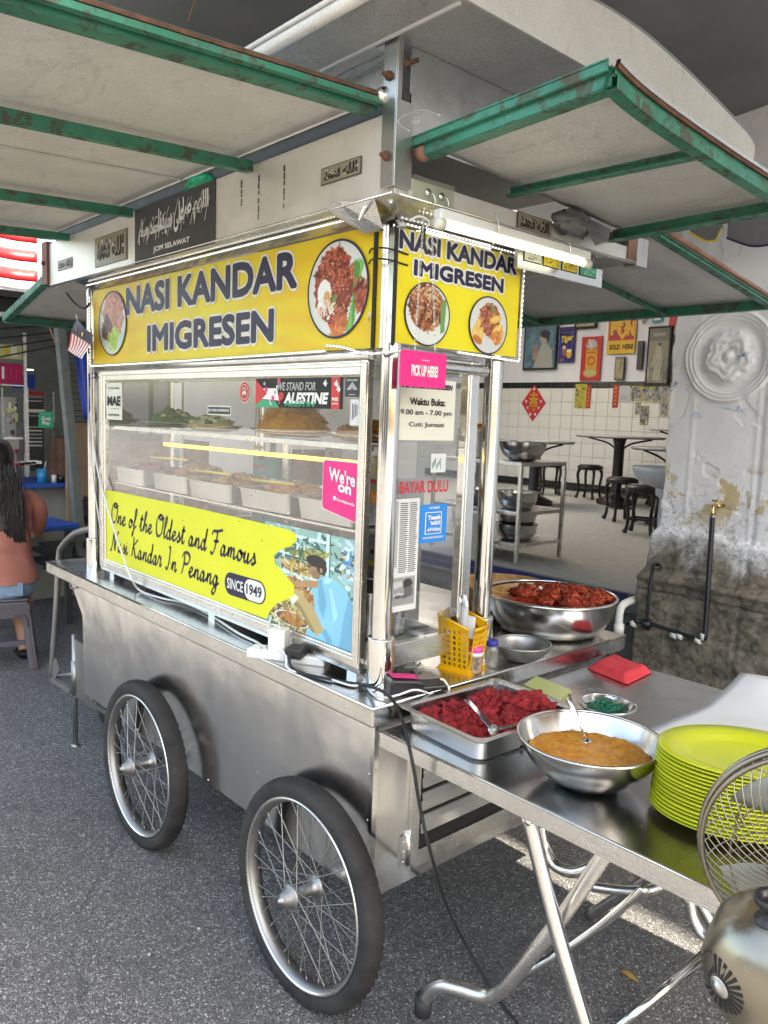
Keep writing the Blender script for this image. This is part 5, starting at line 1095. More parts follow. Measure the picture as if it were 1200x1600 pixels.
for yy in (-.002, .5, 1.0): m = MB('green_paint'); lbar(m, (-2.17, yy, 2.045), (-2.73, yy, 1.92), .03, side=1); m.build('rib', lfp)
m = MB('green_paint'); lbar(m, (-2.72, 0, 1.915), (-2.72, 1.0, 1.915), .035, side=1); m.build('edge_bar', lfp)
# ================================================================== THINGS ON THE CANOPY
def plate_sign(mm, pl, x0, x1, z0, z1, face, edge, th=0.002, lift=0.001): pl.rw(mm, x0, x1, z0, z1, edge, th, lift); pl.rw(mm, x0 + .002, x1 - .002, z0 + .002, z1 - .002, face, .0004, th + lift)
ARAB = '\u0627\u0644\u0644\u0647\u0645 \u0635\u0644 \u0639\u0644\u0649 \u0633\u064a\u062f\u0646\u0627 \u0645\u062d\u0645\u062f \u0648\u0633\u0644\u0645'
def arabic(s_):
    """join the letters by hand: presentation forms, laid out from right to left"""
    forms = {0x627: (0xFE8D, 0xFE8E), 0x644: (0xFEDD, 0xFEDE, 0xFEDF, 0xFEE0), 0x647: (0xFEE9, 0xFEEA, 0xFEEB, 0xFEEC), 0x645: (0xFEE1, 0xFEE2, 0xFEE3, 0xFEE4), 0x635: (0xFEB9, 0xFEBA, 0xFEBB, 0xFEBC), 0x639: (0xFEC9, 0xFECA, 0xFECB, 0xFECC), 0x649: (0xFEEF, 0xFEF0), 0x633: (0xFEB1, 0xFEB2, 0xFEB3, 0xFEB4), 0x64a: (0xFEF1, 0xFEF2, 0xFEF3, 0xFEF4), 0x62f: (0xFEA9, 0xFEAA), 0x646: (0xFEE5, 0xFEE6, 0xFEE7, 0xFEE8), 0x62d: (0xFEA1, 0xFEA2, 0xFEA3, 0xFEA4), 0x648: (0xFEED, 0xFEEE)}
    out = []; prev = False
    for i, ch in enumerate(s_):
        f = forms.get(ord(ch))
        if not f: out.append(ch); prev = False; continue
        nxt = i + 1 < len(s_) and ord(s_[i + 1]) in forms; dual = len(f) == 4
        if prev and nxt and dual: q = f[3]
        elif prev: q = f[1]
        elif nxt and dual: q = f[2]
        else: q = f[0]
        out.append(chr(q)); prev = dual
    return ''.join(out[::-1])
FB = Plane('y', 0.0045)
r = thing('blessing_sign', 'black sign with white Arabic calligraphy and JOM SELAWAT on the front fascia', 'sign', (FB.p(274, 350).x, 0, FB.p(274, 400).z))
m = MB('black'); x0, x1 = FB.p(212, 380).x, FB.p(337, 340).x; z0 = (FB.p(212, 411).z + FB.p(337, 383).z) / 2; z1 = (FB.p(212, 326).z + FB.p(337, 284).z) / 2
FB.rw(m, x0, x1, z0, z1, 'dark_grey', .003, 0.0); m.build('panel', r)
m = MB('white_print'); w_ = x1 - x0; h = z1 - z0
FB.t(m, 'JOM SELAWAT', x0 + .27 * w_, x1 - .27 * w_, z0 + .10 * h, z0 + .22 * h, 'white_print', .006, .03)
ws = ARAB.split(' ')
FB.t(m, arabic(' '.join(ws[:2])), x0 + .60 * w_, x1 - .06 * w_, z0 + .46 * h, z0 + .9 * h, 'white_print', .006, .035, 0, .0)
FB.t(m, arabic(' '.join(ws[2:4])), x0 + .34 * w_, x1 - .34 * w_, z0 + .36 * h, z0 + .86 * h, 'white_print', .0064, .035)
FB.t(m, arabic(' '.join(ws[4:])), x0 + .07 * w_, x1 - .62 * w_, z0 + .32 * h, z0 + .72 * h, 'white_print', .006, .035)
fr = (FB.w(x0, z0, .0062), EX, EZ)
for k in range(22):
    a = .08 + .84 * k / 21; b = .55 + .2 * math.sin(k * 1.7) * .5 + .12 * (k / 21); m.ribbon(cr([((a - .02) * w_, (b - .18) * h), (a * w_, b * h), ((a + .035) * w_, (b + .2 - .06 * (k % 3)) * h)], 3), .0035, fr, 'white_print', pen=.9)
for k in range(16): a = .1 + .8 * random.random(); b = .35 + .5 * random.random(); m.ribbon([(a * w_, b * h), ((a + .012) * w_, (b + .02) * h)], .004, fr, 'white_print' if k % 4 else 'green_print')
m.build('lettering', r)
# small framed calligraphy stickers
def callig(pl, q, lab, gold=True):
    (a, b, c, d) = q; u0, u1 = pl.p(a, (b + d) / 2).dot(pl.u), pl.p(c, (b + d) / 2).dot(pl.u); xm = (a + c) / 2; z1, z0 = pl.p(xm, b).z, pl.p(xm, d).z
    mm = MB('sepia'); plate_sign(mm, pl, u0, u1, z0, z1, 'sepia', 'dark_wood', .0014); fr = (pl.w(u0, z0, .0032), pl.u, EZ); w_, h = u1 - u0, z1 - z0
    pl.t(mm, arabic('\u0627\u0644\u0644\u0647'), u0 + .56 * w_, u1 - .08 * w_, z0 + .2 * h, z1 - .15 * h, 'black', .003, .05); pl.t(mm, arabic('\u0645\u062d\u0645\u062f'), u0 + .08 * w_, u0 + .5 * w_, z0 + .2 * h, z1 - .15 * h, 'black', .003, .05)
    for k in range(10): x = random.uniform(.05, .9); z = random.uniform(.15, .8); mm.ribbon(cr([(x * w_, z * h), ((x + .03) * w_, (z + .1) * h), ((x + .06) * w_, (z - .02) * h)], 3), h * .05, fr, random.choice(['black', 'cream', 'dark_wood']))
    return single(mm, 'calligraphy_plaque', lab, 'plaque', 'small calligraphy plaques on the cart fascia')
callig(FB, (503, 254, 565, 281), 'small brown Arabic calligraphy sticker on the front fascia near the corner post')
callig(FB, (149, 365, 199, 412), 'square faded gold calligraphy sticker left of the black blessing sign')
callig(FB, (91, 405, 113, 421), 'tiny faded calligraphy sticker at the far left end of the fascia')
SB = Plane('x', 0.0045); callig(SB, (807, 338, 861, 366), 'small brown calligraphy sticker on the side fascia above the lamp')
# green bag on fascia
c0 = AT(312, 288, 'y', 0.03); m = MB('green_bag'); m.blob(c0, (.075, .02, .026), 'green_bag', 18, 10, .4, 5, 3); m.blob(c0 + V((-.05, -.006, -.015)), (.04, .012, .014), 'green_bag', 12, 8, .4, 6, 8); single(m, 'plastic_bag', 'crumpled green plastic bag tucked behind the black blessing sign', 'plastic bag')
# tube light
tl_ = thing('tube_light', 'lit white fluorescent tube in its batten hanging under the side fascia', 'lamp', (0.03, 0.4, 1.97))
xa = 0.035; A = AT(690, 343, 'x', xa); B = AT(912, 405, 'x', xa)
m = MB('white_plastic'); ya, yb = A.y, B.y; za, zb3 = A.z, B.z
m.obox(((xa), (ya + yb) / 2, (za + zb3) / 2 + .010), (V((0, yb - ya, zb3 - za)), EX, EZ), (yb - ya + .03, .026, .022)); m.build('batten', tl_, bev=.003)
m = MB('tube_lit'); m.tube([(xa + .005, ya, za - .012), (xa + .005, yb - .0, zb3 - .012)], .0085, 16, 'tube_lit'); m.build('tube', tl_)
m = MB('white_plastic')
for p in ((ya - .012, za), (yb + .006, zb3)): m = MB('cream'); m.lathe((xa + .005, p[0], p[1] - .012), [(0, -.012), (.013, -.012), (.013, .012), (0, .012)], 18, 'cream', (0, 1, 0)); m.build('end_cap', tl_)
for f in (.30, .82): m = MB('steel_pipe'); y = ya + (yb - ya) * f; z = za + (zb3 - za) * f; m.tube(cr([(xa + .014, y, z + .045), (xa + .022, y + .004, z + .02), (xa + .02, y + .006, z - .01), (xa + .008, y + .002, z - .03)], 4), .0018, 5); m.build('hook', tl_)
# qr style strip of coloured labels behind the lamp (codes themselves left out)
lb_ = thing('label_strip', 'row of small white, yellow and green labels on a rail behind the tube light', 'label', (0, .6, 1.95)); QP = Plane('x', -.02)
m = MB('steel_frame'); a = QP.p(812, 400); b = QP.p(937, 432); m.obox((-.024, (a.y + b.y) / 2, (a.z + b.z) / 2 - .006), (V((0, b.y - a.y, b.z - a.z)), EX, EZ), (b.y - a.y + .02, .012, .05)); m.build('rail', lb_)
for k, (p0, p1, mt, ty) in enumerate(((817, 845, 'cream', 401), (847, 873, 'yellow_print', 409), (876, 901, 'yellow_print', 416), (904, 930, 'green_print', 424))):
    m = MB(mt); ua, ub = QP.p(p0, ty).y, QP.p(p1, ty).y; z = QP.p((p0 + p1) / 2, ty).z; QP.rw(m, ua, ub, z - .016, z + .014, 'black', .001, .003); QP.rw(m, ua + .002, ub - .002, z - .014, z + .012, mt, .0004, .0042)
    fr = (QP.w(ua, z - .014, .0052), EY, EZ)
    for i in range(14): x = random.uniform(.08, .85) * (ub - ua); q = random.uniform(.1, .8) * .026; m.ribbon([(x, q), (x + .004, q + .003), (x + .007, q - .001)], .0011, fr, 'black' if mt != 'green_print' else 'white_print')
    m.build('label', lb_)
# acrylic hook plate + chains + pink pick up sign (mascot left out)
m = MB('acrylic'); HP = Plane('x', 0.0055); u0, u1 = HP.p(645, 290).y, HP.p(709, 305).y; z1 = HP.p(676, 282).z; z0 = HP.p(676, 330).z; HP.rw(m, u0, u1, z0, z1, 'acrylic', .002, 0)
hp_ = thing('adhesive_hook', 'clear adhesive hook plate stuck on the side fascia corner', 'hook', (0.006, u0, z0)); m.build('plate', hp_)
for u in (u0 + .35 * (u1 - u0), u0 + .68 * (u1 - u0)): m = MB('steel_pipe'); m.tube(cr([(.009, u, z1 - .03), (.02, u + .004, z1 - .034), (.024, u + .008, z1 - .05), (.014, u + .01, z1 - .062)], 4), .0016, 6); m.lathe((.008, u, z1 - .03), [(.009, 0), (.009, .002), (0, .003)], 14, None, (1, 0, 0)); m.build('hook', hp_)
pk = thing('pick_up_sign', 'pink PICK UP HERE! board hanging on two chains at the cart corner', 'sign', (-.02, .1, 1.65)); PX = 0.02; KP = Plane('x', PX)
m = MB('pink_print'); ua, ub = KP.p(624, 575).y, KP.p(695, 580).y; zt_ = KP.p(655, 549).z; zb_k = KP.p(655, 605).z; r_ = .008; P = []
for cu, cz_, a0 in ((ub - r_, zt_ - r_, 0), (ua + r_, zt_ - r_, 90), (ua + r_, zb_k + r_, 180), (ub - r_, zb_k + r_, 270)):
    for k in range(5): t = math.radians(a0 + 22.5 * k); P.append(KP.w(cu + r_ * math.cos(t), cz_ + r_ * math.sin(t)))
m.prism(P, (.004, 0, 0), 'pink_print'); m.build('board', pk, bev=.0006)
m = MB('white_print'); w_ = ub - ua; h = zt_ - zb_k; KP.t(m, 'PICK UP HERE!', ua + .22 * w_, ub - .2 * w_, zb_k + .30 * h, zb_k + .62 * h, 'white_print', .006, .045); KP.t(m, 'foodpanda', ua + .44 * w_, ub - .4 * w_, zb_k + .73 * h, zb_k + .78 * h, 'white_print', .006, .02); m.build('lettering', pk)
m = MB('steel_pipe')
for (pa, pb) in (((663, 322), (648, 548)), ((674, 326), (680, 549))):
    a = KP.p(*pa) ; b = KP.p(*pb); n_ = 34
    for k in range(n_):
        c = a.lerp(b, (k + .5) / n_); l = (b - a).length / n_ * .62; s_ = EY if k % 2 else EX
        m.tube([c + s_ * .0022 * math.cos(t) + EZ * l * math.sin(t) for t in np.linspace(0, 2 * math.pi, 8, endpoint=False)], .0006, 4, None, closed=True)
m.build('chain', pk)
# small clips and black plug dangling at the corner
m = MB('dark_grey'); a = AT(628, 352, 'x', -.03); m.blob(a, (.010, .010, .007), 'grey_print', 8, 6, .5, 4, 1); m.obox(AT(661, 368, 'x', -.01), (EX, EY, EZ), (.008, .010, .032), 'black'); m.tube(cr([AT(640, 345, 'x', -.02), AT(655, 338, 'x', -.01), AT(671, 347, 'x', -.01), AT(662, 360, 'x', -.01)], 4), .003, 6, 'white_plastic')
single(m, 'cable_clip', 'grey clip and black plug tangled at the lit canopy corner', 'clip')
# grey cloth tucked above side band
m = MB('grey_cloth'); c0 = AT(900, 350, 'x', .03); m.blob(c0, (.03, .085, .028), 'grey_cloth', 18, 12, .35, 4, 2)
c1 = AT(945, 362, 'x', .05); m.add([c0 + V((.02, .0, .02)), c1 + V((0, .03, .012)), c1 + V((0, .02, -.02)), c1 + V((0, -.04, -.045)), c0 + V((.03, .02, -.03))], [(0, 1, 2, 4), (4, 2, 3)], 'grey_cloth'); single(m, 'cloth', 'grey rag stuffed between the side fascia and its flap', 'cloth')
# thin clear cord loop hook on bracket
m = MB('steel_pipe'); m.tube(cr([AT(640, 205, 'y', -.01), AT(622, 188, 'y', -.015), AT(655, 172, 'y', -.02), AT(688, 180, 'y', -.02)], 6), .0012, 5); m.tube([AT(650, 187, 'y', -.016) + EX * .010 * math.cos(t) + EZ * .0065 * math.sin(t) for t in np.linspace(0, 6.2, 16)], .001, 5); single(m, 'wire_loop', 'thin wire loop hanging from the corner post bolt', 'wire')
# little national flag
fl_ = thing('small_flag', 'small red and white striped flag with blue canton and yellow crescent star', 'flag', (-1.95, 0.03, 1.85)); YF = 0.02
m = MB('white_print'); tl0 = AT(122, 497, 'y', YF); 
def fp(px, py): return AT(px, py, 'y', YF)
A, B, C_, D_ = fp(121, 499), fp(146, 523), fp(130, 561), fp(103, 547)
def flagpt(u, v, lf_=0):  # u along the stripes, v across them
    p = A * (1 - u) * (1 - v) + B * (1 - u) * v + C_ * u * v + D_ * u * (1 - v); return p + V((0, -.006 * math.sin(u * 5 + v * 3) - lf_, 0))
for k in range(14):
    v0, v1 = k / 14, (k + 1) / 14; m.grid([[flagpt(u / 8, v) for v in (v0, v1)] for u in range(9)], 'red_print' if k % 2 == 0 else 'white_print')
m.grid([[flagpt(u / 5 * .42, v / 5) for v in range(6)] for u in range(6)] if False else [[flagpt(u / 5 * .42, v / 5 * .999, .001) for v in range(6)] for u in range(6)], 'navy_print')
c = flagpt(.24, .55, .003); m.lathe(c, [(.009, 0), (0, .0003)], 14, 'yellow_print', (0, -1, 0)); c = flagpt(.2, .25, .003); m.tube([c + V((.008 * math.cos(t), 0, .008 * math.sin(t))) for t in np.linspace(.9, 4.2, 9)], .0014, 5, 'yellow_print'); m.build('cloth', fl_)
m = MB('white_plastic'); m.tube([fp(119, 492), A], .003, 6); m.build('stick', fl_)
m = MB('black'); m.tube(cr([AT(104, 458, 'y', .04), AT(118, 475, 'y', .03), AT(132, 482, 'y', .03), AT(140, 474, 'y', .05)], 5), .004, 6); single(m, 'cable', 'short black cable loop below the left end of the fascia', 'cable')
m = MB('navy_plastic'); 
for py in (585, 592): m.tube([AT(138, py, 'y', .08), AT(150, py - 3, 'y', .07)], .002, 5)
m.tube(cr([AT(139, 586, 'y', .08), AT(141, 610, 'y', .075), AT(140, 645, 'y', .08)], 5), .0035, 6); single(m, 'strap', 'thin dark blue strap tied round the left post', 'strap')

# ================================================================== CABLES AND POWER
def cable(nm, pts, r_, mt, lab, n=8):
    mm = MB(mt); mm.tube(cr(pts, n), r_, 7); return single(mm, nm, lab, 'cable')
zc = 0.856
cable('power_cable', [AT(144, 560, 'y', .08), AT(143, 640, 'y', .075), AT(150, 720, 'y', .07), AT(170, 800, 'y', .06), AT(192, 868, 'y', .05), AT(205, 902, 'y', .045), AT(218, 922, 'z', zc), AT(250, 934, 'z', zc), AT(290, 943, 'z', zc), AT(330, 962, 'z', zc), AT(370, 988, 'z', zc), AT(400, 1003, 'z', zc), AT(410, 1010, 'z', zc + .008)], .0042, 'white_plastic', 'white cable running down the left post and along the counter to the power strip')
cable('power_cable', [AT(143, 590, 'y', .085), AT(141, 680, 'y', .08), AT(147, 760, 'y', .08), AT(158, 830, 'y', .075)], .003, 'white_plastic', 'thin second white cable hugging the left post')
ps = thing('power_strip', 'white multi socket power strip lying on the counter edge', 'power strip', AT(450, 1030, 'z', .85))
a = AT(405, 1018, 'z', .85); b = AT(497, 1030, 'z', .85); d_ = (b - a).normalized(); sd = V((-d_.y, d_.x, 0))
a = AT(420, 1003, 'z', .872) ; ctr = AT(451, 1022, 'z', .865)
m = MB('white_plastic'); m.obox(ctr + V((0, 0, -.003)), (d_, sd, EZ), (.235, .058, .026)); m.build('body', ps, bev=.005)
for k in range(3): m = MB('dark_grey'); cc = ctr + d_ * (-.07 + .075 * k) + V((0, 0, .0105)); m.obox(cc + sd * .008, (d_, sd, EZ), (.008, .004, .001)); m.obox(cc - sd * .008 + d_ * .010, (d_, sd, EZ), (.006, .004, .001)); m.obox(cc - sd * .008 - d_ * .010, (d_, sd, EZ), (.006, .004, .001)); m.obox(cc + d_ * .024, (d_, sd, EZ), (.008, .014, .003), 'red_print' if k == 2 else 'white_plastic'); m.build('socket', ps)
m = MB('white_plastic'); c1 = AT(436, 1006, 'z', .89) + V((0, 0, .012)); m.obox(c1, (d_, sd, EZ), (.050, .044, .068)); single(m, 'charger', 'white cube phone charger plugged into the power strip', 'charger', bev=.004)
m = MB('black_plastic'); c2 = AT(463, 1016, 'z', .89); m.obox(c2 + V((0, 0, -.004)), (d_, sd, EZ), (.05, .052, .032)); single(m, 'plug', 'black plug pushed into the middle of the power strip', 'plug', bev=.006)
cable('charging_cable', [c1 + V((0, 0, .036)), AT(435, 968, 'z', .94), AT(424, 966, 'z', .935), AT(419, 985, 'z', .91), AT(428, 1008, 'z', .89), AT(446, 1022, 'z', .882), AT(452, 1046, 'z', zc), AT(500, 1056, 'z', zc), AT(548, 1071, 'z', zc), AT(568, 1066, 'z', zc), AT(577, 1050, 'z', .875), AT(578, 1038, 'z', .885), AT(570, 1040, 'z', .88), AT(568, 1056, 'z', .862), AT(580, 1082, 'z', zc), AT(600, 1090, 'z', zc), AT(622, 1086, 'z', .865), AT(648, 1078, 'x', .005), AT(672, 1084, 'x', .01), AT(700, 1094, 'x', .03), AT(705, 1090, 'x', .03), AT(702, 1078, 'x', .02), AT(695, 1064, 'x', .01), AT(688, 1061, 'x', 0)], .0030, 'white_plastic', 'white charging cable looping from the cube charger to the card terminal')
cable('black_lead', [c2 + V((0, 0, .006)), AT(452, 1030, 'z', .875), AT(462, 1048, 'z', zc), AT(500, 1058, 'z', zc), AT(540, 1066, 'z', zc), AT(575, 1072, 'z', .862), AT(600, 1082, 'x', .012), AT(618, 1100, 'x', .02), AT(630, 1130, 'x', .03), AT(640, 1170, 'y', -.010), AT(648, 1210, 'y', -.010), AT(658, 1270, 'y', .02), AT(675, 1340, 'y', .06), AT(700, 1420, 'z', .14), AT(730, 1480, 'z', .06), AT(770, 1550, 'z', .01), AT(812, 1604, 'z', .006), AT(860, 1680, 'z', .006)], .0042, 'black_rubber', 'black power lead falling from the counter corner to the road')

# ================================================================== ON THE COUNTER
def bowl(name, c, R, h, label, mt='steel_bowl', flare=.35, base=.45, cat='bowl', group=None, rim=.004, n=56, tilt=None):
    mm = MB(mt); pr_ = [(0, .002), (R * base * .9, .002), (R * base, .004)]
    k = 10
    for i in range(1, k + 1): t = i / k; pr_.append((R * (base + (1 - base) * (math.sin(t * math.pi / 2) ** 1.0 * (1 - flare) + flare * t)), .004 + (h - .006) * (t ** 1.35)))
    inner = [(r - .0015, z + .0012) for r, z in pr_[::-1]]; inner[-1] = (0, .0035)
    mm.lathe((0, 0, 0), pr_, n, mt); mm.tube([(R * math.cos(t), R * math.sin(t), h) for t in np.linspace(0, 2 * math.pi, n, endpoint=False)], rim, 8, mt, closed=True); mm.lathe((0, 0, 0), inner, n, mt)
    o = mm.build(name); o.location = c; tag(o, label, cat, group); o['_h'] = h; return o
def mound(mb, c, rx, ry, h, mt, n=26, rows=9, rough=.35, fr=14, seed=0, lumps=None, ang=0):
    P = []; ca, sa = math.cos(ang), math.sin(ang)
    for i in range(rows + 1):
        t = i / rows; row = []
        for j in range(n + 1):
            a = 2 * math.pi * j / n; r = t; x = rx * r * math.cos(a); y = ry * r * math.sin(a); z = h * (1 - t ** 2) * (1 + rough * 2 * noise.noise(V((x * fr, y * fr, seed)))) + .25 * h * rough * noise.noise(V((x * fr * 3, y * fr * 3, seed)))
            row.append(V(c) + V((x * ca - y * sa, x * sa + y * ca, z if t < 1 else -.004)))
        P.append(row)
    mb.grid(P, mt)
    return mb
# big basin of red curry
bc = V((-.192, .945, .85)); bowl('basin', bc, .214, .122, 'large steel basin heaped with red curry at the back of the counter', flare=.12, base=.72, cat='basin', rim=.006)
m = MB('curry_red'); mound(m, bc + V((0, 0, .076)), .203, .203, .034, 'curry_red', 44, 14, .5, 16, 2)
for k in range(70):
    a = random.uniform(0, 6.28); r_ = .158 * math.sqrt(random.random()); q = bc + V((r_ * math.cos(a) + .02, r_ * math.sin(a) + .03, .105 + .03 * (1 - r_ / .2))); m.blob(q, (random.uniform(.014, .038), random.uniform(.010, .022), random.uniform(.008, .018)), 'curry_red', 18, 10, .5, 3, k)
for k in range(9): q = bc + V((-.06 + random.uniform(-.03, .03), .03 + random.uniform(-.03, .03), .131)); m.blob(q, random.uniform(.004, .010), 'white_print', 6, 5, .5, 5, k)
m.lathe(bc, [(.198, .072), (.2065, .095), (.2098, .115)], 56, 'copper_stain'); single(m, 'red_curry', 'thick dark red curry heaped in the large steel basin', 'curry')
bowl('pot', V((-.435, 1.0, .852)), .165, .105, 'second steel pot with copper stained rim behind the rear post', mt='copper_stain', flare=.05, base=.85, cat='pot', rim=.004)
bowl('bowl', V((-.035, .602, .85)), .083, .05, 'small empty dark steel bowl beside the blue capped bottle', mt='steel_dull', flare=.5, base=.5)
# cutlery basket
def basket():
    r = thing('cutlery_basket', 'yellow perforated plastic basket holding white spoons and forks on the counter', 'basket', (-.10, .43, .85))
    ba = AT(686, 1040, 'z', .856); bb = AT(733, 1052, 'z', .856); bcn = AT(768, 1020, 'z', .856)
    ux = (bb - ba).normalized(); W = .088; Dp = .075; uy = V((-ux.y, ux.x, 0)); o = ba + ux * .004 + uy * .004; zb = .866
    m = MB('basket_yellow'); m.obox(o + ux * W / 2 + uy * Dp / 2 + V((0, 0, -.008)), (ux, uy, EZ), (W + .03, Dp + .03, .005)); m.obox(o + ux * W / 2 + uy * Dp / 2 + V((0, 0, -.001)), (ux, uy, EZ), (W + .012, Dp + .012, .012)); m.build('base', r, bev=.003)
    def wall(P0, U, Lw, h0, h1, N_, flare):
        mm = MB('basket_yellow'); nc = 5 if Lw > .08 else 5; rws = 8; hw = Lw / (nc + .6); hh = .140 / (rws + 1)
        # each hole: square cell with octagonal opening
        for i in range(nc):
            for j in range(rws):
                if (h0 + (h1 - h0) * (i + .5) / nc) < (j + 1.6) * hh: continue
                cx_ = .3 * hw + hw * (i + .5); cz_ = hh * (j + .8); cell = []; hole = []
                for k in range(8):
                    a = math.pi / 4 * k + math.pi / 8; sq = 1 / max(abs(math.cos(a)), abs(math.sin(a))); cell.append((cx_ + hw / 2 * math.cos(a) * sq, cz_ + hh / 2 * math.sin(a) * sq)); hole.append((cx_ + hw * .30 * math.cos(a), cz_ + hh * .36 * math.sin(a)))
                def pt(q): return P0 + U * q[0] + V((0, 0, q[1])) + N_ * (q[1] * flare)
                vs = [pt(q) for q in cell] + [pt(q) for q in hole]; mm.add(vs, [(k, (k + 1) % 8, 8 + (k + 1) % 8, 8 + k) for k in range(8)])
                # corner fillers
                for sx_, sy_ in ((1, 1), (-1, 1), (-1, -1), (1, -1)):
                    q = [(cx_ + sx_ * hw / 2, cz_ + sy_ * hh / 2)] + sorted([c for c in cell if c[0] * sx_ > cx_ * sx_ and c[1] * sy_ > cz_ * sy_], key=lambda t: t[0] * sx_)
                    if len(q) >= 3: mm.add([pt(z) for z in q[:3]], [(0, 1, 2)])
        def pt(a, z): return P0 + U * a + V((0, 0, z)) + N_ * (z * flare)
        mm.add([pt(0, 0), pt(.3 * hw, 0), pt(.3 * hw, h0), pt(0, h0)], [(0, 1, 2, 3)]); mm.add([pt(Lw - .3 * hw, 0), pt(Lw, 0), pt(Lw, h1), pt(Lw - .3 * hw, h1)], [(0, 1, 2, 3)]); mm.add([pt(0, 0), pt(Lw, 0), pt(Lw, hh * .3), pt(0, hh * .3)], [(0, 1, 2, 3)])
        zt0, zt1 = min(h0, hh * 8.3), min(h1, hh * 8.3); mm.add([pt(0, zt0 - .012), pt(Lw, zt1 - .012), pt(Lw, h1), pt(0, h0)], [(0, 1, 2, 3)])
        mm.tube([pt(0, h0), pt(Lw, h1)], .003, 6); return mm.build('wall', r, solid=.0022)
    wall(o, ux, W, .145, .120, -uy, .10); wall(o + ux * W, uy, Dp, .120, .120, ux, .12); wall(o + uy * Dp, ux, W, .150, .125, uy, .10); wall(o, uy, Dp, .145, .150, -ux, .12)
    cen = o + ux * W / 2 + uy * Dp / 2
    m = MB('basket_yellow'); m.obox(cen + V((0, 0, .05)), (ux, uy, EZ), (.002, Dp, .10)); m.build('divider', r)
    return cen, ux, uy
cen, bux, buy = basket()
cut = thing('cutlery', 'bundle of white plastic spoons and forks standing in the yellow basket', 'cutlery', cen)
for k in range(11):
    p = cen + bux * random.uniform(-.035, .03) + buy * random.uniform(-.03, .03) + V((0, 0, .02)); q = p + V((random.uniform(-.012, .012), random.uniform(-.012, .012), random.uniform(.15, .175)))
    m = MB('white_plastic'); d_ = (q - p).normalized(); m.obox((p + q) / 2, (d_, bux, buy), ((q - p).length, .011 + .006 * (k % 2), .0022)); m.blob(q, (.009, .005, .012), 'white_plastic', 8, 5, .1, 2, k); m.build('spoon', cut)
m = MB('white_plastic'); m.obox(cen + bux * .008 + V((0, 0, .115)), (bux, buy, EZ), (.05, .012, .06)); m.build('napkin', cut)
def bottle(px, py, capm, body, R, H, lab, fill):
    c = AT(px, py, 'z', .85); r = thing('bottle', lab, 'bottle', c, 'small shaker bottles on the counter')
    m = MB(body); m.lathe(c, [(0, .001), (R * .95, .001), (R, .006), (R, H * .62), (R * .96, H * .7), (R * .8, H * .78), (R * .8, H * .86)], 24, body); m.build('body', r)
    m = MB(capm); m.lathe(c, [(R * .9, H * .80), (R * .93, H * .81), (R * .93, H * .97), (R * .86, H), (0, H)], 24, capm); m.build('cap', r)
    if fill:
        m = MB('white_plastic'); m.lathe(c, [(R * 1.0, H * .66), (R * 1.02, H * .66), (R * 1.02, H * .80), (R * .9, H * .80)], 24); m.build('collar', r)
        t = MB('wax_leaf')
        for k in range(16): a = c + V((random.uniform(-.5, .5) * R, random.uniform(-.5, .5) * R, .006)); b = c + V((random.uniform(-.7, .7) * R, random.uniform(-.7, .7) * R, H * random.uniform(.4, .6))); t.tube([a, b], .0009, 4, 'cardboard')
        for k in range(5): t.blob(c + V((-.5 * R, -.5 * R, .008 + .008 * k)), .005, 'wax_leaf', 6, 4, .3)
        t.build('toothpicks', r)
bottle(742, 1051, 'pink_plastic', 'bottle_clear', .0205, .074, 'clear jar of toothpicks with a pink cap in front of the basket', True); bottle(767, 1042, 'navy_plastic', 'bottle_clear', .0185, .078, 'empty clear bottle with a blue cap next to the pink capped jar', False)
# card terminal
def terminal():
    r = thing('card_terminal', 'black and pink handheld card payment terminal lying by the corner post', 'payment terminal', AT(630, 1075, 'z', .85))
    a = AT(600, 1076, 'z', .853); b = AT(660, 1087, 'z', .853); a2 = AT(598, 1056, 'z', .86)
    c = AT(640, 1066, 'z', .872); ux = (AT(690, 1062, 'z', .86) - AT(610, 1068, 'z', .86)).normalized(); uy = V((-ux.y, ux.x, 0))
    c = AT(632, 1068, 'z', .87)
    m = MB('black_plastic'); P = [(-.048, 0), (.040, 0), (.040, .03), (.022, .036), (-.042, .042), (-.048, .034)]
    m.prism([c - uy * .035 + ux * x + V((0, 0, z - .02)) for x, z in P], uy * .07); m.build('body', r, bev=.005)
    m = MB('black_plastic'); m.obox(c + ux * .072 + V((0, 0, -.008)), (ux, uy, EZ), (.07, .058, .012)); m.build('keypad', r, bev=.004)
    m = MB('pink_print'); m.prism([c + uy * (-.030 + .045) + ux * x + V((0, 0, z - .0175)) for x, z in [(-.040, .0425), (.03, .0345), (.03, .0355), (-.040, .0435)]], -uy * .035); m.build('stripe', r)
terminal()
m = MB('paper_white')
for q in (((631, 1044), (645, 1030), (652, 1043)), ((648, 1043), (657, 1033), (661, 1042)), ((652, 1046), (656, 1038), (664, 1041))): P = [AT(x, y, 'z', .86 + .006 * (i % 2)) for i, (x, y) in enumerate(q)]; m.prism(P, (0, 0, .0004))
single(m, 'paper_scrap', 'torn white paper scraps on the counter behind the card terminal', 'paper')
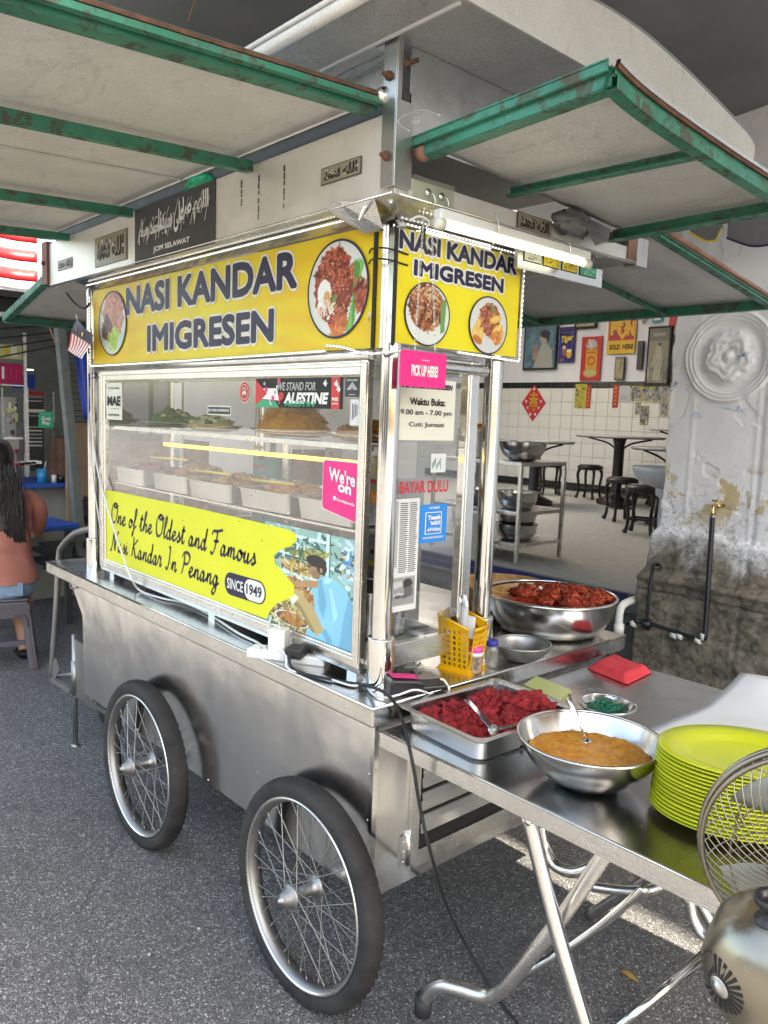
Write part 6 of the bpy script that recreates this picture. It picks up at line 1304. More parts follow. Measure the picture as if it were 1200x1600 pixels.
# trays and food inside the glass case
def dishpan(c, sx, sy, h, lab, grp, mt='steel_pan', oval=False):
    m = MB(mt)
    if oval: m.lathe(c, [(0, .002), (.6, .002), (.85, h * .6), (1, h), (1.0, h + .0015), (.84, h * .6 + .002), (0, .004)], 40, mt, sx=sx, sy=sy)
    else:
        def rr(x, y, z, r_=.02): return [V(c) + V((cx_ * (x - r_) + r_ * math.cos(t), cy__ * (y - r_) + r_ * math.sin(t), z)) for cx_, cy__, a0 in ((1, 1, 0), (-1, 1, 1), (-1, -1, 2), (1, -1, 3)) for t in [math.pi / 2 * (a0 + k / 4) for k in range(5)]]
        rings = [rr(sx + .012, sy + .012, h - .002), rr(sx + .012, sy + .012, h), rr(sx, sy, h), rr(sx * .95, sy * .95, .006), rr(sx * .8, sy * .8, .003)]; 
        for A_, B_ in zip(rings[:-1], rings[1:]): n = len(A_); m.add(A_ + B_, [(i, (i + 1) % n, n + (i + 1) % n, n + i) for i in range(n)], mt, True)
        m.add(rings[-1], [list(range(len(rings[-1])))], mt)
        rings2 = [rr(sx + .002, sy + .002, h - .002), rr(sx * .95 + .002, sy * .95 + .002, .002)]; A_, B_ = rings2; m.add(A_ + B_, [(i, n + i, n + (i + 1) % n, (i + 1) % n) for i in range(n)], mt, True); m.add(B_[::-1], [list(range(n))], mt)
    return single(m, 'tray', lab, 'tray', grp)
zU = zs1 + .002; gU, gL = 'trays on the upper glass shelf', 'trays on the lower level of the case'
UP_ = [(-1.52, .26, .17, .10, 'veg_green', .05, 'squid_pale', 'oval tray of dark green vegetables at the left of the upper shelf', 'dark green leafy vegetables on the upper left tray'),
       (-1.12, .20, .17, .075, 'squid_pale', .035, 'veg_green', 'oval tray of pale squid and ladyfingers mid upper shelf', 'pale squid with ladyfingers on the middle upper tray'),
       (-.70, .25, .19, .11, 'noodle_orange', .095, None, 'oval tray piled with orange noodles on the upper shelf', 'tall heap of orange fried noodles on the upper shelf'),
       (-.33, .24, .13, .10, 'food_mixed', .04, 'noodle_orange', 'oval tray of yellow fried food at the right of the upper shelf', 'yellow and orange fried pieces on the upper right tray')]
for x, y, sx_, sy_, mt, h, mt2, l1, l2 in UP_:
    dishpan((x, y, zU), sx_, sy_, .022, l1, gU, 'steel_bowl', True); m = MB(mt); mound(m, (x, y, zU + .014), sx_ * .86, sy_ * .86, h, mt, 40, 12, .35, 22, x)
    for k in range(34):
        a = random.uniform(0, 6.28); q = math.sqrt(random.random()) * .8; m.blob((x + sx_ * .8 * q * math.cos(a), y + sy_ * .8 * q * math.sin(a), zU + .018 + h * (1 - q * q) * .95), (random.uniform(.012, .03), random.uniform(.008, .014), random.uniform(.005, .011)), random.choice([mt, mt, mt2 or mt]), 8, 5, .4, 3, k)
    if mt == 'noodle_orange':
        for k in range(90):
            a = random.uniform(0, 6.28); q = math.sqrt(random.random()) * .85; c = V((x + sx_ * .8 * q * math.cos(a), y + sy_ * .8 * q * math.sin(a), zU + .02 + h * (1 - q * q) * 1.0)); d_ = V((random.uniform(-1, 1), random.uniform(-1, 1), random.uniform(-.3, .3))) * .018
            m.tube(cr([c - d_, c + V((0, 0, .004)), c + d_], 3), .0016, 4)
    single(m, 'food', l2, 'food', 'food heaped on the upper shelf')
m = MB('squid_pale')
LO = [(-1.58, .22, .11, .12, 'chicken_red', .03, 'deep steel tray of red fried food at the far left of the case', 'red fried pieces in the far left tray'), (-1.27, .24, .12, .13, 'fried_brown', .05, 'deep steel tray of brown fried food below the lit strip', 'brown fried pieces in the tray below the strip light'), (-.97, .23, .13, .13, 'fried_brown', .035, 'deep steel tray with golden fried pieces at mid case', 'golden fried strips in the mid tray'), (-.66, .24, .13, .13, 'food_mixed', .03, 'deep steel tray with wooden tongs right of mid case', 'brown curry pieces in the tray right of centre'), (-.36, .23, .12, .12, 'food_mixed', .05, 'deep steel tray of brown noodles near the right frame', 'brown noodles in the tray near the right frame')]
zL = AT(300, 765, 'y', .11).z - .02
m = MB('steel_frame'); m.box(C0x + .04, -.16, .11, .40, zL - .012, zL - .006); o = m.build('tray_rack', case)
for i, (x, y, sx_, sy_, mt, h, l1, l2) in enumerate(LO):
    dishpan((x, y, zL - .004), sx_, sy_, .062, l1, gL); m = MB(mt); mound(m, (x, y, zL + .036), sx_ * .93, sy_ * .93, h * .8, mt, 36, 10, .5, 24, i + 5)
    for k in range(36): a = random.uniform(0, 6.28); q = math.sqrt(random.random()) * .8; m.blob((x + sx_ * .85 * q * math.cos(a), y + sy_ * .85 * q * math.sin(a), zL + .045 + h * .8 * (1 - q * q)), (random.uniform(.014, .035), random.uniform(.008, .014), random.uniform(.006, .012)), mt, 8, 5, .45, 3, k + i)
    single(m, 'food', l2, 'food', 'food in the lower trays')
for i, (x0, y0, x1, y1, z) in enumerate(((-1.42, .12, -1.18, .14, .11), (-1.10, .13, -.86, .12, .085), (-.76, .14, -.55, .15, .08))):
    m = MB('cardboard'); m.tube([(x0, y0, zL + z), (x1, y1, zL + z + .004)], .004, 6, 'yellow_print'); single(m, 'tongs', ['yellow handled tongs across the leftmost brown fried tray', 'yellow handled tongs across the golden fried tray', 'yellow handled tongs across the tray right of centre'][i], 'tongs', 'tongs lying over the case trays')
# pots and boxes standing behind the case (seen through the glass)
bowl('stock_pot', V((-.36, .30, .912)), .105, .13, 'tall steel stock pot behind the side glass', mt='steel_bowl', flare=.02, base=.96, cat='pot')
for i, (x, y, sx_, sz, mt, lab) in enumerate(((-1.30, .60, .16, .26, 'teal', 'teal patterned carton standing behind the glass case'), (-1.08, .62, .12, .30, 'cardboard', 'brown paper carton behind the middle of the case'), (-.86, .60, .10, .34, 'grey_print', 'grey mesh bag of onions hanging behind the case'), (-.62, .62, .16, .30, 'steel_dull', 'grey steel box behind the orange noodles'))):
    m = MB(mt); m.box(x - sx_ / 2, x + sx_ / 2, y - .06, y + .06, .85, .85 + sz + .25)
    for k in range(12): m.box(x - sx_ / 2 + random.uniform(0, sx_ * .7), x - sx_ / 2 + random.uniform(.02, .04) + random.uniform(0, sx_ * .5), y - .0615, y - .06, .95 + k * .04, .965 + k * .04, random.choice(['cream', 'dark_grey', 'poster_red', 'yellow_print']))
    single(m, 'carton', lab, 'box', 'goods standing behind the glass case')

# ================================================================== TABLE
ty0, ty1, tx0, tx1, tz, tb_ = .022, 1.010, .006, 1.02, .793, .754
tab = thing('folding_table', 'long stainless steel folding table pushed against the cart end', 'table', (.5, .5, 0))
m = MB('steel_table'); m.box(tx0, tx1, ty0, ty1, tb_ + .002, tz); m.build('table_top', tab, bev=.004)
m = MB('steel_frame'); m.box(tx0, tx1, ty0 - .0015, ty0, tb_, tz - .004); m.tube([(tx0, ty0, tz - .002), (tx1, ty0, tz - .002)], .0026, 6, 'steel_pipe')
for k in range(14):
    x = random.uniform(.05, .9); z = random.uniform(tb_ + .006, tz - .01); L_ = random.uniform(.01, .05); m.obox((x, ty0 - .0022, z), (V((1, 0, random.uniform(-.3, .3))), EZ, EY), (L_, .0006, .0004), 'white_print')
m.build('apron', tab)
TR = .0165
def leg(P, nm='leg', r_=TR, mt='steel_pipe'): mm = MB(mt); mm.tube(cr(P, 8) if len(P) > 2 else P, r_, 14); mm.build(nm, tab)
yn = .14
def L3(px, py, y): return AT(px, py, 'y', y)
top1 = L3(822, 1285, .06); bot1 = AT(912, 1598, 'y', .12)
leg([L3(826, 1275, .10), L3(866, 1440, .10), L3(925, 1640, .10)], 'leg', .0165)
# crossing leg with bent foot
P = [L3(938, 1345, .17) + V((.035, .01, .075)), L3(938, 1345, .17), L3(880, 1430, .15), L3(800, 1530, .12), L3(775, 1552, .115), L3(755, 1556, .11), L3(716, 1545, .09), L3(690, 1540, .075), L3(672, 1548, .07), L3(662, 1566, .07)]
leg(P, 'leg', .0165, 'steel_frame'); m = MB('black_rubber'); q = P[-1]; m.tube([q + V((0, 0, .016)), q + V((-.002, 0, -.03))], .021, 14); m.build('foot_cap', tab)
# U shaped rear pair and stretchers
leg([L3(845, 1290, .30), L3(852, 1325, .30), L3(868, 1352, .30), L3(895, 1362, .30), L3(925, 1352, .32), L3(960, 1330, .36)], 'brace', .014)
leg([(.06, .86, .75), (.30, .86, .38), (.62, .86, .02)], 'leg'); leg([(.72, .84, .75), (.34, .84, .30), (.10, .84, .02)], 'leg', .0165, 'steel_frame')
leg([L3(1010, 1385, .55), L3(930, 1452, .50), L3(838, 1512, .42), L3(770, 1560, .38)], 'stretcher', .0115)
leg([L3(925, 1385, .62), L3(985, 1392, .66), L3(1030, 1386, .70), L3(1052, 1368, .72)], 'stretcher', .014, 'steel_frame')
leg([L3(1078, 1405, .62), L3(1084, 1436, .62), L3(1100, 1462, .62), L3(1130, 1475, .62)], 'leg', .014, 'steel_frame'); 
leg([AT(960, 1612, 'z', .02), AT(1100, 1492, 'z', .14)], 'stretcher', .013); leg([AT(1100, 1492, 'z', .14), (.95, .9, .72)], 'leg', .0165)
bl_ = L3(882, 1446, .13); m = MB('steel_frame'); m.lathe(bl_ + V((0, -.02, 0)), [(.009, 0), (.009, .005), (0, .007)], 12, None, (0, -1, 0)); q = L3(826, 1284, .08); m.lathe(q, [(.008, 0), (.008, .005), (0, .007)], 12, None, (0, -1, 0)); m.build('rivet', tab)

# rectangular tray of red chicken
def recttray():
    zr = .852; A_, B_, C__, D__ = [AT(*q, 'z', zr) for q in ((628, 1101), (768, 1162), (883, 1103), (779, 1061))]
    ctr = (A_ + B_ + C__ + D__) / 4; ux = ((B_ - A_) + (C__ - D__)).normalized(); uy = V((-ux.y, ux.x, 0)); W = ((B_ - A_).length + (C__ - D__).length) / 2; Dp = ((D__ - A_).length + (C__ - B_).length) / 2
    W = min(W, .30); print('TRAY', W, Dp)
    m = MB('steel_pan'); hx, hy, h = W / 2, Dp / 2, zr - tz - .001
    def ring(x, y, z, r_): return [V((cx_ * (x - r_) + r_ * math.cos(t), cy__ * (y - r_) + r_ * math.sin(t), z)) for cx_, cy__, a0 in ((1, 1, 0), (-1, 1, 1), (-1, -1, 2), (1, -1, 3)) for t in [math.pi / 2 * (a0 + k / 6) for k in range(7)]]
    R_ = [ring(hx - .012, hy - .012, .0, .03), ring(hx - .006, hy - .006, .006, .032), ring(hx - .002, hy - .002, h - .004, .03), ring(hx, hy, h - .004, .03), ring(hx + .013, hy + .013, h - .003, .018), ring(hx + .014, hy + .014, h, .018), ring(hx - .001, hy - .001, h, .03), ring(hx - .005, hy - .005, h - .006, .03), ring(hx - .010, hy - .010, .006, .03), ring(hx - .02, hy - .02, .002, .03)]
    n = len(R_[0])
    for a, b in zip(R_[:-1], R_[1:]): m.add(a + b, [(i, (i + 1) % n, n + (i + 1) % n, n + i) for i in range(n)], None, True)
    m.add(R_[-1], [list(range(n))]); m.add(R_[0], [list(range(n))[::-1]])
    rot = Matrix(((ux.x, uy.x, 0), (ux.y, uy.y, 0), (0, 0, 1))).to_4x4(); m.xf(rot); o = m.build('serving_tray', None, bev=0); o.location = (ctr.x, ctr.y, tz + .0005); tag(o, 'rectangular steel tray filled with dark red fried chicken', 'tray')
    return ctr, ux, uy, hx, hy
tc, tux, tuy, thx, thy = recttray()
protos = []
for k in range(5):
    m = MB('chicken_red'); m.blob((0, 0, 0), (.030, .019, .016), 'chicken_red', 40, 28, .36, 1.9, k + 1)
    for q in range(7): a = random.uniform(0, 6.28); m.blob((.02 * math.cos(a), .013 * math.sin(a), random.uniform(-.006, .010)), random.uniform(.007, .013), 'chicken_red', 18, 14, .4, 3, q + k * 9)
    protos.append(m)
WHR = ['front left corner', 'front edge', 'front right corner', 'middle', 'left side', 'right side', 'back edge', 'back left corner', 'heaped back right corner']
N_c = 34
chm = [p.build('fried_chicken') for p in protos]; cnt = 0
for k in range(N_c):
    u = -.85 + .42 * (k % 5) + random.uniform(-.1, .1); v = -.75 + .5 * ((k // 5) % 4) + random.uniform(-.1, .1); z = .018 + .012 * random.random()
    if k > 16: u = random.uniform(-.5, .85); v = random.uniform(-.1, .8); z = .038 + .018 * random.random()
    if k > 27: u = random.uniform(.35, .8); v = random.uniform(.25, .75); z = .062 + .014 * random.random()
    src = chm[k % 5]; o = src if k < 5 else src.copy()
    if k >= 5: COL.objects.link(o)
    p = tc + tux * (u * (thx - .03)) + tuy * (v * (thy - .025)); o.location = (p.x, p.y, tz + z); o.rotation_euler = (random.uniform(-.5, .5), random.uniform(-.5, .5), random.uniform(0, 6.28)); sc_ = random.uniform(1.0, 1.45); o.scale = (sc_, sc_, sc_)
    lab = 'dark red fried chicken pieces heaped in the rectangular steel tray'; USED.discard(lab); tag(o, lab, 'fried chicken', 'red fried chicken pieces in the tray')
tg = thing('tongs', 'steel serving tongs resting on the red fried chicken', 'tongs', AT(772, 1138, 'z', .88))
m = MB('steel_pipe'); a = AT(729, 1093, 'z', .905); b = AT(771, 1140, 'z', .895); c = AT(809, 1132, 'z', .885); a2 = AT(737, 1102, 'z', .905)
m.bar(a, b, .012, .003, 'steel_pipe'); m.build('arm', tg, bev=.001); m = MB('steel_pipe'); m.bar(b, c, .010, .003); m.build('arm', tg, bev=.001); m = MB('steel_pipe'); m.lathe(b, [(.010, -.006), (.010, .006), (0, .006)], 16, None, (0, 1, .2)); m.build('hinge', tg)

# curry bowl
cb = V((.470, .188, tz + .001)); bowl('mixing_bowl', cb, .148, .098, 'wide steel mixing bowl of orange curry sauce on the table', flare=.45, base=.42, cat='bowl', rim=.0035, n=72)
m = MB('curry_dahl'); P = []
for i in range(15):
    t = i / 14; P.append([cb + V((q_ * t * math.cos(a), q_ * t * math.sin(a), .060 + .0035 * noise.noise(V((t * 7 * math.cos(a), t * 7 * math.sin(a), 1))) + .002 * noise.noise(V((t * 26 * math.cos(a), t * 26 * math.sin(a), 1))))) for a in np.linspace(0, 2 * math.pi, 97) for q_ in [.1255 + .002 * noise.noise(V((3 * math.cos(a), 3 * math.sin(a), 5)))]])
m.grid(P, 'curry_dahl')
def rbz(z): t = max(0, (z - .004) / .092) ** (1 / 1.35); return .148 * (.42 + .58 * (math.sin(t * math.pi / 2) * .55 + .45 * t)) - .0022
for a0, a1, hh in ((-1.3, .9, .020), (1.5, 2.3, .012), (3.4, 3.9, .010)):
    P = []
    for i in range(41):
        a = a0 + (a1 - a0) * i / 40; e = math.sin(math.pi * i / 40) ** .5; q = .058 + hh * e * (.35 + .9 * abs(noise.noise(V((a * 6, 1, 3))) + .5 * noise.noise(V((a * 19, 1, 3)))))
        P.append([cb + V((rbz(z) * math.cos(a), rbz(z) * math.sin(a), z)) for z in [.054 + (q - .054) * j / 6 for j in range(7)]])
    m.grid(P, 'curry_dahl')
single(m, 'curry_sauce', 'orange brown lentil curry filling the wide mixing bowl', 'curry')
m = MB('steel_pipe'); a = AT(887, 1086, 'z', .935); b = AT(914, 1150, 'z', .862); dd = (b - a).normalized(); m.tube([a, a.lerp(b, .3), a.lerp(b, .75), b], [.006, .0075, .0038, .003], 8); m.blob(b + dd * .012, (.012, .016, .006), 'steel_pipe', 10, 6, 0); single(m, 'spoon', 'steel spoon standing in the orange curry', 'spoon')
# rubber bands plate
rp = AT(949, 1101, 'z', .822); rp = V((rp.x, rp.y, tz + .001)); bowl('small_bowl', rp, .072, .030, 'shallow steel dish full of green rubber bands', flare=.7, base=.6, cat='dish', rim=.003)
m = MB('band_green')
for k in range(70):
    a = random.uniform(0, 6.28); r_ = .036 * math.sqrt(random.random()); q = random.uniform(.012, .020); e = random.uniform(.5, 1); c = rp + V((r_ * math.cos(a), r_ * math.sin(a), .010 + .022 * random.random())); rz = random.uniform(0, 3); tx_, ty_ = random.uniform(-.4, .4), random.uniform(-.4, .4)
    m.tube([c + V((q * math.cos(t) * math.cos(rz) - e * q * math.sin(t) * math.sin(rz), q * math.cos(t) * math.sin(rz) + e * q * math.sin(t) * math.cos(rz), q * (tx_ * math.cos(t) + ty_ * math.sin(t)))) for t in np.linspace(0, 2 * math.pi, 12, endpoint=False)], .0011, 4, None, closed=True)
o = single(m, 'rubber_bands', 'tangle of dark green rubber bands in the shallow dish', 'rubber bands'); o['kind'] = 'stuff'
# red cloth
m = MB('red_cloth'); q = [AT(*a_, 'z', .806) for a_ in ((922, 1039), (956, 1023), (1015, 1045), (979, 1062))]
def fold(lv, sh):
    P = []
    for i in range(17):
        row = []
        for j in range(17):
            u, v = i / 16, j / 16; p = q[0] * (1 - u) * (1 - v) + q[1] * (1 - u) * v + q[2] * u * v + q[3] * u * (1 - v); e = min(u, v, 1 - u, 1 - v); cc = (q[0] + q[1] + q[2] + q[3]) / 4; p = cc + (p - cc) * sh
            z = tz + .002 + lv * min(1, e * 9) ** .5 + .004 * noise.noise(V((u * 5, v * 5, lv * 90))) * min(1, e * 6); row.append(V((p.x + .003 * noise.noise(V((u * 7, v * 7, 3))), p.y, z)))
        P.append(row)
    return P
m.grid(fold(.022, 1.02), 'red_cloth'); m.grid(fold(.014, 1.08), 'red_cloth'); m.grid(fold(.006, 1.1), 'red_cloth'); single(m, 'folded_cloth', 'folded bright red cloth at the back of the steel table', 'cloth')
m = MB('wax_leaf'); Q = [AT(*a_, 'z', .828) for a_ in ((820, 1068), (838, 1056), (893, 1077), (874, 1094))]
for k in range(7): m.prism([V((p.x + random.uniform(-.003, .003), p.y + random.uniform(-.003, .003), tz + .001 + k * .0048)) for p in Q], (0, 0, .0042))
single(m, 'wrapper_stack', 'stack of pale yellow green wrapper sheets behind the chicken tray', 'paper stack')
# large white paper with lifted corner
m = MB('paper_white'); p0, p1, p2, p3 = V((.40, .54, 0)), V((.42, 1.035, 0)), V((1.0, 1.05, 0)), V((1.0, .50, 0)); P = []
for i in range(25):
    row = []
    for j in range(25):
        u, v = i / 24, j / 24; p = p0 * (1 - u) * (1 - v) + p1 * (1 - u) * v + p2 * u * v + p3 * u * (1 - v); lift = .105 * max(0, v - .55) ** 1.4 * max(0, .9 - abs(u - .12)) * 2.2
        row.append(V((p.x, p.y - lift * .35, tz + .003 + lift + .0012 * noise.noise(V((u * 6, v * 6, 2))))))
    P.append(row)
m.grid(P, 'paper_white'); single(m, 'wrapping_paper', 'large sheet of white wrapping paper with a raised corner', 'paper', solid=.0006)
# stacked lime plates
pc = V((.745, .285, 0)); NP = 17; pm_ = MB('lime_plate')
pr_ = [(0, .001), (.58, .001), (.66, .004), (.74, .009), (.82, .012), (.98, .0165), (1.0, .0180), (.99, .0195), (.82, .0150), (.73, .0115), (.65, .0065), (.58, .0038), (0, .0032)]
pm_.lathe((0, 0, 0), pr_, 72, None, sx=.158, sy=.127); plate0 = pm_.build('plate')
ORD = ['top', 'second', 'third', 'fourth', 'fifth', 'sixth', 'seventh', 'eighth', 'ninth', 'tenth', 'eleventh', 'twelfth', 'thirteenth', 'fourteenth', 'fifteenth', 'sixteenth', 'lowest']
for k in range(NP):
    o = plate0 if k == 0 else plate0.copy()
    if k: COL.objects.link(o)
    i = NP - 1 - k; o.location = (pc.x + random.uniform(-.0015, .0015) - .010 * (1 - k / NP), pc.y + random.uniform(-.002, .002), tz + .001 + .0075 * k); o.rotation_euler = (0, 0, math.radians(40 + random.uniform(-2, 2)))
    tag(o, ('top lime green oval plate, face up, on the plate stack' if i == 0 else 'lowest lime green oval plate of the stack, on the table' if i == NP - 1 else ORD[i] + ' lime green oval plate from the top of the stack'), 'plate', 'lime green plates in the stack')

# ================================================================== FAN
fan = thing('fan', 'old metal pedestal fan seen from behind at the lower right corner', 'fan', (1.05, -.35, .9))
fd = FW; MC = CAMP + (FW + (1214 - 600) / CF * RT - (1534 - 800) / CF * UP) * .92
GC = CAMP + (FW + (1275 - 600) / CF * RT - (1345 - 800) / CF * UP) * 1.06
AX = (GC - MC).normalized(); AX = V((-.14, .93, .20)).normalized(); GC = MC + AX * .135 + V((.045, 0, .085)); 
GC = CAMP + (FW + (1300 - 600) / CF * RT - (1352 - 800) / CF * UP) * 1.05
print('FAN', MC, GC, AX)
Rm = .090
m = MB('fan_metal'); m.lathe(MC, [(0, -.060), (.012, -.060), (.030, -.056), (.055, -.047), (.072, -.033), (.083, -.012), (.086, .008), (.086, .045), (.080, .06), (0, .062)], 56, None, AX); hs = m.build('motor_housing', fan)
V2 = AX.cross(EZ).normalized(); U2 = V2.cross(AX).normalized()
sc0 = MC - AX * .0565 - V2 * .022 - U2 * .006
fc = (-AX - V2 * .42).normalized(); m = MB('black')
e1 = fc.cross(EZ).normalized(); e2 = e1.cross(fc).normalized(); sc0 = MC - AX * .040 - V2 * .050 + U2 * .006
def onshell(p):
    d = p - MC; ax_ = d.dot(AX); rad = (d - AX * ax_); l = rad.length or 1e-6
    prof_ = [(0, -.060), (.012, -.060), (.030, -.056), (.055, -.047), (.072, -.033), (.083, -.012), (.086, .008)]
    for (r0, h0_), (r1, h1_) in zip(prof_[:-1], prof_[1:]):
        if r0 <= l <= r1: return MC + rad + AX * (h0_ + (h1_ - h0_) * (l - r0) / max(1e-6, r1 - r0))
    return p
for k in range(24):
    a = 2 * math.pi * k / 24; d = e1 * math.cos(a) + e2 * math.sin(a); t = fc.cross(d); pa, pb = sc0 + d * .014, sc0 + d * .032; P = []
    for p, w_ in ((pa, .0012), (pb, .0024)):
        for s_ in (-1, 1): P.append(onshell(p + t * w_ * s_) + fc * .0008)
    m.add([P[0], P[1], P[3], P[2]], [(0, 1, 2, 3)])
m.build('vent_slot', hs)
m = MB('steel_old'); q = onshell(sc0) + fc * .0006; m.lathe(q, [(.0125, 0), (.011, .0015), (.006, .002), (.0055, .004), (0, .005)], 20, None, fc); m.build('badge', hs)
kp = MC + U2 * .082 + AX * (-.0) - V2 * .012; m = MB('black_plastic'); m.lathe(kp, [(.0, -.006), (.015, -.006), (.015, .002), (.010, .003), (.010, .022), (.016, .026), (.016, .033), (.009, .034), (.008, .028), (0, .028)], 24, None, U2); m.build('knob', fan)
m = MB('steel_dull'); m.tube([MC + AX * .06, MC + AX * .10 + (GC - MC) * .1], .018, 16); m.tube([MC + AX * .05, GC], .006, 8)
m.tube([MC - U2 * .05 + AX * .03, V((MC.x, MC.y + .03, .3)), V((MC.x, MC.y + .03, .012))], .014, 12); m.lathe((MC.x, MC.y + .03, 0), [(.16, .0), (.16, .012), (.03, .03), (.016, .04)], 32); m.build('stand', fan)
Rg = .165; e1 = AX.cross(EZ).normalized(); e2 = e1.cross(AX).normalized()
GX = V((-.30, .93, .12)).normalized(); e1 = GX.cross(EZ).normalized(); e2 = e1.cross(GX).normalized()
m = MB('fan_metal')
for dz_, rr in ((0, Rg), (.010, Rg + .001), (-.012, Rg - .004)): m.tube([GC + GX * dz_ + (e1 * math.cos(t) + e2 * math.sin(t)) * rr for t in np.linspace(0, 2 * math.pi, 80, endpoint=False)], .0035 if dz_ else .0045, 8, None, closed=True)
m.build('guard_rim', fan)
def gshape(t, back): return (-.045 if back else .045) * math.sqrt(max(0, 1 - t ** 2.6))
for back in (True, False):
    m = MB('fan_metal')
    for k in range(64 if back else 44):
        a = 2 * math.pi * k / (64 if back else 44); pts = []
        for j in range(10):
            t = .18 + .82 * j / 9; aa = a + (.9 * (1 - t) if back else -.5 * (1 - t)); pts.append(GC + (e1 * math.cos(aa) + e2 * math.sin(aa)) * Rg * t + GX * gshape(t, back))
        m.tube(pts, .00105, 5, None, caps=False)
    for t in (.18, .45, .74): m.tube([GC + (e1 * math.cos(a) + e2 * math.sin(a)) * Rg * t + GX * (gshape(t, back) + (.002 if back else -.002)) for a in np.linspace(0, 2 * math.pi, 60, endpoint=False)], .0014, 5, None, closed=True)
    m.build('wire_guard', fan)
m = MB('fan_metal'); m.lathe(GC, [(.03, -.046), (.028, -.05), (0, -.05)], 24, None, GX); m.obox(GC + (e1 * math.cos(1.95) + e2 * math.sin(1.95)) * (Rg + .006), (e1, e2, GX), (.014, .012, .03)); m.build('guard_clip', fan)
for k in range(4):
    a0 = 2 * math.pi * k / 4 + .5; m = MB('fan_blade'); P = []
    for i in range(9):
        t = i / 8; r_ = .02 + (Rg * .84 - .02) * t; row = []
        for j in range(7): s_ = (j / 6 - .5); wd = (.25 + .75 * math.sin(min(1, t * 1.25) * math.pi * .55)) * 1.0; a = a0 + s_ * wd + .25 * t; row.append(GC + (e1 * math.cos(a) + e2 * math.sin(a)) * r_ + GX * (s_ * .045))
        P.append(row)
    m.grid(P, 'fan_blade'); m.build('blade', fan, solid=.0012)
m = MB('fan_blade'); m.lathe(GC, [(.0, -.02), (.022, -.02), (.024, .01), (.0, .02)], 24, None, GX); m.build('blade_hub', fan)
# dry leaf on the road
lf_ = AT(983, 1529, 'z', .006); m = MB('dry_leaf'); P = []
for i in range(9):
    t = i / 8; w_ = .010 * math.sin(math.pi * t) ** .8; row = [lf_ + V((.05 * (t - .5), .012 * (t - .5), .004 + .006 * abs(s_) + .004 * math.sin(t * 5))) + V((-.2, 1, 0)) * w_ * s_ for s_ in (-1, 0, 1)]; P.append(row)
m.grid(P, 'dry_leaf'); single(m, 'dry_leaf', 'small dry yellow leaf lying on the road under the table', 'leaf', solid=.0005)
# ================================================================== INSIDE THE CAFE
WP = Plane('y', YB - 0.02)
def frame_pic(px0, py0, px1, py1, fn, lab, frame='black', fw_=.03, th=.03, nm='framed_picture', cat='picture', res=(40, 56), grp='pictures on the cafe wall'):
    a = WP.p(px0, (py0 + py1) / 2); b = WP.p(px1, (py0 + py1) / 2); xm = (px0 + px1) / 2; z1, z0 = WP.p(xm, py0).z, WP.p(xm, py1).z; x0, x1 = a.x, b.x
    r = thing(nm, lab, cat, ((x0 + x1) / 2, WP.val, z0), grp); m = MB(frame); WP.rw(m, x0, x1, z0, z1, frame, th, 0); m.build('frame', r, bev=.004)
    m = MB('print'); c = Canvas(*res); fn(c); c.panel(m, WP.w(x0 + fw_, z0 + fw_, th + .002), WP.w(x1 - fw_, z0 + fw_, th + .002), WP.w(x0 + fw_, z1 - fw_, th + .002)); finish_cols(m); m.build('print', r)
    return r, x0, x1, z0, z1
def lady(c):
    c.a[:] = (.10, .20, .25); c.scatter(60, .5, .5, .6, .6, [(.09, .18, .22), (.12, .23, .27)], (.05, .1)); c.poly([(.3, 0), (.95, 0), (.9, .4), (.78, .52), (.6, .55), (.48, .4), (.4, .2)], (.38, .38, .34)); c.ell(.62, .66, .12, .11, (.42, .36, .29)); c.ell(.66, .76, .17, .09, (.04, .04, .04)); c.ell(.76, .68, .06, .1, (.04, .04, .04)); c.poly([(.55, .48), (.68, .5), (.66, .6), (.58, .6)], (.42, .36, .29)); c.ell(.36, .42, .09, .14, (.30, .20, .17)); c.ell(.35, .28, .09, .1, (.34, .24, .2))
frame_pic(820, 503, 872, 578, lady, 'dark framed painting of a lady in a white blouse beside the beer poster', 'black')
def beer(c):
    c.a[:] = (.02, .02, .16); c.scatter(60, .5, .45, .5, .5, [(.03, .03, .25), (.01, .01, .1)], (.05, .1)); c.rect(.1, .84, .9, .87, (.2, .05, .25)); c.ell(.68, .24, .17, .13, (.72, .40, .05)); c.ell(.68, .33, .16, .05, (.8, .76, .6)); c.ell(.36, .32, .15, .14, (.4, .12, .06)); c.ell(.34, .43, .12, .05, (.7, .6, .5)); c.rect(.1, .02, .35, .12, (.3, .1, .08))
r, x0, x1, z0, z1 = frame_pic(874, 511, 899, 567, beer, 'blue beer poster reading Tiger with two glasses', 'black', .008, .012, 'poster', 'poster')
m = MB('yellow_print'); w_, h = x1 - x0, z1 - z0; WP.t(m, 'Tiger', x0 + .14 * w_, x1 - .1 * w_, z0 + .52 * h, z0 + .74 * h, 'yellow_print', .016, .05, .2, .15); m.build('lettering', r)
def landscape(c): c.a[:] = (.42, .40, .22); c.rect(0, .0, 1, .25, (.35, .33, .18)); c.scatter(40, .5, .3, .5, .2, [(.3, .3, .15), (.45, .42, .25)], (.02, .05))
frame_pic(900, 484, 934, 514, landscape, 'wide framed faded picture above the red bottle poster', 'black', .035)
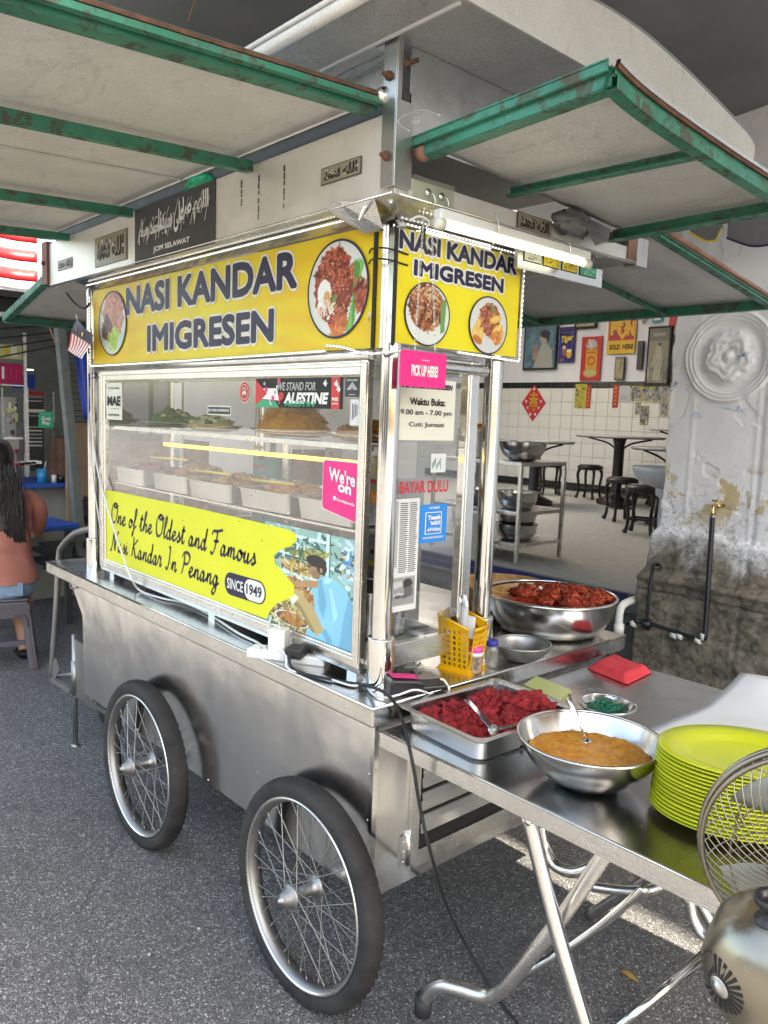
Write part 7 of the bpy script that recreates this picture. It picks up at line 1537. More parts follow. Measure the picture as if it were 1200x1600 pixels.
def redpost(c):
    c.a[:] = (.50, .02, .02); c.rect(.24, .22, .80, .72, (.66, .32, .02)); c.ell(.5, .86, .24, .08, (.45, .42, .36)); c.ell(.5, .80, .28, .08, (.4, .36, .3)); c.rect(.26, .70, .78, .75, (.5, .22, .04)); c.ell(.52, .45, .2, .1, (.45, .05, .02)); c.ell(.52, .45, .14, .065, (.66, .32, .02)); c.ell(.5, .17, .34, .1, (.42, .33, .1)); c.ell(.5, .17, .3, .07, (.52, .44, .18)); c.rect(.3, .62, .74, .66, (.5, .1, .02)); c.scatter(30, .5, .84, .2, .08, [(.6, .6, .58), (.3, .28, .25)], (.01, .03))
frame_pic(908, 526, 940, 595, redpost, 'tall red and yellow enamel advertising sign with no frame', 'poster_red', .004, .008, 'enamel_sign', 'sign')
def fn(c): c.a[:] = (.70, .42, .02); c.rect(.05, .37, .95, .95, (.42, .02, .03))
r, x0, x1, z0, z1 = frame_pic(950, 496, 994, 553, fn, 'yellow and red enamel sign reading F and N SOLD HERE', 'poster_yellow', .004, .012, 'enamel_sign', 'sign')
m = MB('poster_yellow'); w_, h = x1 - x0, z1 - z0; WP.t(m, 'SOLD', x0 + .10 * w_, x0 + .48 * w_, z0 + .12 * h, z0 + .26 * h, 'black', .016, .04); WP.t(m, 'HERE', x0 + .57 * w_, x0 + .95 * w_, z0 + .12 * h, z0 + .26 * h, 'black', .016, .04)
WP.t(m, 'F', x0 + .10 * w_, x0 + .32 * w_, z0 + .52 * h, z0 + .90 * h, 'poster_yellow', .016, .08); WP.t(m, 'N', x0 + .70 * w_, x0 + .94 * w_, z0 + .48 * h, z0 + .88 * h, 'poster_yellow', .016, .08)
m.prism([WP.w(x0 + a * w_, z0 + b * h, .0145) for a, b in ((.3, .92), (.8, .92), (.76, .6), (.54, .38), (.34, .6))], WP.n * .001, 'poster_yellow'); fr = (WP.w(x0, z0, .018), EX, EZ)
m.ribbon(cr([(.50 * w_, .56 * h), (.58 * w_, .62 * h), (.52 * w_, .70 * h), (.60 * w_, .78 * h), (.55 * w_, .86 * h)], 4), .03, fr, 'poster_red'); m.ribbon([(.45 * w_, .74 * h), (.56 * w_, .72 * h)], .014, fr, 'poster_red'); m.ribbon([(.46 * w_, .62 * h), (.55 * w_, .66 * h)], .014, fr, 'poster_red'); m.build('lettering', r)
def brown(c): c.a[:] = (.28, .22, .12); c.rect(.1, .1, .9, .9, (.36, .30, .18)); c.poly([(.5, .2), (.8, .8), (.6, .9)], (.18, .13, .07))
frame_pic(962, 558, 977, 594, brown, 'small brown framed print below the yellow and red sign', 'dark_wood', .012)
def dark(c): c.a[:] = (.05, .045, .04)
frame_pic(997, 533, 1006, 578, dark, 'narrow dark wooden plaque between two signs', 'dark_wood', .01)
def lady2(c):
    c.a[:] = (.25, .24, .17); c.rect(0, .78, 1, 1, (.16, .15, .11)); c.scatter(160, .5, .2, .5, .25, [(.2, .2, .14), (.12, .12, .09), (.3, .29, .22)], (.02, .06)); c.ell(.5, .42, .2, .3, (.33, .32, .24)); c.ell(.5, .58, .16, .12, (.38, .34, .26)); c.ell(.52, .67, .08, .05, (.38, .34, .26)); c.ell(.54, .71, .09, .035, (.06, .06, .05)); c.rect(.3, .04, .65, .22, (.36, .35, .27)); c.rect(.2, .86, .8, .92, (.3, .29, .22))
frame_pic(1012, 510, 1049, 602, lady2, 'tall dark framed vintage calendar lady print near the pillar', 'black', .03)
frame_pic(1052, 523, 1066, 556, dark, 'small dark framed photo half hidden by the pillar', 'black', .02); frame_pic(1050, 563, 1062, 596, brown, 'small brown framed photo under another at the pillar', 'black', .02)
m = MB('poster_red'); WP.rect(m, 1047, 489, 1066, 513, 'poster_red', .01); single(m, 'red_banner', 'plain dark red cloth banner at the top beside the pillar', 'banner')
m = MB('pink_dark'); c = WP.p(1007, 492); m.prism([c + V(q) for q in ((-.04, -.012, .1), (.045, -.012, .1), (.045, -.012, -.04), (0, -.012, -.14), (-.04, -.012, -.04))], (0, -.006, 0), 'sepia'); single(m, 'shield_plaque', 'small pinkish shield shaped plaque high on the cafe wall', 'plaque')
m = MB('green_print'); WP.rect(m, 1021, 484, 1035, 503, 'teal', .012); WP.rect(m, 1023, 493, 1033, 500, 'white_print', .002, .012); single(m, 'green_sign', 'small green and white sign high on the cafe wall', 'sign')
# diamond festival paper
c = WP.p(834, 630); rx = (WP.p(853, 630).x - WP.p(815, 630).x) / 2; rz = (WP.p(834, 601).z - WP.p(834, 659).z) / 2
dm = thing('diamond_ornament', 'red and gold diamond shaped new year paper on the tiled wall', 'ornament', (c.x, c.y, c.z - rz)); m = MB('poster_red'); m.prism([c + V((rx, -.004, 0)), c + V((0, -.004, rz)), c + V((-rx, -.004, 0)), c + V((0, -.004, -rz))], (0, -.003, 0), 'red_print'); m.build('paper', dm)
m = MB('yellow_print'); fr = (c + V((0, -.009, 0)), EX, EZ)
for a, b, w_ in (((-.3, .45), (.3, .45), .02), ((0, .6), (0, .3), .03), ((-.35, .25), (.35, .22), .025), ((-.2, .12), (.2, .12), .02), ((-.25, 0), (.25, 0), .02), ((-.25, -.15), (.25, -.15), .02), ((-.25, .1), (-.25, -.18), .02), ((.25, .1), (.25, -.18), .02), ((0, .1), (0, -.4), .025), ((-.1, -.35), (.15, -.35), .03)): m.ribbon([(a[0] * rx, a[1] * rz), (b[0] * rx, b[1] * rz)], w_ * 1.2, fr, 'poster_yellow')
for a, b in ((-.6, .1), (.6, .1), (-.45, -.25), (.45, -.25), (-.2, -.6), (.2, -.6), (0, .75)): m.blob(c + V((a * rx, -.01, b * rz)), (.022, .003, .022), 'cream', 8, 4, .3)
m.build('gold_print', dm)
def papers(c): c.scatter(120, .5, .5, .5, .5, [(.10, .1, .13), (.3, .29, .31), (.5, .49, .5), (.05, .05, .06), (.3, .22, .2)], (.02, .07))
def texts(c):
    c.a[:] = (.55, .55, .55)
    for k in range(9): c.rect(.15, .12 + k * .09, .85, .15 + k * .09, (.35, .35, .37))
for i, (q, f_, lab) in enumerate((((904 - 5, 600, 917, 638), None, 'yellow printed paper strip on the tiled wall'), ((917, 602, 924, 638), None, 'narrow red paper strip right of the yellow one'), ((958, 601, 967, 637), None, 'narrow red paper strip left of the text notice'), ((968, 603, 985, 628), texts, 'white text notice taped on the tiles'), ((987, 603, 1003, 627), papers, 'first dark photo page right of the text notice'), ((1004, 604, 1021, 627), papers, 'second photo page with purple figures on the tiles'), ((1022, 604, 1034, 630), papers, 'third photo page with brown tones on the tiles'), ((1035, 604, 1046, 622), papers, 'fourth small photo page near the pillar'), ((993, 628, 1001, 648), papers, 'narrow dark photo hanging below the first page'), ((1001, 634, 1014, 664), papers, 'tall photo page hanging lowest on the tiles'), ((1033, 622, 1044, 651), papers, 'photo page with purple base near the pillar'))):
    px0, py0, px1, py1 = q; m = MB('print'); a = WP.p(px0, (py0 + py1) / 2); b = WP.p(px1, (py0 + py1) / 2); z1, z0 = WP.p((px0 + px1) / 2, py0).z, WP.p((px0 + px1) / 2, py1).z
    c = Canvas(16, 24, (.5, .02, .02) if i in (1, 2) else (.5, .42, .05)); 
    if f_: f_(c)
    elif i == 0: c.scatter(40, .5, .5, .45, .5, [(.25, .22, .05), (.1, .1, .05), (.6, .5, .1)], (.02, .05))
    else:
        for k in range(5): c.ell(.5, .14 + k * .18, .2, .05, (.55, .3, .05))
    c.panel(m, WP.w(a.x, z0, .012), WP.w(b.x, z0, .012), WP.w(a.x, z1, .012)); WP.rw(m, a.x, b.x, z0, z1, 'white_print', .002, .008); finish_cols(m); single(m, 'wall_paper_notice', lab, 'notice', 'papers taped on the tiled wall')
# tables and stools
def round_table(x, y, R, H, lab):
    r = thing('round_table', lab, 'table', (x, y, ZF), 'round marble cafe tables'); m = MB('marble'); m.lathe((x, y, ZF), [(0, H - .022), (R, H - .022), (R + .006, H - .012), (R, H), (0, H)], 48); m.build('table_top', r)
    m = MB('dark_wood'); m.lathe((x, y, ZF), [(R * .98, H - .03), (R * .98, H - .0225), (0, H - .0225)], 48); m.lathe((x, y, ZF), [(.24, 0), (.24, .04), (.10, .10), (.065, .14), (.065, H - .12), (.09, H - .03)], 24)
    for k in range(4): a = k * math.pi / 2 + .4; d = V((math.cos(a), math.sin(a), 0)); m.tube(cr([V((x, y, ZF + H - .16)) + d * .05, V((x, y, ZF + H - .09)) + d * .16, V((x, y, ZF + H - .035)) + d * R * .72], 4), .012, 6)
    m.build('pedestal', r)
def place(px, py, y): p = AT(px, py, 'y', y); return p.x, p.z
x_, z_ = place(969, 681, 7.7); round_table(x_, 7.7, (AT(1029, 682, 'y', 7.7).x - AT(909, 682, 'y', 7.7).x) / 2, z_ - ZF, 'round marble table in the middle of the cafe with black pedestal')
x_, z_ = place(1055, 700, 6.3); round_table(x_, 6.3, .42, z_ - ZF, 'round marble table half hidden behind the white basin'); x_, z_ = place(1075, 671, 8.1); round_table(x_, 8.1, .45, z_ - ZF, 'round marble table at the far wall beside the pillar')
x_, z_ = place(838, 688, 6.6); round_table(x_, 6.6, (AT(886, 690, 'y', 6.6).x - AT(790, 690, 'y', 6.6).x) / 2, z_ - ZF, 'round marble table behind the steel rack')
def make_stool():
    r = empty('wooden_stool'); H = .46; m = MB('dark_wood'); m.lathe((0, 0, 0), [(0, H - .02), (.15, H - .02), (.165, H - .035), (.17, H - .05), (.16, H - .075), (.13, H - .08), (0, H - .08)], 32); m.build('seat_frame', r)
    m = MB('marble'); m.lathe((0, 0, 0), [(.135, H - .021), (.135, H - .012), (0, H - .012)], 32, 'dark_wood'); m.build('seat', r)
    for k in range(4):
        a = k * math.pi / 2 + math.pi / 4; d = V((math.cos(a), math.sin(a), 0)); m = MB('dark_wood'); m.tube(cr([d * .135 + V((0, 0, H - .06)), d * .165 + V((0, 0, H - .14)), d * .145 + V((0, 0, H * .35)), d * .15 + V((0, 0, .06)), d * .175 + V((0, 0, 0))], 5), [.024, .024, .022, .021, .02, .02, .019, .018, .018, .017, .017, .016, .016, .016, .016, .017, .018, .02, .022, .024, .024], 8); m.build('leg', r)
    for k in range(4):
        a = k * math.pi / 2 + math.pi / 4; b = a + math.pi / 2; m = MB('dark_wood'); m.bar((.147 * math.cos(a), .147 * math.sin(a), .13), (.147 * math.cos(b), .147 * math.sin(b), .13), .02, .02); m.build('stretcher', r)
    return r
st0 = make_stool(); SL = [(1001, 832, 1.0, 'front dark round stool just left of the white basin'), (968, 812, 1.0, 'dark round stool behind the front one'), (919, 778, 1.0, 'dark round stool standing left of the middle table'), (858, 772, 1.0, 'dark round stool behind the steel rack'), (1010, 772, 1.05, 'dark round stool under the middle table'), (1028, 790, 1.0, 'dark round stool mostly hidden behind the basin')]
for i, (px, py, s_, lab) in enumerate(SL):
    o = st0 if i == 0 else copy_tree(st0); p = AT(px, py, 'z', ZF); o.location = p; o.rotation_euler = (0, 0, .3 + i * .7); tag(o, lab, 'stool', 'dark wooden stools in the cafe')
# steel rack with bowls
rk = thing('steel_rack', 'three tier stainless rack standing at the cafe edge', 'rack', (-2.4, 3.3, ZF))
p = AT(806, 880, 'z', ZF); q = AT(864, 868, 'z', ZF); rx1, ry0 = p.x, p.y; ry1 = q.y; rx0 = rx1 - .85; zt_ = AT(806, 722, 'y', ry0).z; zm = AT(806, 800, 'y', ry0).z; zl = AT(806, 850, 'y', ry0).z
print('RACK', rx1, ry0, ry1, zt_, zm, zl)
for nm, z in (('shelf', zt_), ('shelf', zm), ('shelf', zl)): m = MB('steel_shelf'); m.box(rx0, rx1 + .01, ry0 - .01, ry1 + .01, z - .028, z); m.build(nm, rk, bev=.003)
for x in (rx0 + .01, rx1): 
    for y in (ry0, ry1): m = MB('steel_frame'); m.box(x - .012, x + .012, y - .012, y + .012, ZF, zt_ - .028); m.build('leg', rk)
def rb(px, y, z, R, h, lab, **k): c = AT(px, 700, 'y', y); return bowl('bowl', V((c.x, y, z)), R, h, lab, mt='steel_bowl', group='steel bowls on the rack', **k)
ym = (ry0 + ry1) / 2 - .05; k_ = CF / (V((rx1 - .1, ym, zt_)) - CAMP).dot(FW)
rb(817, ym, zt_ + .001, 37 / k_, 30 / k_ * 1.0, 'wide steel bowl on the top shelf of the rack', flare=.05, base=.55); rb(813, ym, zm + .001, 32 / k_, 26 / k_, 'steel bowl on the middle shelf right side', flare=.05, base=.7); rb(814, ym, zl + .001, 33 / k_, 24 / k_, 'lower of two nested steel bowls on the bottom shelf', flare=.05, base=.7); rb(814, ym, zl + .001 + 20 / k_, 31 / k_, 20 / k_, 'upper of two nested steel bowls on the bottom shelf', flare=.05, base=.7); rb(752, ym, zm + .001, 28 / k_, 24 / k_, 'steel bowl on the middle shelf behind the post', flare=.05, base=.7)
pt = thing('stock_pot', 'tall steel pot with lid on the rack behind the posts', 'pot', (AT(740, 700, 'y', ym).x, ym, zt_)); c = pt.location; m = MB('steel_bowl'); m.lathe(c, [(0, 0), (.13, 0), (.14, .01), (.14, .2), (.145, .205), (.1, .212), (0, .212)], 40); m.build('body', pt); m = MB('orange_pl'); m.lathe(c, [(.08, .222), (.085, .255), (.06, .25), (0, .235)], 24); m.lathe(c, [(0, .214), (.10, .214), (.10, .224), (0, .226)], 24, 'yellow_print'); single(m, 'orange_bowl', 'small orange and yellow plastic bowls on top of the pot', 'bowl')
# white pail by the rear post
c = AT(731, 870, 'z', ZF); c = V((c.x, c.y, ZF)); pl_ = thing('pail', 'white plastic pail on the floor beside the rack', 'pail', c); m = MB('white_plastic'); m.lathe(c, [(0, 0), (.105, 0), (.13, .33), (.138, .33), (.138, .35), (.125, .352), (.12, .33)], 32); m.build('body', pl_); m = MB('steel_frame'); m.tube(cr([c + V((-.13, 0, .33)), c + V((-.05, -.15, .24)), c + V((.06, -.15, .24)), c + V((.13, 0, .33))], 6), .003, 6); m.build('handle', pl_)
# white basin on pedestal
by = 3.05; c = AT(1042, 728, 'y', by); bs = thing('wash_basin', 'white ceramic wash basin on slim pedestal beside the pillar', 'basin', (c.x, by, ZF)); m = MB('basin_ceramic'); rz = AT(1000, 728, 'y', by).z; rad = c.x - AT(993, 728, 'y', by).x + .02
hb = rz - AT(1042, 763, 'y', by).z; cc = V((c.x + .02, by, rz - hb)); m.lathe(cc, [(0, -.004), (rad * .30, 0.0), (rad * .55, hb * .10), (rad * .76, hb * .28), (rad * .90, hb * .54), (rad * .97, hb * .8), (rad, hb), (rad * .96, hb + .004), (rad * .88, hb - .01), (rad * .6, hb * .5), (0, hb * .3)], 48, None, sy=.85); m.build('bowl', bs)
m = MB('basin_ceramic'); pxs = AT(1034, 800, 'y', by); m.lathe((cc.x, by, ZF), [(.075, 0), (.06, .05), (.045, .15), (.045, cc.z - ZF - .06), (.07, cc.z - ZF - .04), (.07, cc.z - ZF - .0)], 24); m.build('pedestal', bs)
# tap, pipes on pillar
tp = thing('tap', 'brass tap on the old pillar with black pipe below', 'tap', AT(1126, 800, 'y', PPY - .03)); P0 = AT(1124, 790, 'y', PPY - .02); m = MB('brass'); m.tube([P0 + V((.01, .03, 0)), P0 + V((0, -.03, 0))], .010, 10); m.tube(cr([P0 + V((0, -.03, 0)), P0 + V((-.004, -.055, -.004)), P0 + V((0, -.06, -.04))], 4), .009, 10); m.tube([P0 + V((0, -.03, 0)), P0 + V((0, -.03, .022))], .006, 8); m.tube([P0 + V((-.022, -.03, .024)), P0 + V((.018, -.03, .026))], .005, 8); m.tube([P0 + V((0, -.06, -.04)), P0 + V((0, -.06, -.06))], .014, 10, 'steel_dull'); m.build('body', tp)
pp = thing('water_pipe', 'black and white water pipes fixed on the mouldy pillar base', 'pipe', AT(1100, 1000, 'y', PPY - .1)); yp = PPY - .10
m = MB('pvc_black'); a = P0 + V((0, -.06, -.055)); b = AT(1101, 1000, 'y', yp); m.tube(cr([a, a.lerp(b, .3) + V((0, 0, 0)), a.lerp(b, .65), b], 6), .0125, 10); c = AT(1008, 972, 'y', yp); m.tube([b, AT(1092, 999, 'y', yp), c, AT(980, 975, 'y', yp)], .010, 10)
m.tube(cr([AT(1010, 972, 'y', yp), AT(1014, 930, 'y', yp - .01), AT(1020, 890, 'y', yp), AT(1024, 880, 'y', yp), AT(1030, 884, 'y', yp)], 5), .010, 8, 'blue_plastic' if False else 'pvc_black'); m.blob(AT(1010, 975, 'y', yp), .028, 'pvc_black', 10, 8, .4, 4); m.build('pipe', pp)
m = MB('pvc_white')
for px, py, dx in ((1099, 995, 0), (1091, 1001, 1), (1062, 994, 1), (1053, 993, 1), (990, 975, 1)):
    q = AT(px, py, 'y', yp); d = V((.014, 0, -.003)) if dx else V((-.001, 0, .016)); m.tube([q - d, q + d], .0145, 12, 'pvc_white')
m.build('coupling', pp)
for px, py in ((1026, 884), (1018, 888), (1034, 878)): q = AT(px, py, 'y', yp); 
m = MB('dark_grey'); q = AT(1026, 884, 'y', yp - .01)
for k in range(4): m.tube([q + V((.022 * math.cos(t) + .006 * k, -.006 * k, .018 * math.sin(t))) for t in np.linspace(0, 6.28, 14, endpoint=False)], .004, 6, None, closed=True)
single(m, 'wire_coil', 'small coil of dark wire at the pillar arris', 'wire')
m = MB('pvc_white'); yd = 2.45; m.tube(cr([AT(966, 1008, 'y', yd - .05), AT(968, 960, 'y', yd - .05), AT(975, 944, 'y', yd - .02), AT(995, 936, 'y', yd + .1), AT(1020, 928, 'y', yd + .25)], 7), .020, 14); q = AT(967, 985, 'y', yd - .05); m.tube([q + V((0, 0, -.02)), q + V((0, 0, .035))], .026, 14); single(m, 'drain_pipe', 'white plastic drain pipe bending behind the counter corner', 'pipe')

# ================================================================== LEFT BACKGROUND
# person on the stool, seen from behind
def seated_person():
    r = thing('person', 'person with long black hair in a salmon shirt and jeans, seated facing away', 'person', (0, 0, 0))
    c = AT(20, 930, 'y', .42); D0 = (V((c.x, c.y, c.z)) - CAMP)
    px, py = AT(18, 905, 'z', .47).x, AT(18, 905, 'z', .47).y
    sp_ = V((-3.42, .18, 0))
    ws = AT(38, 1042, 'z', 0)
    f = V((ws.x - CX, ws.y - CY, 0)).normalized(); rt = V((f.y, -f.x, 0)); base = V((ws.x, ws.y, 0)) + f * .12 - rt * .135
    def W(r_, fwd, z): return base + rt * r_ + f * fwd + V((0, 0, z))
    k_ = CF / (base - CAMP).dot(FW)
    # torso: rings from hips to shoulders
    m = MB('shirt'); rings = [(.50, .222, .155, -.02), (.56, .212, .15, -.01), (.66, .190, .13, .0), (.76, .185, .125, .01), (.86, .195, .12, .03), (.95, .205, .11, .05), (1.01, .190, .095, .07), (1.045, .13, .075, .085), (1.07, .06, .055, .10)]
    P = []
    for z, a, b, fo in [(cr(rings, 5)[i]) for i in range(len(cr(rings, 5)))]:
        P.append([W(a * math.cos(t) * (1 + .03 * noise.noise(V((3 * math.cos(t), 3 * math.sin(t), z * 9)))), fo + b * math.sin(t) + .014 * noise.noise(V((4 * math.cos(t) + z * 5, z * 13, 2))) + .006 * noise.noise(V((9 * math.cos(t), z * 30 + 3 * math.sin(t), 5))), z) for t in np.linspace(0, 2 * math.pi, 41)])
    m.grid(P, 'shirt'); m.build('shirt', r)
    m = MB('shirt'); m.tube(cr([W(.150, .07, 0.995), W(.225, .07, .93), W(.232, .12, .84), W(.222, .19, .78)], 6), [.046, .047] + [.048] * 9 + [.046] * 8, 14); m.build('sleeve', r); m = MB('shirt'); m.tube(cr([W(-.150, .07, .995), W(-.215, .07, .93), W(-.232, .12, .84), W(-.222, .19, .78)], 6), .047, 14); m.build('sleeve', r)
    # legs, arms, neck, head as one skin body
    b = MB('skin'); b.tube(cr([W(0, 0, .50), W(0, .02, .75), W(0, .06, .98), W(0, .09, 1.06)], 4), .07, 14)
    for s_ in (1, -1): b.tube(cr([W(0, .06, .97), W(s_ * .15, .07, .985), W(s_ * .21, .08, .93), W(s_ * .228, .13, .84), W(s_ * .222, .19, .78), W(s_ * .21, .28, .73), W(s_ * .10, .42, .76)], 6), [.05] * 7 + [.040] * 6 + [.037] * 6 + [.034] * 6 + [.034] * 6 + [.030] * 6, 12); b.tube(cr([W(0, .0, .52), W(s_ * .09, .03, .47), W(s_ * .115, .3, .47), W(s_ * .125, .34, .40), W(s_ * .12, .14, .30)], 6), [.07] * 25, 12)
    b.tube([W(0, .09, 1.03), W(0, .10, 1.12)], .052, 14); b.blob(W(0, .12, 1.20), (.078, .09, .108), 'skin', 20, 14, .02)
    b.tube([W(.12, .14, .30), W(.14, .05, .12), W(.14, .02, .06)], [.055, .042, .036], 12); b.tube([W(-.12, .14, .30), W(-.16, .0, .12), W(-.16, -.02, .06)], [.055, .042, .036], 12)
    for s_ in (1, -1):
        for q in range(4): b.tube([W(s_ * .10, .42, .76), W(s_ * (.085 - .01 * q), .47, .765 - .012 * q), W(s_ * (.07 - .01 * q), .50, .75 - .012 * q)], .009, 8)
        b.tube([W(s_ * .10, .42, .76), W(s_ * .06, .43, .78)], .010, 8)
    b.blob(W(0, .205, 1.195), (.012, .016, .018), 'skin', 8, 6, 0)
    o = b.build('body', r); q = o.modifiers.new('one_skin', 'REMESH'); q.mode = 'VOXEL'; q.voxel_size = .007; q.use_smooth_shade = True
    j = MB('denim'); hip = [(.40, .17, .13, .0), (.44, .20, .155, -.005), (.50, .195, .15, -.01), (.56, .18, .13, -.005)]; P = []
    for z, a, b_, fo in cr(hip, 4): P.append([W(a * math.cos(t), fo + b_ * math.sin(t), z) for t in np.linspace(0, 2 * math.pi, 33)])
    j.grid(P, 'denim')
    for s_ in (1, -1): j.tube(cr([W(s_ * .09, .02, .47), W(s_ * .11, .22, .50), W(s_ * .125, .38, .47), W(s_ * .125, .36, .38), W(s_ * .125, .20, .26)], 6), [.095] * 6 + [.088] * 6 + [.075] * 6 + [.065] * 7, 14)
    for s_ in (1, -1): j.obox(W(s_ * .09, -.158, .475), (rt, f, EZ), (.09, .006, .075), 'denim')
    j.build('jeans', r); m = MB('shoe_black')
    for x_, y_ in ((.14, .05), (-.16, .01)): m.blob(W(x_, y_, .035), (.045, .05, .032), 'shoe_black', 12, 8, .1); m.blob(W(x_, y_ + .09, .025), (.04, .07, .022), 'shoe_black', 12, 8, .1); m.build('shoe', r)
    h = MB('hair'); P = []
    for z, a, b_, fo in cr([(1.33, .01, .01, .11), (1.31, .07, .075, .10), (1.25, .098, .105, .09), (1.16, .10, .10, .07), (1.06, .105, .085, .035), (.98, .115, .07, -.01), (.90, .12, .055, -.045), (.82, .10, .035, -.075)], 5):
        P.append([W(a * math.cos(t) * (1 + .015 * math.sin(t * 17)), fo + b_ * math.sin(t) * (1 if math.sin(t) < 0 else (.55 if z > 1.12 else .6)), z) for t in np.linspace(0, 2 * math.pi, 61)])
    h.grid(P, 'hair')
    for k in range(900):
        a = random.uniform(-.13, .135); z0 = random.uniform(.92, 1.2); L_ = random.uniform(.14, .38); w1 = random.uniform(-.03, .03); f0 = -.075 + .10 * max(0, z0 - 1.0) - .01 * random.random()
        h.tube(cr([W(a, f0 + .01, z0), W(a * 1.08 + w1 * .4, f0 - .018, z0 - L_ * .5), W(a * 1.12 + w1, f0 - .022 + .012 * random.random(), max(.74, z0 - L_))], 4), [.0026] * 5 + [.002] * 3 + [.0008], 4, 'hair', caps=False)
    h.build('hair', r)
    # plastic stool
    s = thing('plastic_stool', 'dark purple grey plastic stool under the seated person', 'stool', base); m = MB('stool_plastic'); m.prism([W(x, y, .40) for x, y in ((-.165, -.165), (.165, -.165), (.165, .165), (-.165, .165))], (0, 0, .018)); m.obox(W(0, 0, .375), (rt, f, EZ), (.325, .325, .05)); m.build('seat', s, bev=.015)
    for a, b_ in ((1, -1), (-1, -1), (1, 1), (-1, 1)): m = MB('stool_plastic'); t = [W(a * .145, b_ * .145, .39), W(a * .185, b_ * .185, 0)]; d = (t[0] - t[1]); m.obox((t[0] + t[1]) / 2, (d, rt, f), (d.length, .05, .028)); m.obox((t[0] + t[1]) / 2 + f * b_ * -.004, (d, rt, f), (d.length, .02, .04)); m.build('leg', s, bev=.006)
    for A_, B_ in (((-.165, -.165), (.165, -.165)), ((.165, -.165), (.165, .165)), ((-.165, -.165), (-.165, .165)), ((-.165, .165), (.165, .165))):
        m = MB('stool_plastic'); m.bar(W(*A_, .16), W(*B_, .16), .014, .03); m.bar(W(*A_, .335), W(*B_, .335), .014, .05); m.build('stretcher', s)
    for s_ in (1, -1):
        m2 = MB('stool_plastic'); m2.tube(cr([W(s_ * .16, -.175, .26), W(s_ * .14, -.172, .315), W(s_ * .09, -.17, .335)], 4), .010, 6); m2.build('corner_brace', s)
seated_person()
def bx(name, lab, cat, x0, x1, y0, y1, z0, z1, mt, grp=None, bev=.004):
    m = MB(mt); m.box(x0, x1, y0, y1, z0, z1); return single(m, name, lab, cat, grp, bev=bev)
# blue plastic table in front of the person
a = AT(125, 818, 'z', .72); t = thing('blue_table', 'blue plastic table in front of the seated person', 'table', (a.x, a.y, 0)); b = AT(75, 822, 'z', .72); c = AT(82, 788, 'z', .72)
m = MB('blue_plastic'); u = (b - a); u.normalize(); v = V((u.y, -u.x, 0)); 
if v.x > 0: v = -v
m.obox(a + u * .45 + v * .40 + V((0, 0, -.02)), (u, v, EZ), (.9, .8, .04)); m.build('table_top', t, bev=.01)
for s1, s2 in ((.06, .06), (.84, .06), (.06, .74), (.84, .74)): m = MB('dark_grey'); q = a + u * s1 + v * s2; m.box(q.x - .02, q.x + .02, q.y - .02, q.y + .02, 0, .68); m.build('leg', t)
# neighbouring stall: counter, posts, glass case, signs
XS = -5.0; LP = Plane('x', XS)
st = thing('neighbour_stall', 'dim neighbouring food stall with steel posts, glass case and red sign', 'stall', (XS, .8, 0))
def lp(px, py): return LP.p(px, py)
def lrect(m, px0, py0, px1, py1, mt, th=.02, lift=0): LP.rect(m, px0, py0, px1, py1, mt, th, lift)
m = MB('dark_grey'); y0 = lp(0, 700).y - .8; y1 = lp(112, 700).y; m.box(XS - 1.0, XS - .9, y0, y1 + .6, 0, 2.22, 'post_grey'); m.box(XS - 1.0, XS + .3, y0, y1 + .3, 2.22, 2.27, 'black'); m.build('rear_wall', st)
m = MB('plywood_grey'); za = lp(60, 760).z; m.box(XS - .5, XS - .02, y0, y1 + .12, 0, za); m.build('counter_front', st)
m = MB('blue_plastic'); m.box(XS - .55, XS + .12, y0, lp(98, 738).y, za, za + .03); m.build('counter_top', st)
m = MB('steel_frame'); lrect(m, 34, 520, 43, 745, 'steel_frame', .03); lrect(m, 48, 605, 52, 745, 'steel_frame', .02, -.1); lrect(m, 88, 612, 92, 705, 'steel_frame', .02, -.1); lrect(m, 0, 600, 36, 604, 'steel_frame', .03); lrect(m, 2, 606, 5, 700, 'steel_frame', .02); m.build('post', st)
m = MB('poster_red'); lrect(m, -20, 565, 35, 601, 'pink_dark', .01); lrect(m, 2, 573, 6, 592, 'white_print', .002, .011)
for k in range(3): lrect(m, 8 + 8 * k, 572, 9.4 + 8 * k, 592, 'pink_print', .002, .011)
m.build('red_sign', st); m = MB('yellow_print'); lrect(m, -20, 536, 34, 562, 'wax_leaf', .01); lrect(m, 6, 540, 12, 556, 'poster_yellow', .002, .011); lrect(m, 16, 538, 26, 558, 'cream', .002, .011); m.build('yellow_sign', st)
m = MB('grey_print'); lrect(m, 8, 620, 34, 745, 'card_grey', .01, -.12)
for k in range(40): x = random.uniform(8, 32); y = random.uniform(625, 740); lrect(m, x, y, x + random.uniform(2, 7), y + random.uniform(2, 12), random.choice(['cream', 'grey_print', 'pink_dark', 'dark_grey', 'wax_leaf', 'teal']), .002, -.105 + k * .0003)
m.build('glass_case', st)
m = MB('dark_grey'); lrect(m, 55, 620, 90, 740, 'dark_grey', .01, -.3)
for y in range(620, 700, 6): lrect(m, 60 + random.uniform(0, 6), y, 86, y + 2.2, random.choice(['grey_print', 'cream', 'dark_grey']), .002, -.288)
lrect(m, 57, 611, 88, 618, 'poster_red', .004, -.28); lrect(m, 62, 640, 90, 646, 'cream', .003, -.286); m.build('menu_board', st)
m = MB('green_print'); lrect(m, 60, 643, 83, 669, 'green_print', .006, .0); a = lp(60, 669); b = lp(83, 643); w_, h = b.y - a.y, b.z - a.z
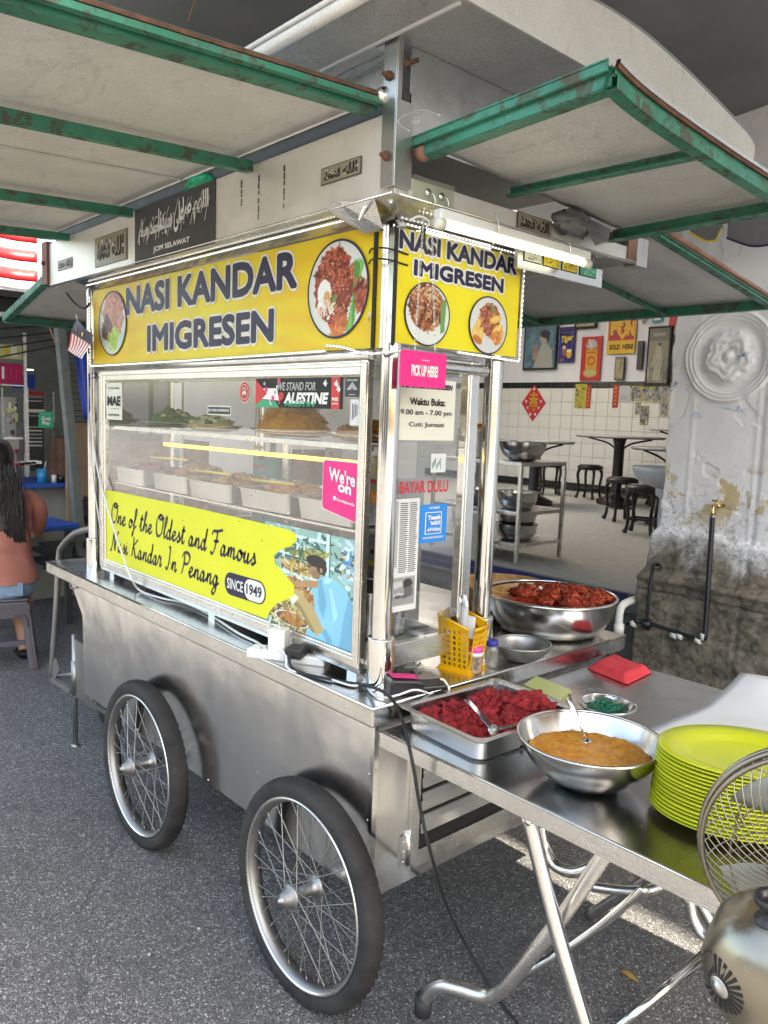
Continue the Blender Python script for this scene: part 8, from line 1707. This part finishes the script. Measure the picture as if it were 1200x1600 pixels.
LP.t(m, 'Grab', a.y + .18 * w_, b.y - .18 * w_, a.z + .46 * h, a.z + .70 * h, 'white_print', .009, .02); LP.t(m, 'Pay', a.y + .24 * w_, b.y - .24 * w_, a.z + .16 * h, a.z + .42 * h, 'white_print', .009, .02); LP.t(m, 'We accept', a.y + .2 * w_, b.y - .2 * w_, a.z + .78 * h, a.z + .86 * h, 'white_print', .009, .0); single(m, 'payment_sign', 'small green Grab Pay sign on the neighbouring stall', 'sign')
m = MB('far_tube')
lrect(m, 52, 568, 68, 572, 'far_tube', .02, -.7); lrect(m, 66, 573, 92, 577, 'far_tube', .02, -.6); lrect(m, 75, 567, 90, 571, 'far_tube', .02, -.8); lrect(m, 45, 578, 58, 581, 'far_tube', .02, -.5); o = single(m, 'tube_light', 'cluster of lit white tubes deep inside the neighbouring stall', 'lamp')
m = MB('tarp_blue'); lrect(m, 54, 582, 91, 608, 'tarp_blue', .02, -.55); single(m, 'blue_cover', 'dark blue plastic cover inside the neighbouring stall', 'cover')
m = MB('steel_dull'); lrect(m, 0, 685, 20, 700, 'steel_dull', .15, .0); lrect(m, -6, 681, 24, 685, 'steel_frame', .18, .0); single(m, 'steel_box', 'grey steel container on the neighbouring counter', 'container')
q = AT(65, 727, 'x', XS + .03); cu = thing('cup', 'bright blue plastic cup with straw on the neighbouring counter', 'cup', (q.x, q.y, za + .03)); m = MB('cyan_plastic'); m.lathe((q.x, q.y, za + .03), [(0, 0), (.032, 0), (.038, .11), (.036, .11), (.03, .004), (0, .004)], 20); m.build('body', cu); m = MB('white_plastic'); m.tube([(q.x, q.y, za + .05), (q.x + .01, q.y + .03, za + .20)], .004, 6); m.build('straw', cu)
m = MB('red_print')
for k in range(4): lrect(m, 12 + 9 * k, 722 - k, 30 + 9 * k, 726 - k, ['red_print', 'card_grey', 'grey_print', 'cream'][k], .12, .0)
single(m, 'tray_pile', 'untidy pile of trays and red lids on the neighbouring counter', 'trays'); m = MB('white_plastic'); q = AT(84, 727, 'x', XS + .03); m.lathe((q.x, q.y, za + .03), [(0, 0), (.02, 0), (.02, .06), (0, .06)], 14); m.lathe((q.x, q.y + .06, za + .03), [(0, 0), (.035, 0), (.04, .06), (0, .06)], 14, 'black_plastic'); single(m, 'condiment_jars', 'white and black jars at the end of the neighbouring counter', 'jars')
# leaning grey post
y_p = .95; pa = AT(92, 498, 'x', -4.3); pb = AT(124, 830, 'x', -4.3); m = MB('post_grey'); m.bar(pa, V((pb.x, pb.y, pb.z)) + (pb - pa) * .45, .075, .06); lp_ = thing('leaning_post', 'grey green painted steel post leaning beside the blue tarp', 'post', (pb.x, pb.y, 0)); m.build('shaft', lp_, bev=.004)
m = MB('steel_frame'); m.bar(pa + V((.0, 0, -.06)), pa + V((0, 0, -.075)), .085, .07); m.build('band', lp_); m = MB('rusty_brown'); m.bar(AT(72, 497, 'x', -4.28), AT(88, 540, 'x', -4.25), .01, .01); m.build('hook_rod', lp_)
# blue tarp, mesh and cardboard right of it
XT = -4.6; TP_ = Plane('x', XT); m = MB('tarp_blue'); A_, B_, C__, D__ = [TP_.p(*q) for q in ((106, 470), (150, 470), (155, 660), (131, 655))]; P = []
for i in range(15):
    for_ = []; 
    for j in range(9): u, v = i / 14, j / 8; p = A_ * (1 - u) * (1 - v) + B_ * (1 - u) * v + C__ * u * v + D__ * u * (1 - v); for_.append(p + V((.05 * noise.noise(V((u * 2, v * 4, 1))), 0, 0)))
    P.append(for_)
m.grid(P, 'tarp_blue'); single(m, 'blue_tarp', 'bright blue tarpaulin hanging behind the left post', 'tarpaulin', solid=.003)
m = MB('dark_grey'); a = TP_.p(100, 520); b = TP_.p(132, 660)
for k in range(16): z = b.z + (a.z - b.z) * k / 15; m.bar((XT - .1, a.y, z), (XT - .1, b.y + .1, z), .004, .006, 'dark_grey')
for k in range(9): y = a.y + (b.y + .1 - a.y) * k / 8; m.bar((XT - .1, y, b.z), (XT - .1, y, a.z), .004, .006, 'dark_grey')
single(m, 'wire_mesh', 'dark wire mesh panel behind the blue tarpaulin', 'mesh'); m = MB('cardboard'); TP_.rect(m, 116, 662, 152, 850, 'cardboard', .05, -.2); single(m, 'cardboard_sheet', 'tall brown cardboard sheet standing behind the cart', 'cardboard', bev=.003)
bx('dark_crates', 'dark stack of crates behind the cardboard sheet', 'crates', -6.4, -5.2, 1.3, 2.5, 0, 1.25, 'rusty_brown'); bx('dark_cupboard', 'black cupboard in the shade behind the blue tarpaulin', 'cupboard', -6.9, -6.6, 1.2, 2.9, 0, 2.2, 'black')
# folded dark chairs behind the handle
for k in range(3):
    c = AT(120, 870 + 14 * k, 'y', .9 + .15 * k); ch = thing('folded_chair', ['nearest folded dark plastic chair behind the pull handle', 'middle folded dark plastic chair behind the pull handle', 'farthest folded dark plastic chair behind the pull handle'][k], 'chair', (c.x, c.y, 0), 'folded chairs behind the cart')
    m = MB('black_plastic'); 
    for s_ in (-.2, .2): m.tube(cr([(c.x + s_, c.y, 0), (c.x + s_, c.y + .05, .45), (c.x + s_ * .9, c.y + .12, .85)], 5), .013, 8)
    m.build('frame', ch); m = MB('black_plastic')
    for j in range(4): m.box(c.x - .19, c.x + .19, c.y + .06 + .015 * j, c.y + .075 + .015 * j, .52 + .09 * j, .57 + .09 * j)
    m.build('backrest', ch); m = MB('dark_grey'); m.box(c.x - .2, c.x + .2, c.y - .3, c.y + .05, .44, .46); m.build('seat', ch)
# big striped flag far left and roof of the neighbouring stall
XG = -7.9; GP2 = Plane('x', XG); a = GP2.p(-40, 360); b = GP2.p(58, 470); fg = thing('striped_flag', 'large red and white striped flag hanging in the bright street gap', 'flag', (XG, a.y, b.z)); yy0, yy1 = a.y, b.y; n_ = 6; zz0 = GP2.p(20, 452).z; zz1 = GP2.p(20, 360).z
for k in range(n_):
    m = MB('red_print' if k % 2 else 'white_print'); z0_ = zz0 + (zz1 - zz0) * k / n_; z1_ = zz0 + (zz1 - zz0) * (k + 1) / n_; m.grid([[V((XG + .03 * math.sin(j * .6), yy0 + (yy1 - yy0) * j / 12, z)) for j in range(13)] for z in (z0_, z1_)]); m.build('stripe', fg, solid=.002)
m = MB('post_grey'); m.tube([(XG, yy1 + .02, 0), (XG, yy1 + .02, zz1 + .3)], .02); m.build('pole', fg)
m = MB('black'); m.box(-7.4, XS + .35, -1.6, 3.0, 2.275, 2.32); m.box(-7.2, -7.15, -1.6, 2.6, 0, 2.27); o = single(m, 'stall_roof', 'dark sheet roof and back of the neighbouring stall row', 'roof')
m = MB('steel_frame'); q0 = AT(0, 497, 'x', XS + .4); q1 = AT(48, 494, 'x', XS + .4); m.bar(q0 + V((0, -.6, 0)), q1, .05, .03); single(m, 'gutter', 'pale metal gutter edge above the neighbouring stall', 'gutter')
for k in range(5): 
    m = MB('black_rubber'); z = 2.16 - .05 * k; m.tube(cr([(XS + .2, -1.0, z), (XS + .22, .0, z - .08 - .03 * k), (XS + .2, 1.0, z + .02)], 8), .006, 6); single(m, 'cable', ['uppermost', 'second', 'third', 'fourth', 'lowest'][k] + ' drooping black cable under the neighbouring stall roof', 'cable', 'drooping cables over the neighbouring stall')
